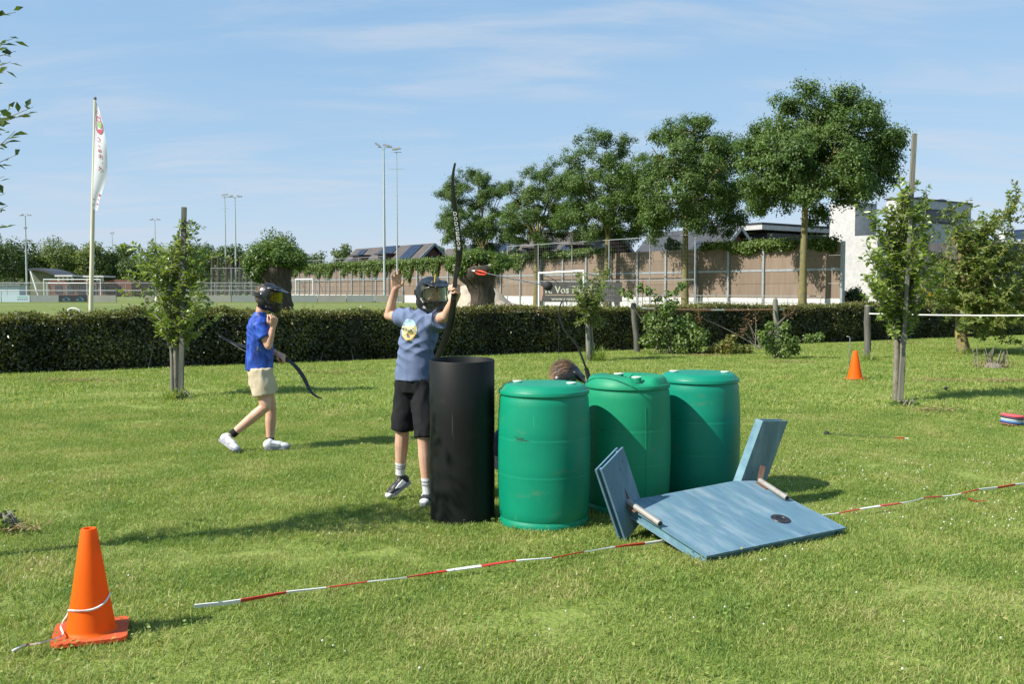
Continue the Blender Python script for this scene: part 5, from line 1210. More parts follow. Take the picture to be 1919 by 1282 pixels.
TL0 = BL0 + v_ * Lv + Vector((0, 0, hh_)); e_ = (TL0 - BL0).normalized(); nP = u_.cross(e_).normalized(); Le = (TL0 - BL0).length
ob_ = thing('wooden_obstacle', 'pale blue wooden obstacle with sloping panel and two upright wings', 'obstacle', BL0)
def pp(a, b, h=0.0): return BL0 + u_ * (a * Lp) + e_ * (b * Le) + nP * h
mb = MB(); mb.slab([pp(0, 0, .030), pp(1, 0, .030), pp(1, 1, .030), pp(.86, 1.055, .030), pp(.2, 1.0, .030), pp(0, 1, .030)], nP * .014); mb.build('top_sheet', 'blue_wood', ob_, fix=True)
mb = MB(); mb.slab([pp(.01, .0, -.030), pp(.99, 0, -.030), pp(.99, .99, -.030), pp(.01, .99, -.030)], nP * .014); mb.build('bottom_sheet', 'blue_wood', ob_, fix=True)
for k, (a0, b0_, a1, b1_) in enumerate(((.03, .02, .03, .98), (.97, .02, .97, .98), (.06, .97, .94, .97), (.06, .04, .94, .04))):
    mb = MB(); mb.bar(pp(a0, b0_, .006), pp(a1, b1_, .006), .03, .044, nP); mb.build('batten', 'blue_edge', ob_)
# rubber ring round a hole
rc = pp(.715, .30, .045); Mr = Matrix((u_, e_, nP)).transposed()
mb = MB(); mb.lathe([(.030, .001), (.033, .006), (.060, .006), (.064, .001)], 28, rc, rot=Mr, close=False); rg = mb.build('rubber_ring', 'rubber_black', ob_, smooth=40)
mb = MB(); mb.lathe([(.031, .002), (.029, .0028), (.001, .003)], 20, rc, rot=Mr, close=False); mb.build('hole', 'hole', rg)
def wing(label, A, D_, AB, thick, holes, nface):
    """double sheet board: near edge from D_ up to A, far edge shifted by AB; nface: side facing the camera"""
    A, D_, AB = Vector(A), Vector(D_), Vector(AB); n = (A - D_).cross(AB).normalized()
    if n.dot(nface) < 0: n = -n
    w = None
    mb = MB(); mb.slab([D_, A, A + AB, D_ + AB], n * -.013); w = mb.build('wing', 'blue_wood', ob_, fix=True)
    w['label'] = label
    mb = MB(); off = n * -(thick - .013); mb.slab([D_ + off, A + off, A + AB + off, D_ + AB + off], n * -.013); mb.build('back_sheet', 'blue_wood', w, fix=True)
    mid = n * -(thick * .5)
    for f in (.12, .88): mb = MB(); mb.bar(D_ + AB * f + mid + (A - D_) * .02, A + AB * f + mid - (A - D_) * .02, .022, thick - .028, n); mb.build('batten', 'blue_edge', w)
    for (f, g) in holes:
        c = D_ + (A - D_) * f + AB * g + n * .001; mb = MB(); mb.lathe([(.006, 0), (.001, .0005)], 10, c, rot=Matrix(((A - D_).normalized().cross(n), (A - D_).normalized(), n)).transposed(), close=False); mb.build('bolt_hole', 'hole', w)
    return n
DL = G(1173, 1014); AL = P(1128, 880, DL.y - .08); BLw = P(1168, 838, DL.y + .17)
for a_, b_ in [(x, y) for x in (.035, .27, .5, .73, .965) for y in (.03, .97)] + [(.035, .5), (.965, .5)]:      # screw heads along the edges
    mb = MB(); mb.lathe([(.0045, .0), (.004, .0012), (.001, .0014)], 10, pp(a_, b_, .0442), rot=Matrix((u_, e_, nP)).transposed(), close=False); mb.build('screw', 'rust', ob_)
wing('left wing seen from its shaded side', AL, DL, BLw - AL, .052, ((.8, .62), (.86, .8), (.3, .75)), Vector((.7, -.7, 0)))
Tl = P(1431, 789, 6.75); Blw = P(1389, 905, 6.66); Br = P(1437, 900, 6.98)
wing('right wing standing up behind the panel', Tl, Blw - (Tl - Blw) * .3, Br - Blw, .056, ((.85, .25), (.35, .3)), Vector((.6, -.8, 0)))
mb = MB(); nW = (Tl - Blw).cross(Br - Blw).normalized(); nW = nW if nW.dot(Vector((.6, -.8, 0))) > 0 else -nW
mb.bar(Blw - (Tl - Blw) * .28 - nW * .028 - (Br - Blw) * .012, Tl - nW * .028 - (Br - Blw) * .012, .012, .056, nW); mb.build('edge_strip', 'blue_edge', ob_)
for (x0, y0, x1, y1, side) in ((1176, 940, 1237, 982, 0), (1424, 901, 1475, 934, 1)):
    def onp(px, py, h):          # point on the sloping panel seen in that direction
        a, b, c = _ray(px, py); d = Vector((a, b, c)); o_ = Vector((0, 0, CAM_H)); t = (pp(0, 0, h) - o_).dot(nP) / d.dot(nP); return o_ + d * t
    p0, p1 = onp(x0, y0, .066), onp(x1, y1, .066); mb = MB(); mb.tube([p0, p1], .019, 14); pi = mb.build('pipe', 'pipe', ob_, smooth=50)
    mb = MB(); mb.tube([p1 + (p1 - p0).normalized() * .001, p1 + (p1 - p0).normalized() * .003], .014, 12); mb.build('pipe_end', 'hole', pi)
    mb = MB(); mb.tube([p1 - (p1 - p0).normalized() * .012, p1 - (p1 - p0).normalized() * .012 + nP * .03], .005, 8); mb.build('pin', 'pipe', pi)
    mid = p0.lerp(p1, .35); mb = MB(); mb.bar(p0 - (p1 - p0).normalized() * .01 - nP * .02, mid - nP * .02, .05, .008, nP); 
    up = (AL - DL).normalized() if side == 0 else (Tl - Blw).normalized(); mb.bar(p0, p0 + up * .10 - (p1 - p0).normalized() * .02, .035, .012, (0, 1, 0)); mb.build('hinge_bracket', 'rust', ob_)

# ---- orange cones
M['cone'] = plastic('cone_orange', (0.88, 0.150, 0.002), (0.92, 0.165, 0.003), (0.62, 0.10, 0.02), .5, False); M['cone_base'] = plastic('cone_base', (0.72, 0.12, 0.03), (0.74, 0.16, 0.06), (0.50, 0.17, 0.07), .55, False)
for m_ in (M['cone'], M['cone_base']):                 # thin soft vinyl lets some light through
    N, L = m_.node_tree.nodes, m_.node_tree.links; tr = N.new('ShaderNodeBsdfTranslucent'); tr.inputs[0].default_value = (.95, .14, .003, 1); ms = N.new('ShaderNodeMixShader'); ms.inputs[0].default_value = .35
    L.new(N['Principled BSDF'].outputs[0], ms.inputs[1]); L.new(tr.outputs[0], ms.inputs[2]); L.new(ms.outputs[0], N['Material Output'].inputs['Surface']); N['Principled BSDF'].inputs['Specular IOR Level'].default_value = .3
def cone(label, b, h, r0, r1, base, yaw):
    t = thing('traffic_cone', label, 'cone', b, 'orange traffic cones on the lawn'); b = Vector(b); q = Matrix.Rotation(yaw, 3, 'Z')
    mb = MB(); n = 8; pts = []
    for cx, cy in ((1, 1), (-1, 1), (-1, -1), (1, -1)):
        for k in range(5):
            a = math.atan2(cy, cx) - R(45) + R(90) * k / 4; pts.append(b + q @ Vector((cx * base * .72 + math.cos(a) * base * .28, cy * base * .72 + math.sin(a) * base * .28, .006)))
    mb.slab(pts, (0, 0, .016)); mb.build('base', 'cone_base', t, smooth=40, fix=True)
    mb = MB(); mb.lathe([(r0 + .012, .022), (r0 + .002, .030), (r0, .040), (r0 + (r1 - r0) * .5, h * .52), (r1, h - .006), (r1 - .003, h), (r1 - .012, h), (r1 - .014, h - .006), (r1 - .012 + .01, h - .1)], 40, b, close=False); mb.build('body', 'cone', t, smooth=40); return t
cb_ = G(171, 1190); cone('near orange cone with tape tied round it at lower left', cb_, .485, .102, .034, .155, R(20))
cf_ = G(1602, 711); cone('small orange cone in the right distance with hooked rod behind', cf_, .50, .125, .035, .14, R(10))
mb = MB(); hb = cf_ + Vector((-.02, .22, 0)); mb.tube([hb, hb + Vector((0, 0, .70)), hb + Vector((-.01, 0, .73)), hb + Vector((-.06, 0, .74))], .007, 6); o = mb.build('hooked_rod', 'galv', None, hb, 180); tag(o, 'thin hooked metal rod behind the far cone', 'rod')

# ---- red and white barrier tape
M['tape_red'] = mk('tape_red', (0.42, 0.035, 0.02), (0.50, 0.06, 0.035), 10, .35); M['tape_white'] = mk('tape_white', (0.62, 0.62, 0.60), (0.72, 0.72, 0.70), 10, .35)
M['tape_pale'] = mk('tape_pale_pink', (0.60, 0.42, 0.38), (0.70, 0.62, 0.58), 16, .35, lo=.45, hi=.55)
def tape(label, pts, stripe, w, phase=0.0, seed=0, mats=('tape_red', 'tape_white')):
    pts = [Vector(p) for p in pts]; r = np.random.default_rng(seed); mb = MB(); L_ = [0]
    for i in range(len(pts) - 1): L_.append(L_[-1] + (pts[i + 1] - pts[i]).length)
    ring = []
    for i, p in enumerate(pts):
        d = (pts[min(i + 1, len(pts) - 1)] - pts[max(i - 1, 0)]).normalized(); sd = d.cross(Vector((0, 0, 1))).normalized(); up = sd.cross(d); a = .9 * math.sin(L_[i] * 2.3 + seed) + .5; ww = w * (.7 + .35 * math.sin(L_[i] * 5.1 + seed))
        e = sd * math.cos(a) + up * math.sin(a); nrm = d.cross(e)
        ring.append([p - e * ww / 2 - nrm * .002, p + e * ww / 2 - nrm * .002, p + e * ww / 2 * .9 + nrm * .004, p - e * ww / 2 * .9 + nrm * .004])
    for i in range(len(pts) - 1):
        mb.cur = int((L_[i] + phase) / stripe) % 2; vs = ring[i] + ring[i + 1]; mb.add(vs, [(0, 1, 5, 4), (1, 2, 6, 5), (2, 3, 7, 6), (3, 0, 4, 7)])
    o = mb.build('barrier_tape', [M[m_] for m_ in mats], None, pts[0], 60); tag(o, label, 'tape', 'red and white barrier tape'); return o
def ground_line(p, q, n, z, amp, seed):
    a, b = G(*p), G(*q); out = []
    for i in range(n + 1):
        t = i / n; c = a.lerp(b, t); out.append(Vector((c.x + .015 * noise.noise((t * 6, seed, 0)), c.y + .02 * noise.noise((t * 5, seed, 3)), z + amp * noise.noise((t * 9, seed, 7)))))
    return out
p_ = ground_line((364, 1150), (1246, 1024), 130, .035, .012, 1); tape('long red white tape lying on the grass left of the blue obstacle', p_, .215, .019, .215, 1)
p_ = ground_line((1540, 978), (1990, 905), 90, .045, .012, 5); tape('red white tape running right from behind the blue obstacle', p_, .215, .019, .30, 4)
k1 = [G(1815, 935, .05), G(1822, 938, .04), G(1832, 940, .03), G(1845, 938, .035)]; tape('short red knot end hanging off the right tape', k1, 9, .02, 0, 3, ('tape_red', 'tape_red'))
# tape wound round the near cone
def cone_r(z): return .102 + (.034 - .102) * min(1, max(0, (z - .03) / .455)) + .004
pts = []
for i in range(26):
    u = i / 25; a = R(-178) + R(190) * u; z = .105 + .075 * u + .01 * math.sin(u * 7); pts.append(cb_ + Vector((math.cos(a) * cone_r(z), math.sin(a) * cone_r(z), z)))
lead = [G(25, 1222, .02), G(34, 1216, .03), G(52, 1209, .03), G(75, 1205, .035), G(100, 1198, .035), G(118, 1190, .04), pts[0] + Vector((-.03, -.02, -.06)), pts[0] + Vector((-.01, -.01, -.02))]
lead = [Vector(q) for q in spline([tuple(q) for q in lead], 4)]
tape('pale twisted tape tied round the near orange cone', lead[8:] + pts, .5, .009, 0, 6, ('tape_pale', 'tape_white'))
tape('crumpled red and white tape end lying left of the near cone', lead[:9], .045, .03, .0, 9, ('tape_white', 'tape_red'))

# ---- foam arrows
M['fletch'] = mk('fletching_red', (0.75, 0.05, 0.02), (0.80, 0.09, 0.03), 20, .5); M['foam'] = mk('foam_black', (0.010, 0.010, 0.011), (0.022, 0.022, 0.024), 30, .75, .3, 90); M['shaft'] = mk('carbon_shaft', (0.03, 0.035, 0.045), None, rough=.3); M['nock'] = mk('nock_white', (0.75, 0.75, 0.73))
def arrow(label, tail, head, rb, fl=True, loc=None):
    tail, head = Vector(tail), Vector(head); d = (head - tail).normalized(); t = thing('foam_arrow', label, 'arrow', tail if loc is None else loc, 'foam tipped arrows'); _, a, b = frame(d)
    mb = MB(); mb.tube([tail, head], .0042, 8); mb.build('shaft', 'shaft', t, smooth=60)
    mb = MB(); mb.sphere(head, rb, 20, 14); mb.build('foam_tip', 'foam', t, smooth=180)
    mb = MB(); mb.tube([head - d * (rb + .022), head - d * rb * .6], [.007, .012], 10); mb.build('collar', 'foam', t)
    if fl:
        for k in range(3):
            w = (a * math.cos(2.1 * k + .5) + b * math.sin(2.1 * k + .5)); s = tail + d * .022; mb = MB()
            mb.slab([s, s + w * .012 + d * .004, s + w * .020 + d * .03, s + w * .014 + d * .075, s + d * .11], d.cross(w) * .0015); mb.build('fletching', 'fletch', t)
        mb = MB(); mb.tube([tail - d * .012, tail + d * .02], .0055, 8); mb.build('nock', 'nock', t)
    return t
arrow('foam tipped arrow flying with red fletching beside the bow', P(886, 507, 6.5), P(1027, 536, 6.15), .031)
p0, p1 = G(1728, 735, .018), G(1773, 728, .032); arrow('black arrow lying on the grass right of the pear tree', p0, p1, .03, False)
p0, p1 = G(1700, 822, .010), G(1549, 813, .006); arrow('black tipped arrow with red fletching half sunk in the grass', p0, p1, .03, True)

# ---- striped flat rings lying on the lawn at the right
sp = G(1895, 798); sr_ = thing('striped_cushion', 'round striped red blue and white pad lying at right edge', 'cushion', sp); sc_ = [((.72, .09, .11), .030), ((.045, .06, .10), .018), ((.66, .68, .56), .022), ((.16, .33, .62), .018), ((.03, .06, .16), .016), ((.55, .18, .14), .014)]
z = .125; q = Matrix.Rotation(R(6), 3, 'Y')
for i, (c, h) in enumerate(sc_):
    z -= h; m_ = mk('stripe_%d' % i, c, tuple(x * .8 for x in c), 20, .7); mb = MB(); r_ = .122 + .005 * math.sin(i * 2); mb.lathe([(r_ - .012, 0), (r_ - .002, h * .2), (r_, h * .5), (r_ - .002, h * .8), (r_ - .012, h * .98)], 28, sp + q @ Vector((0, 0, z + .006)), rot=q); mb.build('band', m_, sr_, smooth=60)
# ================================================================ PEOPLE
def skinmat():
    m = mk('skin', (0.50, 0.265, 0.175), (0.62, 0.385, 0.275), 7, .52, .10, 140, spec=.35); b = m.node_tree.nodes['Principled BSDF']
    b.inputs['Subsurface Weight'].default_value = .12; b.inputs['Subsurface Radius'].default_value = (.012, .005, .003); return m
M['skin'] = skinmat()
def cloth(name, c, c2, scale=5, bump=.25, rough=.85): return mk(name, c, c2, scale, rough, bump, 260, spec=.2)
M['shirt_denim'] = cloth('shirt_blue_grey', (0.120, 0.158, 0.265), (0.150, 0.192, 0.305), 4)
M['shorts_black'] = cloth('shorts_black', (0.010, 0.010, 0.012), (0.018, 0.018, 0.020), 5); M['shorts_khaki'] = cloth('shorts_khaki', (0.47, 0.39, 0.265), (0.54, 0.46, 0.33), 5)
M['shirt_navy'] = cloth('shirt_navy', (0.022, 0.032, 0.075), (0.035, 0.048, 0.10), 5); M['trousers_grey'] = cloth('trousers_grey', (0.25, 0.24, 0.23), (0.34, 0.33, 0.31), 6)
M['sock_white'] = cloth('sock_white', (0.62, 0.62, 0.62), (0.72, 0.72, 0.72), 30, .5); M['sock_grey'] = cloth('sock_grey', (0.22, 0.22, 0.24), None); M['sock_black'] = cloth('sock_black', (0.015, 0.015, 0.017), None)
M['shoe_white'] = mk('shoe_white', (0.60, 0.61, 0.62), (0.74, 0.74, 0.74), 16, .5); M['shoe_black'] = mk('shoe_black', (0.014, 0.014, 0.016), (0.03, 0.03, 0.033), 12, .5); M['shoe_grey'] = mk('shoe_grey', (0.20, 0.21, 0.24), (0.3, 0.31, 0.34), 12, .5)
M['mask_black'] = mk('mask_black', (0.009, 0.010, 0.012), (0.016, 0.017, 0.019), 12, .34, .1, 50, spec=.5); M['hair_brown'] = leafmat('hair_brown', (0.050, 0.028, 0.015), (0.34, 0.215, 0.13), 0.0, .5, 14, .3); M['frame_foam'] = mk('goggle_foam', (0.03, 0.035, 0.045), None, rough=.8)
M['eye_white'] = mk('eye_white', (.7, .68, .66), None, rough=.2); M['eye_dark'] = mk('eye_dark', (.02, .013, .01), None, rough=.15); M['lip'] = mk('lip', (.42, .17, .14), None, rough=.5)
def lensmat(name, tint, refl, opac):
    m, nt, N, L, b = _nt(name); N.remove(b); tr = N.new('ShaderNodeBsdfTransparent'); tr.inputs[0].default_value = rgba(tint); gl = N.new('ShaderNodeBsdfGlossy'); gl.inputs['Roughness'].default_value = .06
    t = N.new('ShaderNodeTexCoord'); sx = N.new('ShaderNodeLayerWeight'); sx.inputs[0].default_value = .45; cr = N.new('ShaderNodeValToRGB'); cr.color_ramp.elements[0].color = rgba(refl[0]); cr.color_ramp.elements[1].color = rgba(refl[1]); L.new(sx.outputs['Facing'], cr.inputs[0]); L.new(cr.outputs[0], gl.inputs['Color'])
    ms = N.new('ShaderNodeMixShader'); mr = N.new('ShaderNodeMapRange'); mr.inputs['To Min'].default_value = opac; mr.inputs['To Max'].default_value = .85; L.new(sx.outputs['Facing'], mr.inputs[0]); L.new(mr.outputs[0], ms.inputs[0]); L.new(tr.outputs[0], ms.inputs[1]); L.new(gl.outputs[0], ms.inputs[2]); L.new(ms.outputs[0], N['Material Output'].inputs['Surface']); return m
M['lens_green'] = lensmat('visor_green', (.82, .80, .66), ((.5, .55, .3), (.15, .55, .35)), .10); M['lens_amber'] = lensmat('visor_amber', (.62, .56, .22), ((.5, .5, .15), (.6, .6, .1)), .12)
def jersey():
    m, nt, N, L, b = _nt('jersey_blue'); o_ = N.new('ShaderNodeTexCoord').outputs['Object']
    mp = N.new('ShaderNodeMapping'); mp.inputs['Rotation'].default_value = (0, R(25), 0); mp.inputs['Scale'].default_value = (2.6, 1, .8); L.new(o_, mp.inputs[0])
    n1 = N.new('ShaderNodeTexNoise'); n1.inputs['Scale'].default_value = 9; n1.inputs['Detail'].default_value = 7; n1.inputs['Distortion'].default_value = .5; L.new(mp.outputs[0], n1.inputs['Vector'])
    cr = N.new('ShaderNodeValToRGB'); e = cr.color_ramp.elements; e[0].position, e[0].color = .36, rgba((.005, .022, .16)); e[1].position, e[1].color = .70, rgba((.022, .110, .52)); k = e.new(.5); k.color = rgba((.012, .066, .40)); L.new(n1.outputs['Fac'], cr.inputs[0])
    n2 = N.new('ShaderNodeTexNoise'); n2.inputs['Scale'].default_value = 7; n2.inputs['Detail'].default_value = 3; L.new(mp.outputs[0], n2.inputs['Vector']); mr = N.new('ShaderNodeMapRange'); mr.inputs['From Min'].default_value = .67; mr.inputs['From Max'].default_value = .71; mr.inputs['To Max'].default_value = .7; L.new(n2.outputs['Fac'], mr.inputs[0])
    mx = N.new('ShaderNodeMix'); mx.data_type = 'RGBA'; L.new(mr.outputs[0], mx.inputs['Factor']); L.new(cr.outputs[0], mx.inputs['A']); mx.inputs['B'].default_value = (.20, .26, .06, 1); L.new(mx.outputs['Result'], b.inputs['Base Color']); b.inputs['Roughness'].default_value = .6; return m
M['jersey'] = jersey()

def cap_mesh(mb, p0, p1, r0, r1, n=14, fy=1.0):
    """closed rounded capsule from p0 to p1"""
    p0, p1 = Vector(p0), Vector(p1); d, u, w = frame(p1 - p0); vs, fs, rings = [], [], []
    for k in range(1, 5): a = -math.pi / 2 + math.pi / 2 * k / 4; rings.append((p0 + d * (math.sin(a) * r0), math.cos(a) * r0))
    for k in range(0, 4): a = math.pi / 2 * k / 4; rings.append((p1 + d * (math.sin(a) * r1), math.cos(a) * r1))
    for c, r_ in rings:
        for j in range(n): a = 2 * math.pi * j / n; vs.append(c + (u * math.cos(a) + w * math.sin(a) * fy) * r_)
    for i in range(len(rings) - 1):
        for j in range(n): a, b = i * n + j, i * n + (j + 1) % n; fs.append((a, b, b + n, a + n))
    vs += [p0 - d * r0, p1 + d * r1]; a0, a1 = len(vs) - 2, len(vs) - 1; m_ = (len(rings) - 1) * n
    for j in range(n): fs.append((a0, (j + 1) % n, j)); fs.append((a1, m_ + j, m_ + (j + 1) % n))
    mb.add(vs, fs)
def loft(mb, secs, n=28, yaw=0.0, pw=2.3):
    """closed body from elliptical sections (centre, half width, half depth[, yaw])"""
    vs, fs = [], []
    for s in secs:
        c, rx, ry = Vector(s[0]), s[1], s[2]; yw = s[3] if len(s) > 3 else yaw; q = Matrix.Rotation(yw, 3, 'Z')
        for j in range(n):
            a = 2 * math.pi * j / n; ca, sa = math.cos(a), math.sin(a); x = math.copysign(abs(ca) ** (2 / pw), ca) * rx; y = math.copysign(abs(sa) ** (2 / pw), sa) * ry; vs.append(c + q @ Vector((x, y, 0)))
    k = len(secs)
    for i in range(k - 1):
        for j in range(n): a, b = i * n + j, i * n + (j + 1) % n; fs.append((a, b, b + n, a + n))
    fs.append(tuple(reversed(range(n)))); fs.append(tuple(range((k - 1) * n, k * n))); mb.add(vs, fs)
def fuse(mb, voxel, smooth=4, disp=None, cut=None):
    """unite the overlapping closed shapes into one continuous skin"""
    me = mb.mesh('fuse'); bm = bmesh.new(); bm.from_mesh(me); bmesh.ops.recalc_face_normals(bm, faces=bm.faces); bm.to_mesh(me); bm.free()
    ob = bpy.data.objects.new('fuse', me); COL.objects.link(ob); md = ob.modifiers.new('r', 'REMESH'); md.mode = 'VOXEL'; md.voxel_size = voxel
    if smooth: s = ob.modifiers.new('s', 'SMOOTH'); s.factor = .5; s.iterations = smooth
    bpy.context.view_layer.update(); out = bpy.data.meshes.new_from_object(ob.evaluated_get(bpy.context.evaluated_depsgraph_get())); bpy.data.objects.remove(ob); bpy.data.meshes.remove(me)
    if disp:
        no = [v.normal.copy() for v in out.vertices]
        for v, n in zip(out.vertices, no): v.co = v.co + disp(v.co, n)
    if cut:
        bm = bmesh.new(); bm.from_mesh(out); bmesh.ops.delete(bm, geom=[f for f in bm.faces if cut(f.calc_center_median())], context='FACES'); bm.to_mesh(out); bm.free()
    out.update(); return out
def hand(mb, w, d, n, t, curls, s=.92, thumb=(.55, .5), spread=.10):
    """palm and five separate fingers: w wrist, d finger direction, n side the fingers curl to, t thumb side"""
    d = Vector(d).normalized(); n = Vector(n); n = (n - d * n.dot(d)).normalized(); t = d.cross(n) * (1 if d.cross(n).dot(Vector(t)) > 0 else -1); w = Vector(w)
    L = [(.036, .024, .020), (.041, .027, .021), (.038, .025, .020), (.030, .019, .017)]; k0 = []
    for i in range(4):
        off = (1.5 - i) * .0195 * s; kn = w + d * (.078 - .003 * abs(i - 1) - (.006 if i == 3 else 0)) * s + t * off; k0.append(kn)
        cap_mesh(mb, w + d * .012 + t * off * .65, kn, .0145 * s, .0115 * s, 10)
        dd = (d + t * (1.5 - i) * spread).normalized(); p = kn
        for q in range(3):
            ax = dd.cross(n).normalized(); c = curls[i][q]; dd = (Quaternion(ax, c) @ dd).normalized(); p2 = p + dd * L[i][q] * s * 1.05; cap_mesh(mb, p, p2, (.0092 - .0008 * q) * s, (.0085 - .0009 * q) * s, 9); p = p2; n_ = n
    b = w + d * .016 * s + t * .018 * s; c1 = (d * .55 + t * .75 + n * thumb[0] * .6).normalized(); b2 = b + c1 * .040 * s; c2 = (d * .85 + t * (.5 - thumb[1]) + n * thumb[1]).normalized(); b3 = b2 + c2 * .030 * s; c3 = (d * .9 + t * (.3 - thumb[1]) + n * thumb[1] * 1.1).normalized()
    cap_mesh(mb, b, b2, .0155 * s, .0115 * s, 10); cap_mesh(mb, b2, b3, .0112 * s, .0098 * s, 10); cap_mesh(mb, b3, b3 + c3 * .023 * s, .0098 * s, .008 * s, 10)
def headframe(c, f, up=(0, 0, 1)):
    f = Vector(f).normalized(); s = Vector(up).cross(f).normalized(); u = f.cross(s).normalized(); Mx = Matrix((f, s, u)).transposed(); c = Vector(c); return lambda x, y, z: c + Mx @ Vector((x, y, z)), Mx
def head_shapes(mb, H, Mx, k=1.0):
    def el(x, y, z, r): mb.sphere(H(x * k, y * k, z * k), tuple(a * k for a in r), 20, 14, Mx)
    el(-.012, 0, .028, (.096, .076, .088)); el(.022, 0, -.03, (.062, .060, .078)); el(.035, 0, -.075, (.040, .036, .034)); el(.070, 0, .022, (.022, .050, .016))
    cap_mesh(mb, H(.078 * k, 0, .008 * k), H(.094 * k, 0, -.026 * k), .009 * k, .013 * k, 10)           # nose
    el(.088, 0, -.030, (.012, .017, .009)); el(.074, 0, -.054, (.014, .024, .008)); el(.074, 0, -.066, (.013, .021, .008))   # nostrils, lips
    for s in (-1, 1): el(-.008, s * .076, -.010, (.018, .008, .030)); el(.055, s * .038, -.022, (.024, .02, .022))
def face_parts(person, H, Mx, k=1.0):
    for s in (-1, 1):
        mb = MB(); mb.sphere(H(.068 * k, s * .031 * k, .006 * k), .0135 * k, 12, 8); e = mb.build('eye', 'eye_white', person, smooth=180)
        mb = MB(); mb.sphere(H(.0785 * k, s * .031 * k, .006 * k), .0058 * k, 10, 6); mb.build('iris', 'eye_dark', e, smooth=180)
    mb = MB(); mb.sphere(H(.083 * k, 0, -.060 * k), (.007 * k, .022 * k, .006 * k), 12, 6, Mx); mb.build('mouth', 'lip', person, smooth=180)
def mask(person, H, Mx, lens, k=1.0, strap=True, hair=True, seed=0):
    """full head paintball mask: shell with goggle opening, lens, peak and chin guard"""
    mb = MB()
    def el(x, y, z, r, q=Mx): mb.sphere(H(x * k, y * k, z * k), tuple(a * k for a in r), 24, 16, q)
    el(.010, 0, .018, (.118, .098, .110)); el(.060, 0, -.045, (.078, .072, .082)); el(.088, 0, -.088, (.052, .048, .050)); el(-.012, 0, -.040, (.080, .092, .080))
    el(.085, 0, .012, (.062, .088, .052))
    tilt = Mx @ Matrix.Rotation(R(16), 3, 'Y'); el(.118, 0, .068, (.088, .094, .012), tilt); el(.07, 0, .078, (.075, .09, .026), Mx @ Matrix.Rotation(R(10), 3, 'Y'))
    for y in (-.045, 0, .045): cap_mesh(mb, H(-.03 * k, y * k, .122 * k - abs(y) * .3 * k), H(.12 * k, y * k * 1.15, .094 * k - abs(y) * .18 * k), .010 * k, .008 * k, 8)
    for s in (-1, 1): cap_mesh(mb, H(-.02 * k, s * .088 * k, .02 * k), H(.06 * k, s * .086 * k, -.052 * k), .014 * k, .012 * k, 8); cap_mesh(mb, H(.03 * k, s * .070 * k, -.085 * k), H(.10 * k, s * .030 * k, -.112 * k), .014 * k, .012 * k, 8)
    inv = Mx.transposed(); c0 = H(0, 0, 0)
    def loc(p): return inv @ (p - c0) / k
    def inside(q, m_=1.0):
        az = math.degrees(math.atan2(q.y, q.x - .0)); return q.x > .02 and abs(az / (66 * m_)) ** 3.2 + abs((q.z - .006 + abs(az) * .00012) / (.048 * m_)) ** 2.6 < 1
    def cut(p):
        q = loc(p); back = q.x < -.052 and q.z > -.075 or (q.x < -.015 and q.z > .104); return inside(q) or back
    shell = fuse(mb, .0055 * k, 3, None, cut); bm = bmesh.new(); bm.from_mesh(shell); bvh = BVHTree.FromBMesh(bm); bm.free()
    o = link_mesh(shell, 'mask', 'mask_black', person, smooth=60)
    md = o.modifiers.new('thick', 'SOLIDIFY'); md.thickness = .004; md.offset = -1
    # lens: bowed sheet a little inside the opening; frame ring round it
    nu, nv = 36, 12; vs, fs = [], []
    def lp(az, z, off=0.0): return H((.004 + (.134 + off) * math.cos(az) * 1.0) * k, (.101 + off) * math.sin(az) * k, z * k)
    for j in range(nv + 1):
        for i in range(nu + 1): vs.append(lp(R(-70 + 140 * i / nu), .006 + .051 * (2 * j / nv - 1)))
    for j in range(nv):
        for i in range(nu): a = j * (nu + 1) + i; fs.append((a, a + 1, a + nu + 2, a + nu + 1))
    mb = MB(); mb.add(vs, fs); mb.build('visor', lens, o, smooth=180)
    ring_ = []
    for i in range(49):
        a = 2 * math.pi * i / 48; ca, sa = math.cos(a), math.sin(a); az = math.copysign(abs(ca) ** (2 / 3.2), ca) * 68; z = .006 + math.copysign(abs(sa) ** (2 / 2.6), sa) * .050; ring_.append(lp(R(az), z, .002))
    mb = MB(); mb.tube(ring_, .0045 * k, 6, False); mb.build('goggle_frame', 'mask_black', o, smooth=60)
    if strap:
        pts = [H(.0, s_ * .099 * k, .02 * k) if 0 else H((-.012 + .098 * math.cos(a)) * k * 1.06, .094 * math.sin(a) * k, .022 * k) for a in [R(100 + 160 * q / 16) for q in range(17)]]; mb = MB()
        for q in range(16): mb.bar(pts[q], pts[q + 1], .004, .034 * k, Mx @ Vector((0, 0, 1)))
        mb.build('strap', 'mask_black', o)
    return o
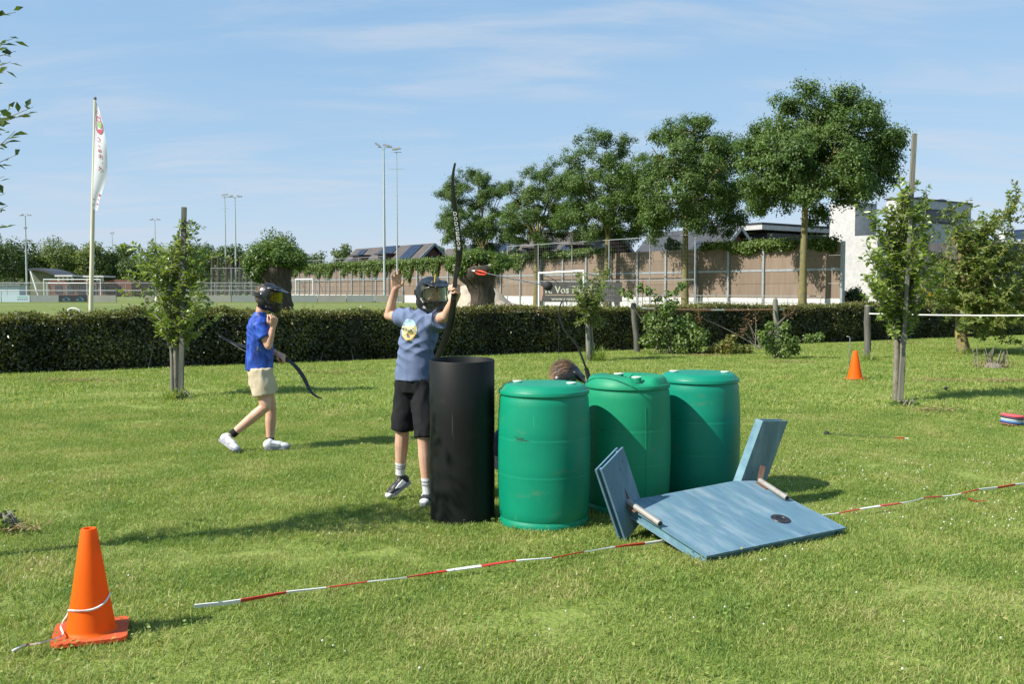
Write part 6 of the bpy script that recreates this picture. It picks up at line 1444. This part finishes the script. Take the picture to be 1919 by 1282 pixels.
def hair(person, H, Mx, k=1.0, n=700, seed=1, length=.05, lift=.2):
    mb = MB(); mb.sphere(H(-.016 * k, 0, .034 * k), (.100 * k, .082 * k, .092 * k), 22, 16, Mx); mb.sphere(H(-.045 * k, 0, -.01 * k), (.068 * k, .074 * k, .075 * k), 18, 12, Mx)
    me = fuse(mb, .008, 2, lambda p, n_: n_ * (.0025 * noise.noise(p * 25))); o = link_mesh(me, 'hair', 'hair_brown', person, smooth=180)
    r = np.random.default_rng(seed); mb = MB()
    for q in range(n):
        d = Vector(r.normal(0, 1, 3)); d.normalize()
        if d.x > .55 or d.z < -.35: continue
        b = H((-.016 + .099 * d.x) * k, .081 * d.y * k, (.034 + .091 * d.z) * k); nrm = Mx @ d; fl = (Mx @ Vector((-.55, d.y * .4, -.75))); fl = (fl - nrm * fl.dot(nrm)); fl = fl.normalized() if fl.length > .05 else Mx @ Vector((-1, 0, 0)); fl = (fl + nrm * r.uniform(.02, lift) + Vector(r.normal(0, .10, 3))).normalized(); L_ = length * r.uniform(.6, 1.3); sd = fl.cross(nrm).normalized() * .0016
        m_ = b + fl * L_ * .55 + nrm * .004; mb.add([b - sd, b + sd, m_ + sd * .8, m_ - sd * .8, b + fl * L_], [(0, 1, 2, 3), (3, 2, 4)])
    mb.build('strands', 'hair_brown', o); return o
def folds(amp, freq, seed, stretch=(1, 1, .45)):
    def f(p, n):
        q = Vector((p.x * stretch[0], p.y * stretch[1], p.z * stretch[2])) * freq + Vector((seed, seed * .7, 0)); q = q + Vector((q.z * .55, 0, -q.x * .35)); k = noise.noise(q) + .5 * noise.noise(q * 2.1); k2 = 1 - abs(noise.noise(q * 1.3 + Vector((5, 1, 2)))) * 2.0
        return n * amp * (k * .8 + k2 * .5)
    return f
def creases(amp, freq, seed):
    """pulled cloth: slanting ridges that fade in and out, over soft folds"""
    base = folds(amp * .6, 9, seed, (1, 1, .55))
    def f(p, n):
        u = p.x * .75 + p.z * .62 + .10 * noise.noise(p * 5 + Vector((seed, 0, 0))); k = 1 - abs(math.sin(u * freq)) * 1.6; w = max(0, .35 + noise.noise(p * 4.5 + Vector((0, seed, 3))))
        v = -p.x * .5 + p.z * .9 + .08 * noise.noise(p * 6 + Vector((seed, 4, 0))); k2 = 1 - abs(math.sin(v * freq * .8)) * 1.6; w2 = max(0, .15 + noise.noise(p * 5 + Vector((7, seed, 1))))
        return base(p, n) + n * amp * (k * w + k2 * w2)
    return f
def shoe(person, heel, toe, up, w, mats, lift=.0, name='shoe'):
    """laced trainer: heel and toe are sole points; up = ankle direction"""
    heel, toe = Vector(heel), Vector(toe); d = (toe - heel); L_ = d.length; d.normalize(); s = d.cross(Vector(up)).normalized(); u = s.cross(d).normalized(); Mx = Matrix((d, s, u)).transposed()
    def T(x, y, z): return heel + d * (x * L_) + s * y + u * z
    mb = MB(); 
    for x, r_, z, zz in ((.13, (.040, .033, .040), .045, 0), (.30, (.055, .036, .038), .045, 0), (.52, (.060, .039, .034), .040, 0), (.74, (.055, .041, .027), .032, 0), (.88, (.036, .034, .020), .026, 0)): mb.sphere(T(x, 0, z), tuple(q * w for q in r_), 16, 10, Mx)
    cap_mesh(mb, T(.17, 0, .045), T(.20, 0, .066), .034 * w, .034 * w, 12)
    me = fuse(mb, .005, 2); o = link_mesh(me, name, mats[0], person, smooth=180)
    mb = MB(); prof = [(.0, .026), (.05, .034), (.2, .037), (.4, .034), (.6, .039), (.8, .042), (.92, .034), (1.0, .014)]
    top = [T(x, y * w, .022) for x, y in prof] + [T(x, -y * w, .022) for x, y in reversed(prof)]; mb.slab(top, u * -.024); mb.build('sole', mats[1], o, fix=True)
    for k in range(4): mb = MB(); x = .42 + k * .085; z = .078 - k * .009; mb.tube([T(x, -.024 * w, z - .010), T(x, 0, z + .003), T(x, .024 * w, z - .010)], .0035, 5); mb.build('lace', mats[2], o)
    mb = MB(); mb.sphere(T(.90, 0, .026), tuple(q * w for q in (.034, .036, .022)), 14, 8, Mx); mb.build('toe_cap', mats[3], o, smooth=180)
    for sg in (-1, 1): mb = MB(); mb.slab([T(.18, sg * .034 * w, .03), T(.5, sg * .036 * w, .028), T(.66, sg * .036 * w, .045), T(.46, sg * .030 * w, .058), T(.24, sg * .032 * w, .064)], s * sg * .008); mb.build('side_panel', mats[3], o, fix=True)
    return o
def limb(mb, pts, rads, n=14):
    for i in range(len(pts) - 1): cap_mesh(mb, pts[i], pts[i + 1], rads[i], rads[i + 1], n)
def sock(person, a, b, r0, r1, stripes=None, mat='sock_white', smat='sock_grey'):
    a, b = Vector(a), Vector(b); mb = MB(); mb.tube([a, a.lerp(b, .4), a.lerp(b, .9), b], [r0, r0 * .97, r1, r1 * .98], 16); o = mb.build('sock', mat, person, smooth=60)
    for f in stripes or (): mb = MB(); p, q = a.lerp(b, f), a.lerp(b, f + .07); mb.tube([p, q], (r0 + (r1 - r0) * f) * 1.03, 16, False); mb.build('stripe', smat, o)
    return o

# ---------------------------------------------------------------- the archer
B = thing('person', 'archer in blue grey shirt and black shorts aiming a bow behind the tube', 'person', G(768, 945))
YT = 7.0; hc = P(806, 554, 6.98); Hf, Mh = headframe(hc, (.60, -.80, .03))
sR, eR, wR = P(766, 596, 7.02), P(729, 591, 7.17), P(741, 541, 7.08); sL, eL, wL = P(820, 600, 6.93), P(836, 592, 6.74), P(857, 551, 6.60)
hipR, hipL = P(763, 724, 7.02), P(794, 724, 6.98); kR, kL = P(754, 808, 7.03), P(795, 822, 6.90); aR, aL = P(750, 886, 7.08), P(801, 922, 6.92)
mb = MB(); head_shapes(mb, Hf, Mh, .98); limb(mb, [P(797, 596, 7.0), P(803, 570, 6.99)], [.052, .050])
loft(mb, [(P(778, 722, 7.0), .115, .08), (P(779, 690, 7.0), .105, .075), (P(785, 650, 7.0), .11, .08), (P(791, 612, 7.0), .12, .08), (P(795, 592, 7.0), .09, .06)], 24, R(-12))
limb(mb, [P(792, 603, 7.0), sR, eR], [.05, .045, .038]); limb(mb, [eR, eR.lerp(wR, .35), wR], [.036, .035, .025]); limb(mb, [P(800, 604, 6.98), sL, eL], [.05, .046, .038]); limb(mb, [eL, eL.lerp(wL, .35), wL], [.037, .036, .026])
for hp, kn, an in ((hipR, kR, aR), (hipL, kL, aL)): limb(mb, [hp, hp.lerp(kn, .5), kn], [.078, .068, .052]); limb(mb, [kn, kn.lerp(an, .32), an], [.050, .052, .033])
hand(mb, wR, P(744, 505, 7.04) - wR, Vector((.15, -1, .15)), (1, -.1, 0), [(.15, .35, .3), (.12, .3, .3), (.15, .4, .35), (.25, .5, .4)], .95, (.3, .25), .09)
gr_ = P(854, 528, 6.52); hd_ = Vector((.12, -.75, .35)).normalized()
hand(mb, wL, P(864, 531, 6.47) - wL, Vector((-1, -.05, 0)), (.2, -.2, 1), [(1.25, 1.35, .9), (1.25, 1.35, .9), (1.25, 1.3, .9), (1.3, 1.3, .9)], .95, (.5, .9), .02)
body = link_mesh(fuse(mb, .0052, 3), 'body', 'skin', B, smooth=180); face_parts(B, Hf, Mh, .98)
# shirt
mb = MB(); yw = R(-12)
loft(mb, [(P(776, 712, 7.0), .138, .115), (P(776, 700, 7.0), .136, .112), (P(778, 670, 7.0), .132, .110), (P(783, 640, 7.0), .136, .110), (P(789, 615, 7.0), .138, .108), (P(793, 600, 7.0), .125, .095), (P(795, 587, 7.0), .075, .066), (P(797, 580, 7.0), .058, .056)], 36, yw)
cap_mesh(mb, P(782, 602, 7.0), sR, .075, .070, 18); eq = sR.lerp(eR, .50); mb.tube([P(774, 602, 7.01), sR, eq], [.080, .074, .066], 20)
cap_mesh(mb, P(806, 604, 6.98), sL, .078, .072, 18); el_ = sL.lerp(eL, .42); mb.tube([P(812, 606, 6.96), sL, el_], [.086, .080, .074], 20)
shirt_me = fuse(mb, .007, 4, creases(.0105, 46, 3)); bmt = bmesh.new(); bmt.from_mesh(shirt_me); SB = BVHTree.FromBMesh(bmt); bmt.free(); shirt = link_mesh(shirt_me, 'shirt', 'shirt_denim', B, smooth=180)
for c, d, r_, nm in ((eq, (eR - sR), .066, 'sleeve_hem'), (el_, (eL - sL), .074, 'sleeve_hem')):
    _, a, b = frame(d); mb = MB(); mb.tube([c + (a * math.cos(q * math.pi / 12) + b * math.sin(q * math.pi / 12)) * r_ * .97 for q in range(25)], .0045, 6, False); mb.build(nm, 'shirt_denim', shirt, smooth=180)
# printed emblem on the chest, laid onto the cloth
M['print_yellow'] = mk('print_yellow', (.56, .50, .20), (.64, .58, .28), 40, .8); M['print_orange'] = mk('print_orange', (.52, .34, .12), (.60, .42, .17), 40, .8); M['print_sky'] = mk('print_sky', (.24, .38, .50), (.36, .50, .58), 50, .8); M['print_navy'] = mk('print_navy', (.10, .11, .16), None, rough=.8)
def onto_shirt(px, py, off=.0025):
    a, b, c = _ray(px, py); d = Vector((a, b, c)).normalized(); hit = SB.ray_cast(Vector((0, 0, CAM_H)), d); return (hit[0] - d * off) if hit[0] is not None else P(px, py, 6.9)
def print_poly(polys, name, mat, off):
    mb = MB(); [mb.poly([onto_shirt(x, y, off) for x, y in q]) for q in polys]; return mb.build(name, mat, shirt)
def disc_rows(y0, y1, cx, cy, rx, ry, n=12, m_=12):
    out = []
    for j in range(n):
        ya, yb = y0 + (y1 - y0) * j / n, y0 + (y1 - y0) * (j + 1) / n; wa, wb = [rx * math.sqrt(max(0, 1 - ((q - cy) / ry) ** 2)) * (.97 + .03 * math.sin(q * 1.9)) for q in (ya, yb)]
        for i in range(m_): f0, f1 = -1 + 2 * i / m_, -1 + 2 * (i + 1) / m_; out.append([(cx + wa * f0, ya), (cx + wa * f1, ya), (cx + wb * f1, yb), (cx + wb * f0, yb)])
    return out
print_poly(disc_rows(598, 611, 767, 617, 14, 20), 'print_top', 'print_sky', .0025); print_poly(disc_rows(611, 626, 767, 617, 14.5, 22, 14), 'print_middle', 'print_yellow', .0026); print_poly(disc_rows(626, 639, 766, 617, 14.5, 22.5, 12), 'print_bottom', 'print_orange', .0025)
me = text_mesh('MALAGA', 1); co = np.array([v.co[:] for v in me.vertices]); lo, hi = co.min(0), co.max(0)
for v in me.vertices: u, w_ = (v.co.x - lo[0]) / (hi[0] - lo[0]), (v.co.y - lo[1]) / (hi[1] - lo[1]); v.co = onto_shirt(755.5 + u * 25, 616.5 + u * 4 - (w_ - .5) * 7, .012)
link_mesh(me, 'print_lettering', 'print_navy', shirt)
print_poly([[(762, 626), (764, 625), (766, 629), (768, 630), (767, 633), (763, 633), (762, 630)]], 'print_figure', 'print_navy', .008)
# shorts, socks, shoes
mb = MB(); loft(mb, [(P(777, 735, 7.0), .122, .10), (P(777, 715, 7.0), .130, .105), (P(777, 703, 7.0), .128, .103)], 30, yw)
for hp, kn, py_, px_ in ((hipR, kR, 806, 754), (hipL, kL, 820, 797)):
    e = P(px_, py_, kn.y); mb.tube([hp + Vector((0, 0, .05)), hp, hp.lerp(e, .5), e], [.085, .090, .088, .080], 22)
link_mesh(fuse(mb, .008, 3, folds(.009, 12, 9)), 'shorts', 'shorts_black', B, smooth=180)
sock(B, aR + Vector((0, 0, -.012)), aR.lerp(kR, .25), .036, .041, (.55, .75)); sock(B, aL + Vector((0, 0, -.012)), aL.lerp(kL, .27), .036, .041, (.55, .75))
tR, tL = G(729, 938), G(794, 952)
shoe(B, P(768, 905, 7.12), tR + Vector((0, 0, .012)), Vector((-.2, 0, 1)), 1.0, ('shoe_black', 'shoe_grey', 'shoe_black', 'shoe_white')); shoe(B, G(806, 933) + Vector((.02, .05, .02)), tL + Vector((0, -.02, .014)), (0, 0, 1), 1.0, ('shoe_black', 'shoe_grey', 'shoe_black', 'shoe_white'))
hair(B, Hf, Mh, .98, 300, 4, .04); mask(B, Hf, Mh, 'lens_green', 1.10, True)

# ---- bows: swept flat limbs, grip, string
M['bow_black'] = mk('bow_black', (0.010, 0.011, 0.013), (0.016, 0.017, 0.019), 14, .28); M['bow_grip'] = mk('bow_grip', (0.012, 0.012, 0.012), None, rough=.7); M['string'] = mk('bow_string', (0.02, 0.02, 0.022), None, rough=.6); M['string_pale'] = mk('bow_string_pale', (0.35, 0.35, 0.33), None, rough=.6); M['serving'] = mk('serving_yellow', (0.75, 0.5, 0.02)); M['bow_text'] = mk('bow_lettering', (.72, .72, .72))
def bow(label, pts, widths, face, grip, string, smat='string', serving=None, thick=.009, ybase=None, letters=None):
    sp_ = spline([(*P(*p), w) for p, w in zip(pts, widths)], 5); pp_ = [Vector(q[:3]) for q in sp_]; ww = [float(q[3]) for q in sp_]; base = min(pp_, key=lambda q: q.z); t = thing('recurve_bow', label, 'bow', base, 'black recurve bows'); face = Vector(face).normalized()
    def sweep(i0, i1, name, mat, k=1.0, th=thick):
        mb = MB(); vs, fs = [], []
        for i in range(i0, i1 + 1):
            d = (pp_[min(i + 1, len(pp_) - 1)] - pp_[max(i - 1, 0)]).normalized(); s = d.cross(face).normalized(); n = s.cross(d).normalized(); w = ww[i] * k / 2; h = th / 2 * k
            vs += [pp_[i] + s * a * w + n * b * h for a, b in ((-1, -.6), (-.8, -1), (.8, -1), (1, -.6), (1, .6), (.8, 1), (-.8, 1), (-1, .6))]
        m_ = i1 - i0
        for i in range(m_):
            for j in range(8): a, b = i * 8 + j, i * 8 + (j + 1) % 8; fs.append((a, b, b + 8, a + 8))
        fs += [tuple(reversed(range(8))), tuple(range(m_ * 8, m_ * 8 + 8))]; mb.add(vs, fs); return mb.build(name, mat, t, smooth=40, fix=True)
    g0, g1 = grip[0] * 5, grip[1] * 5; up_ = sweep(0, g0, 'limb', 'bow_black'); sweep(g1, len(pp_) - 1, 'limb', 'bow_black'); sweep(g0, g1, 'grip', 'bow_grip', 1.0, .028)
    sp2 = [P(*q) for q in string]; mb = MB(); mb.tube(sp2, .0017, 6, False); so_ = mb.build('string', smat, t)
    if serving: mb = MB(); mb.tube([P(*serving[0]), P(*serving[1])], .0042, 6); mb.build('serving', 'serving', so_)
    if letters:
        txt, y0, y1 = letters; seg = [q for q in pp_[:g0 + 1]]
        for n_, ch in enumerate(txt):
            py = y0 + (y1 - y0) * (n_ + .5) / len(txt); zt = None
            for i in range(len(seg) - 1):
                za, zb = seg[i].z, seg[i + 1].z; zz = P(pts[4][0], py, seg[i].y).z
                if min(za, zb) <= zz <= max(za, zb):
                    c = seg[i].lerp(seg[i + 1], (zz - za) / (zb - za)); d = (seg[i] - seg[i + 1]).normalized(); s = d.cross(face).normalized(); n = s.cross(d).normalized(); s = -s if s.x < 0 else s; n = n if n.y < 0 else -n
                    me = text_mesh(ch, 1, bold=.02); co = np.array([v.co[:] for v in me.vertices]); lo, hi = co.min(0), co.max(0); ht = abs(y1 - y0) / len(txt) * .84 * seg[i].y / FPX
                    for v in me.vertices: v.co = c + n * (thick / 2 + .0025) + s * (((v.co.x - lo[0]) / (hi[0] - lo[0]) - .5) * .024) + d * (((v.co.y - lo[1]) / (hi[1] - lo[1]) - .5) * ht)
                    link_mesh(me, 'letter', 'bow_text', up_); break
    return t
bow('black bow with white upright lettering held up by the archer', [(853, 305, 6.27), (849, 328, 6.29), (849.5, 360, 6.32), (854, 405, 6.37), (859, 445, 6.42), (860.5, 478, 6.46), (858, 500, 6.49), (854, 518, 6.51), (852, 538, 6.53), (850, 560, 6.56), (847, 590, 6.61), (840, 620, 6.68), (829, 650, 6.75), (816, 676, 6.80), (807, 698, 6.83), (803, 717, 6.845)],
    [.012, .018, .026, .037, .043, .044, .036, .026, .028, .036, .048, .050, .046, .036, .024, .014], (-.2, -1, -.1), (6, 9), [(849, 336, 6.30), (833, 430, 6.50), (816, 517, 6.74), (812, 570, 6.755), (805, 640, 6.80), (804, 712, 6.85)], 'string', ((816, 514, 6.735), (814.3, 529, 6.745)), .010, letters=('DODGEBOW', 395, 469))

# ---------------------------------------------------------------- the walking boy
W = thing('person', 'boy in blue jersey and khaki shorts walking right with lowered bow', 'person', G(505, 845))
YW = 9.32; hc = P(500, 557, YW); Hw, Mw = headframe(hc, (1, -.10, -.08))
mb = MB(); head_shapes(mb, Hw, Mw, 1.0); limb(mb, [P(486, 600, YW), P(491, 575, YW)], [.052, .050])
loft(mb, [(P(488, 700, YW), .08, .125), (P(486, 670, YW), .078, .115), (P(487, 640, YW), .085, .125), (P(488, 612, YW), .085, .14), (P(488, 598, YW), .06, .10)], 24)
sR, eR, wR = P(487, 612, 9.16), P(503, 648, 9.12), P(512, 612, 9.12); sL, eL, wL = P(489, 612, 9.48), P(498, 655, 9.52), P(520, 663, 9.50)
limb(mb, [P(488, 610, 9.25), sR, eR], [.05, .045, .037]); limb(mb, [eR, eR.lerp(wR, .35), wR], [.036, .035, .025]); limb(mb, [P(488, 610, 9.4), sL, eL], [.05, .045, .037]); limb(mb, [eL, eL.lerp(wL, .35), wL], [.036, .034, .025])
hipR, kR, aR = P(490, 702, 9.24), P(498, 762, 9.20), P(437, 813, 9.16); hipL, kL, aL = P(490, 702, 9.41), P(508, 766, 9.42), P(506, 829, 9.43)
limb(mb, [hipR, hipR.lerp(kR, .5), kR], [.085, .075, .054]); limb(mb, [kR, kR.lerp(aR, .33), aR], [.051, .054, .035]); limb(mb, [hipL, hipL.lerp(kL, .5), kL], [.085, .075, .054]); limb(mb, [kL, kL.lerp(aL, .33), aL], [.051, .054, .035])
hand(mb, wR, P(515, 585, 9.10) - wR, Vector((-.7, .7, 0)), (-.6, -.6, .2), [(.85, 1.3, .8), (1.0, 1.5, .9), (1.15, 1.5, .9), (1.2, 1.5, .9)], 1.08, (.6, .7), .03)
hand(mb, wL, P(536, 672, 9.47) - wL, Vector((.3, .4, -1)), (0, -1, .2), [(1.0, 1.3, .8), (1.0, 1.3, .8), (1.0, 1.3, .8), (1.1, 1.3, .8)], 1.0, (.6, .8), .02)
link_mesh(fuse(mb, .0056, 3), 'body', 'skin', W, smooth=180); face_parts(W, Hw, Mw, 1.0)
mb = MB(); loft(mb, [(P(486, 693, YW), .124, .16), (P(486, 680, YW), .124, .158), (P(487, 655, YW), .122, .155), (P(487, 630, YW), .118, .160), (P(487, 612, YW), .108, .165), (P(486, 600, YW), .088, .13), (P(487, 590, YW), .062, .075), (P(488, 585, YW), .054, .06)], 36)
cap_mesh(mb, P(487, 612, 9.26), sR, .082, .076, 18); e = sR.lerp(eR, .60); mb.tube([P(487, 610, 9.2), sR, e], [.086, .080, .070], 20); cap_mesh(mb, P(488, 612, 9.4), sL, .080, .074, 18); mb.tube([P(488, 610, 9.42), sL, sL.lerp(eL, .60)], [.084, .078, .068], 20)
link_mesh(fuse(mb, .0075, 4, creases(.0095, 46, 21)), 'jersey', 'jersey', W, smooth=180)
mb = MB(); loft(mb, [(P(489, 722, YW), .108, .150), (P(488, 700, YW), .112, .155), (P(487, 686, YW), .110, .148)], 30)
for hp, px_, py_, yy in ((P(489, 702, 9.24), 495, 741, 9.23), (P(489, 702, 9.40), 501, 738, 9.41)): e = P(px_, py_, yy); mb.tube([hp + Vector((0, 0, .06)), hp, hp.lerp(e, .5), e], [.104, .112, .114, .110], 22)
sh_o = link_mesh(fuse(mb, .008, 3, folds(.010, 12, 5)), 'shorts', 'shorts_khaki', W, smooth=180)
sock(W, aR + (aR - kR).normalized() * .015, aR.lerp(kR, .10), .040, .039, None, 'sock_black'); sock(W, aL + Vector((0, 0, -.02)), aL.lerp(kL, .17), .040, .039, None, 'sock_black')
tR = G(443, 851); shoe(W, P(413, 826, 9.16), tR + Vector((.01, 0, .012)), Vector((.55, 0, .8)), 1.15, ('shoe_white', 'shoe_grey', 'shoe_grey', 'shoe_grey'))
shoe(W, G(496, 845) + Vector((0, .0, .014)), G(541, 843) + Vector((0, .0, .012)), (0, 0, 1), 1.15, ('shoe_white', 'shoe_grey', 'shoe_white', 'shoe_grey'))
hair(W, Hw, Mw, 1.0, 500, 8, .05); mask(W, Hw, Mw, 'lens_amber', 1.10, True)
bow('black bow carried low by the walking boy', [(403, 622, 9.62), (412, 629, 9.61), (430, 640, 9.60), (460, 650, 9.58), (495, 657, 9.56), (520, 664, 9.53), (538, 674, 9.50), (553, 686, 9.49), (567, 704, 9.48), (576, 722, 9.47), (584, 736, 9.47), (593, 743, 9.46), (603, 747, 9.46)], [.012, .016, .022, .034, .040, .034, .032, .040, .042, .036, .026, .018, .013], (.5, -.75, .5), (5, 6), [(410, 630, 9.61), (578, 726, 9.46)], 'string_pale', None, .010)

# ---------------------------------------------------------------- the boy crouching behind the barrels
C3 = thing('person', 'brown haired boy crouching behind the green barrels, only head top showing', 'person', (.12, 7.3, 0))
hc = Vector((.400, 7.30, .885)); Hc, Mc = headframe(hc, (.80, -.20, -.56), (.56, 0, .83))
mb = MB(); head_shapes(mb, Hc, Mc, 1.0); sh3 = Vector((.27, 7.30, .72)); limb(mb, [sh3, Hc(-.03, 0, -.07)], [.052, .05]); loft(mb, [(Vector((.0, 7.30, .30)), .12, .15), (Vector((.04, 7.30, .45)), .11, .14), (Vector((.14, 7.30, .60)), .11, .15), (Vector((.24, 7.30, .72)), .09, .12)], 22)
for s in (-1, 1):
    hip = Vector((.0, 7.30 + s * .10, .30)); kn = Vector((.36, 7.36 + s * .12, .30)); an = Vector((.02, 7.36 + s * .13, .08)); limb(mb, [hip, kn], [.085, .055]); limb(mb, [kn, an], [.052, .035])
    shd = Vector((.24, 7.30 + s * .17, .66)); el = Vector((.36, 7.33 + s * .22, .46)); wr = Vector((.52, 7.40 + s * .08, .56)); limb(mb, [Vector((.22, 7.3, .66)), shd, el], [.05, .046, .038]); limb(mb, [el, wr], [.037, .026]); hand(mb, wr, (.8, .1, .4), (0, -s, .2), (0, 0, 1), [(1.0, 1.2, .8)] * 4, .95, (.5, .8), .03)
link_mesh(fuse(mb, .0075, 3), 'body', 'skin', C3, smooth=180); face_parts(C3, Hc, Mc, 1.0)
mb = MB(); loft(mb, [(Vector((-.03, 7.29, .30)), .135, .17), (Vector((.0, 7.29, .45)), .135, .165), (Vector((.11, 7.30, .60)), .135, .175), (Vector((.22, 7.30, .72)), .11, .15), (Vector((.28, 7.30, .76)), .06, .08)], 30)
for s in (-1, 1): shd = Vector((.24, 7.30 + s * .17, .66)); el = Vector((.36, 7.33 + s * .22, .46)); mb.tube([Vector((.2, 7.3 + s * .1, .66)), shd, shd.lerp(el, .6)], [.08, .076, .066], 18)
link_mesh(fuse(mb, .009, 3, folds(.007, 11, 31)), 'shirt', 'shirt_navy', C3, smooth=180)
mb = MB(); loft(mb, [(Vector((-.02, 7.29, .20)), .13, .17), (Vector((-.02, 7.29, .33)), .135, .175)], 26)
for s in (-1, 1):
    hip = Vector((-.02, 7.29 + s * .09, .27)); kn = Vector((.38, 7.36 + s * .12, .29)); an = Vector((.04, 7.36 + s * .13, .10)); mb.tube([hip, kn], [.10, .075], 20); cap_mesh(mb, kn, an, .07, .055, 16)
link_mesh(fuse(mb, .009, 3, folds(.006, 11, 33)), 'trousers', 'trousers_grey', C3, smooth=180)
for s in (-1, 1): shoe(C3, Vector((-.08, 7.36 + s * .13, .03)), Vector((.16, 7.37 + s * .13, .014)), (0, 0, 1), 1.0, ('shoe_black', 'shoe_white', 'shoe_white', 'shoe_black'))
hair(C3, Hc, Mc, 1.0, 3200, 12, .075, .06); mask(C3, Hc, Mc, 'lens_green', 1.0, True)
bow('black bow standing upright behind the green barrels', [(1054, 564, 7.50), (1050, 572, 7.50), (1048, 585, 7.50), (1050, 600, 7.50), (1058, 620, 7.49), (1072, 637, 7.48), (1082, 650, 7.47), (1090, 668, 7.46), (1098, 690, 7.45), (1104, 712, 7.44), (1106, 740, 7.44), (1100, 775, 7.44), (1085, 810, 7.44), (1068, 835, 7.44), (1062, 850, 7.44)], [.007, .009, .011, .013, .016, .018, .021, .023, .024, .024, .024, .024, .020, .014, .010], (-.9, -.4, 0), (8, 10), [(1048, 578, 7.5), (1046, 690, 7.47), (1060, 846, 7.44)], 'string', None, .009)
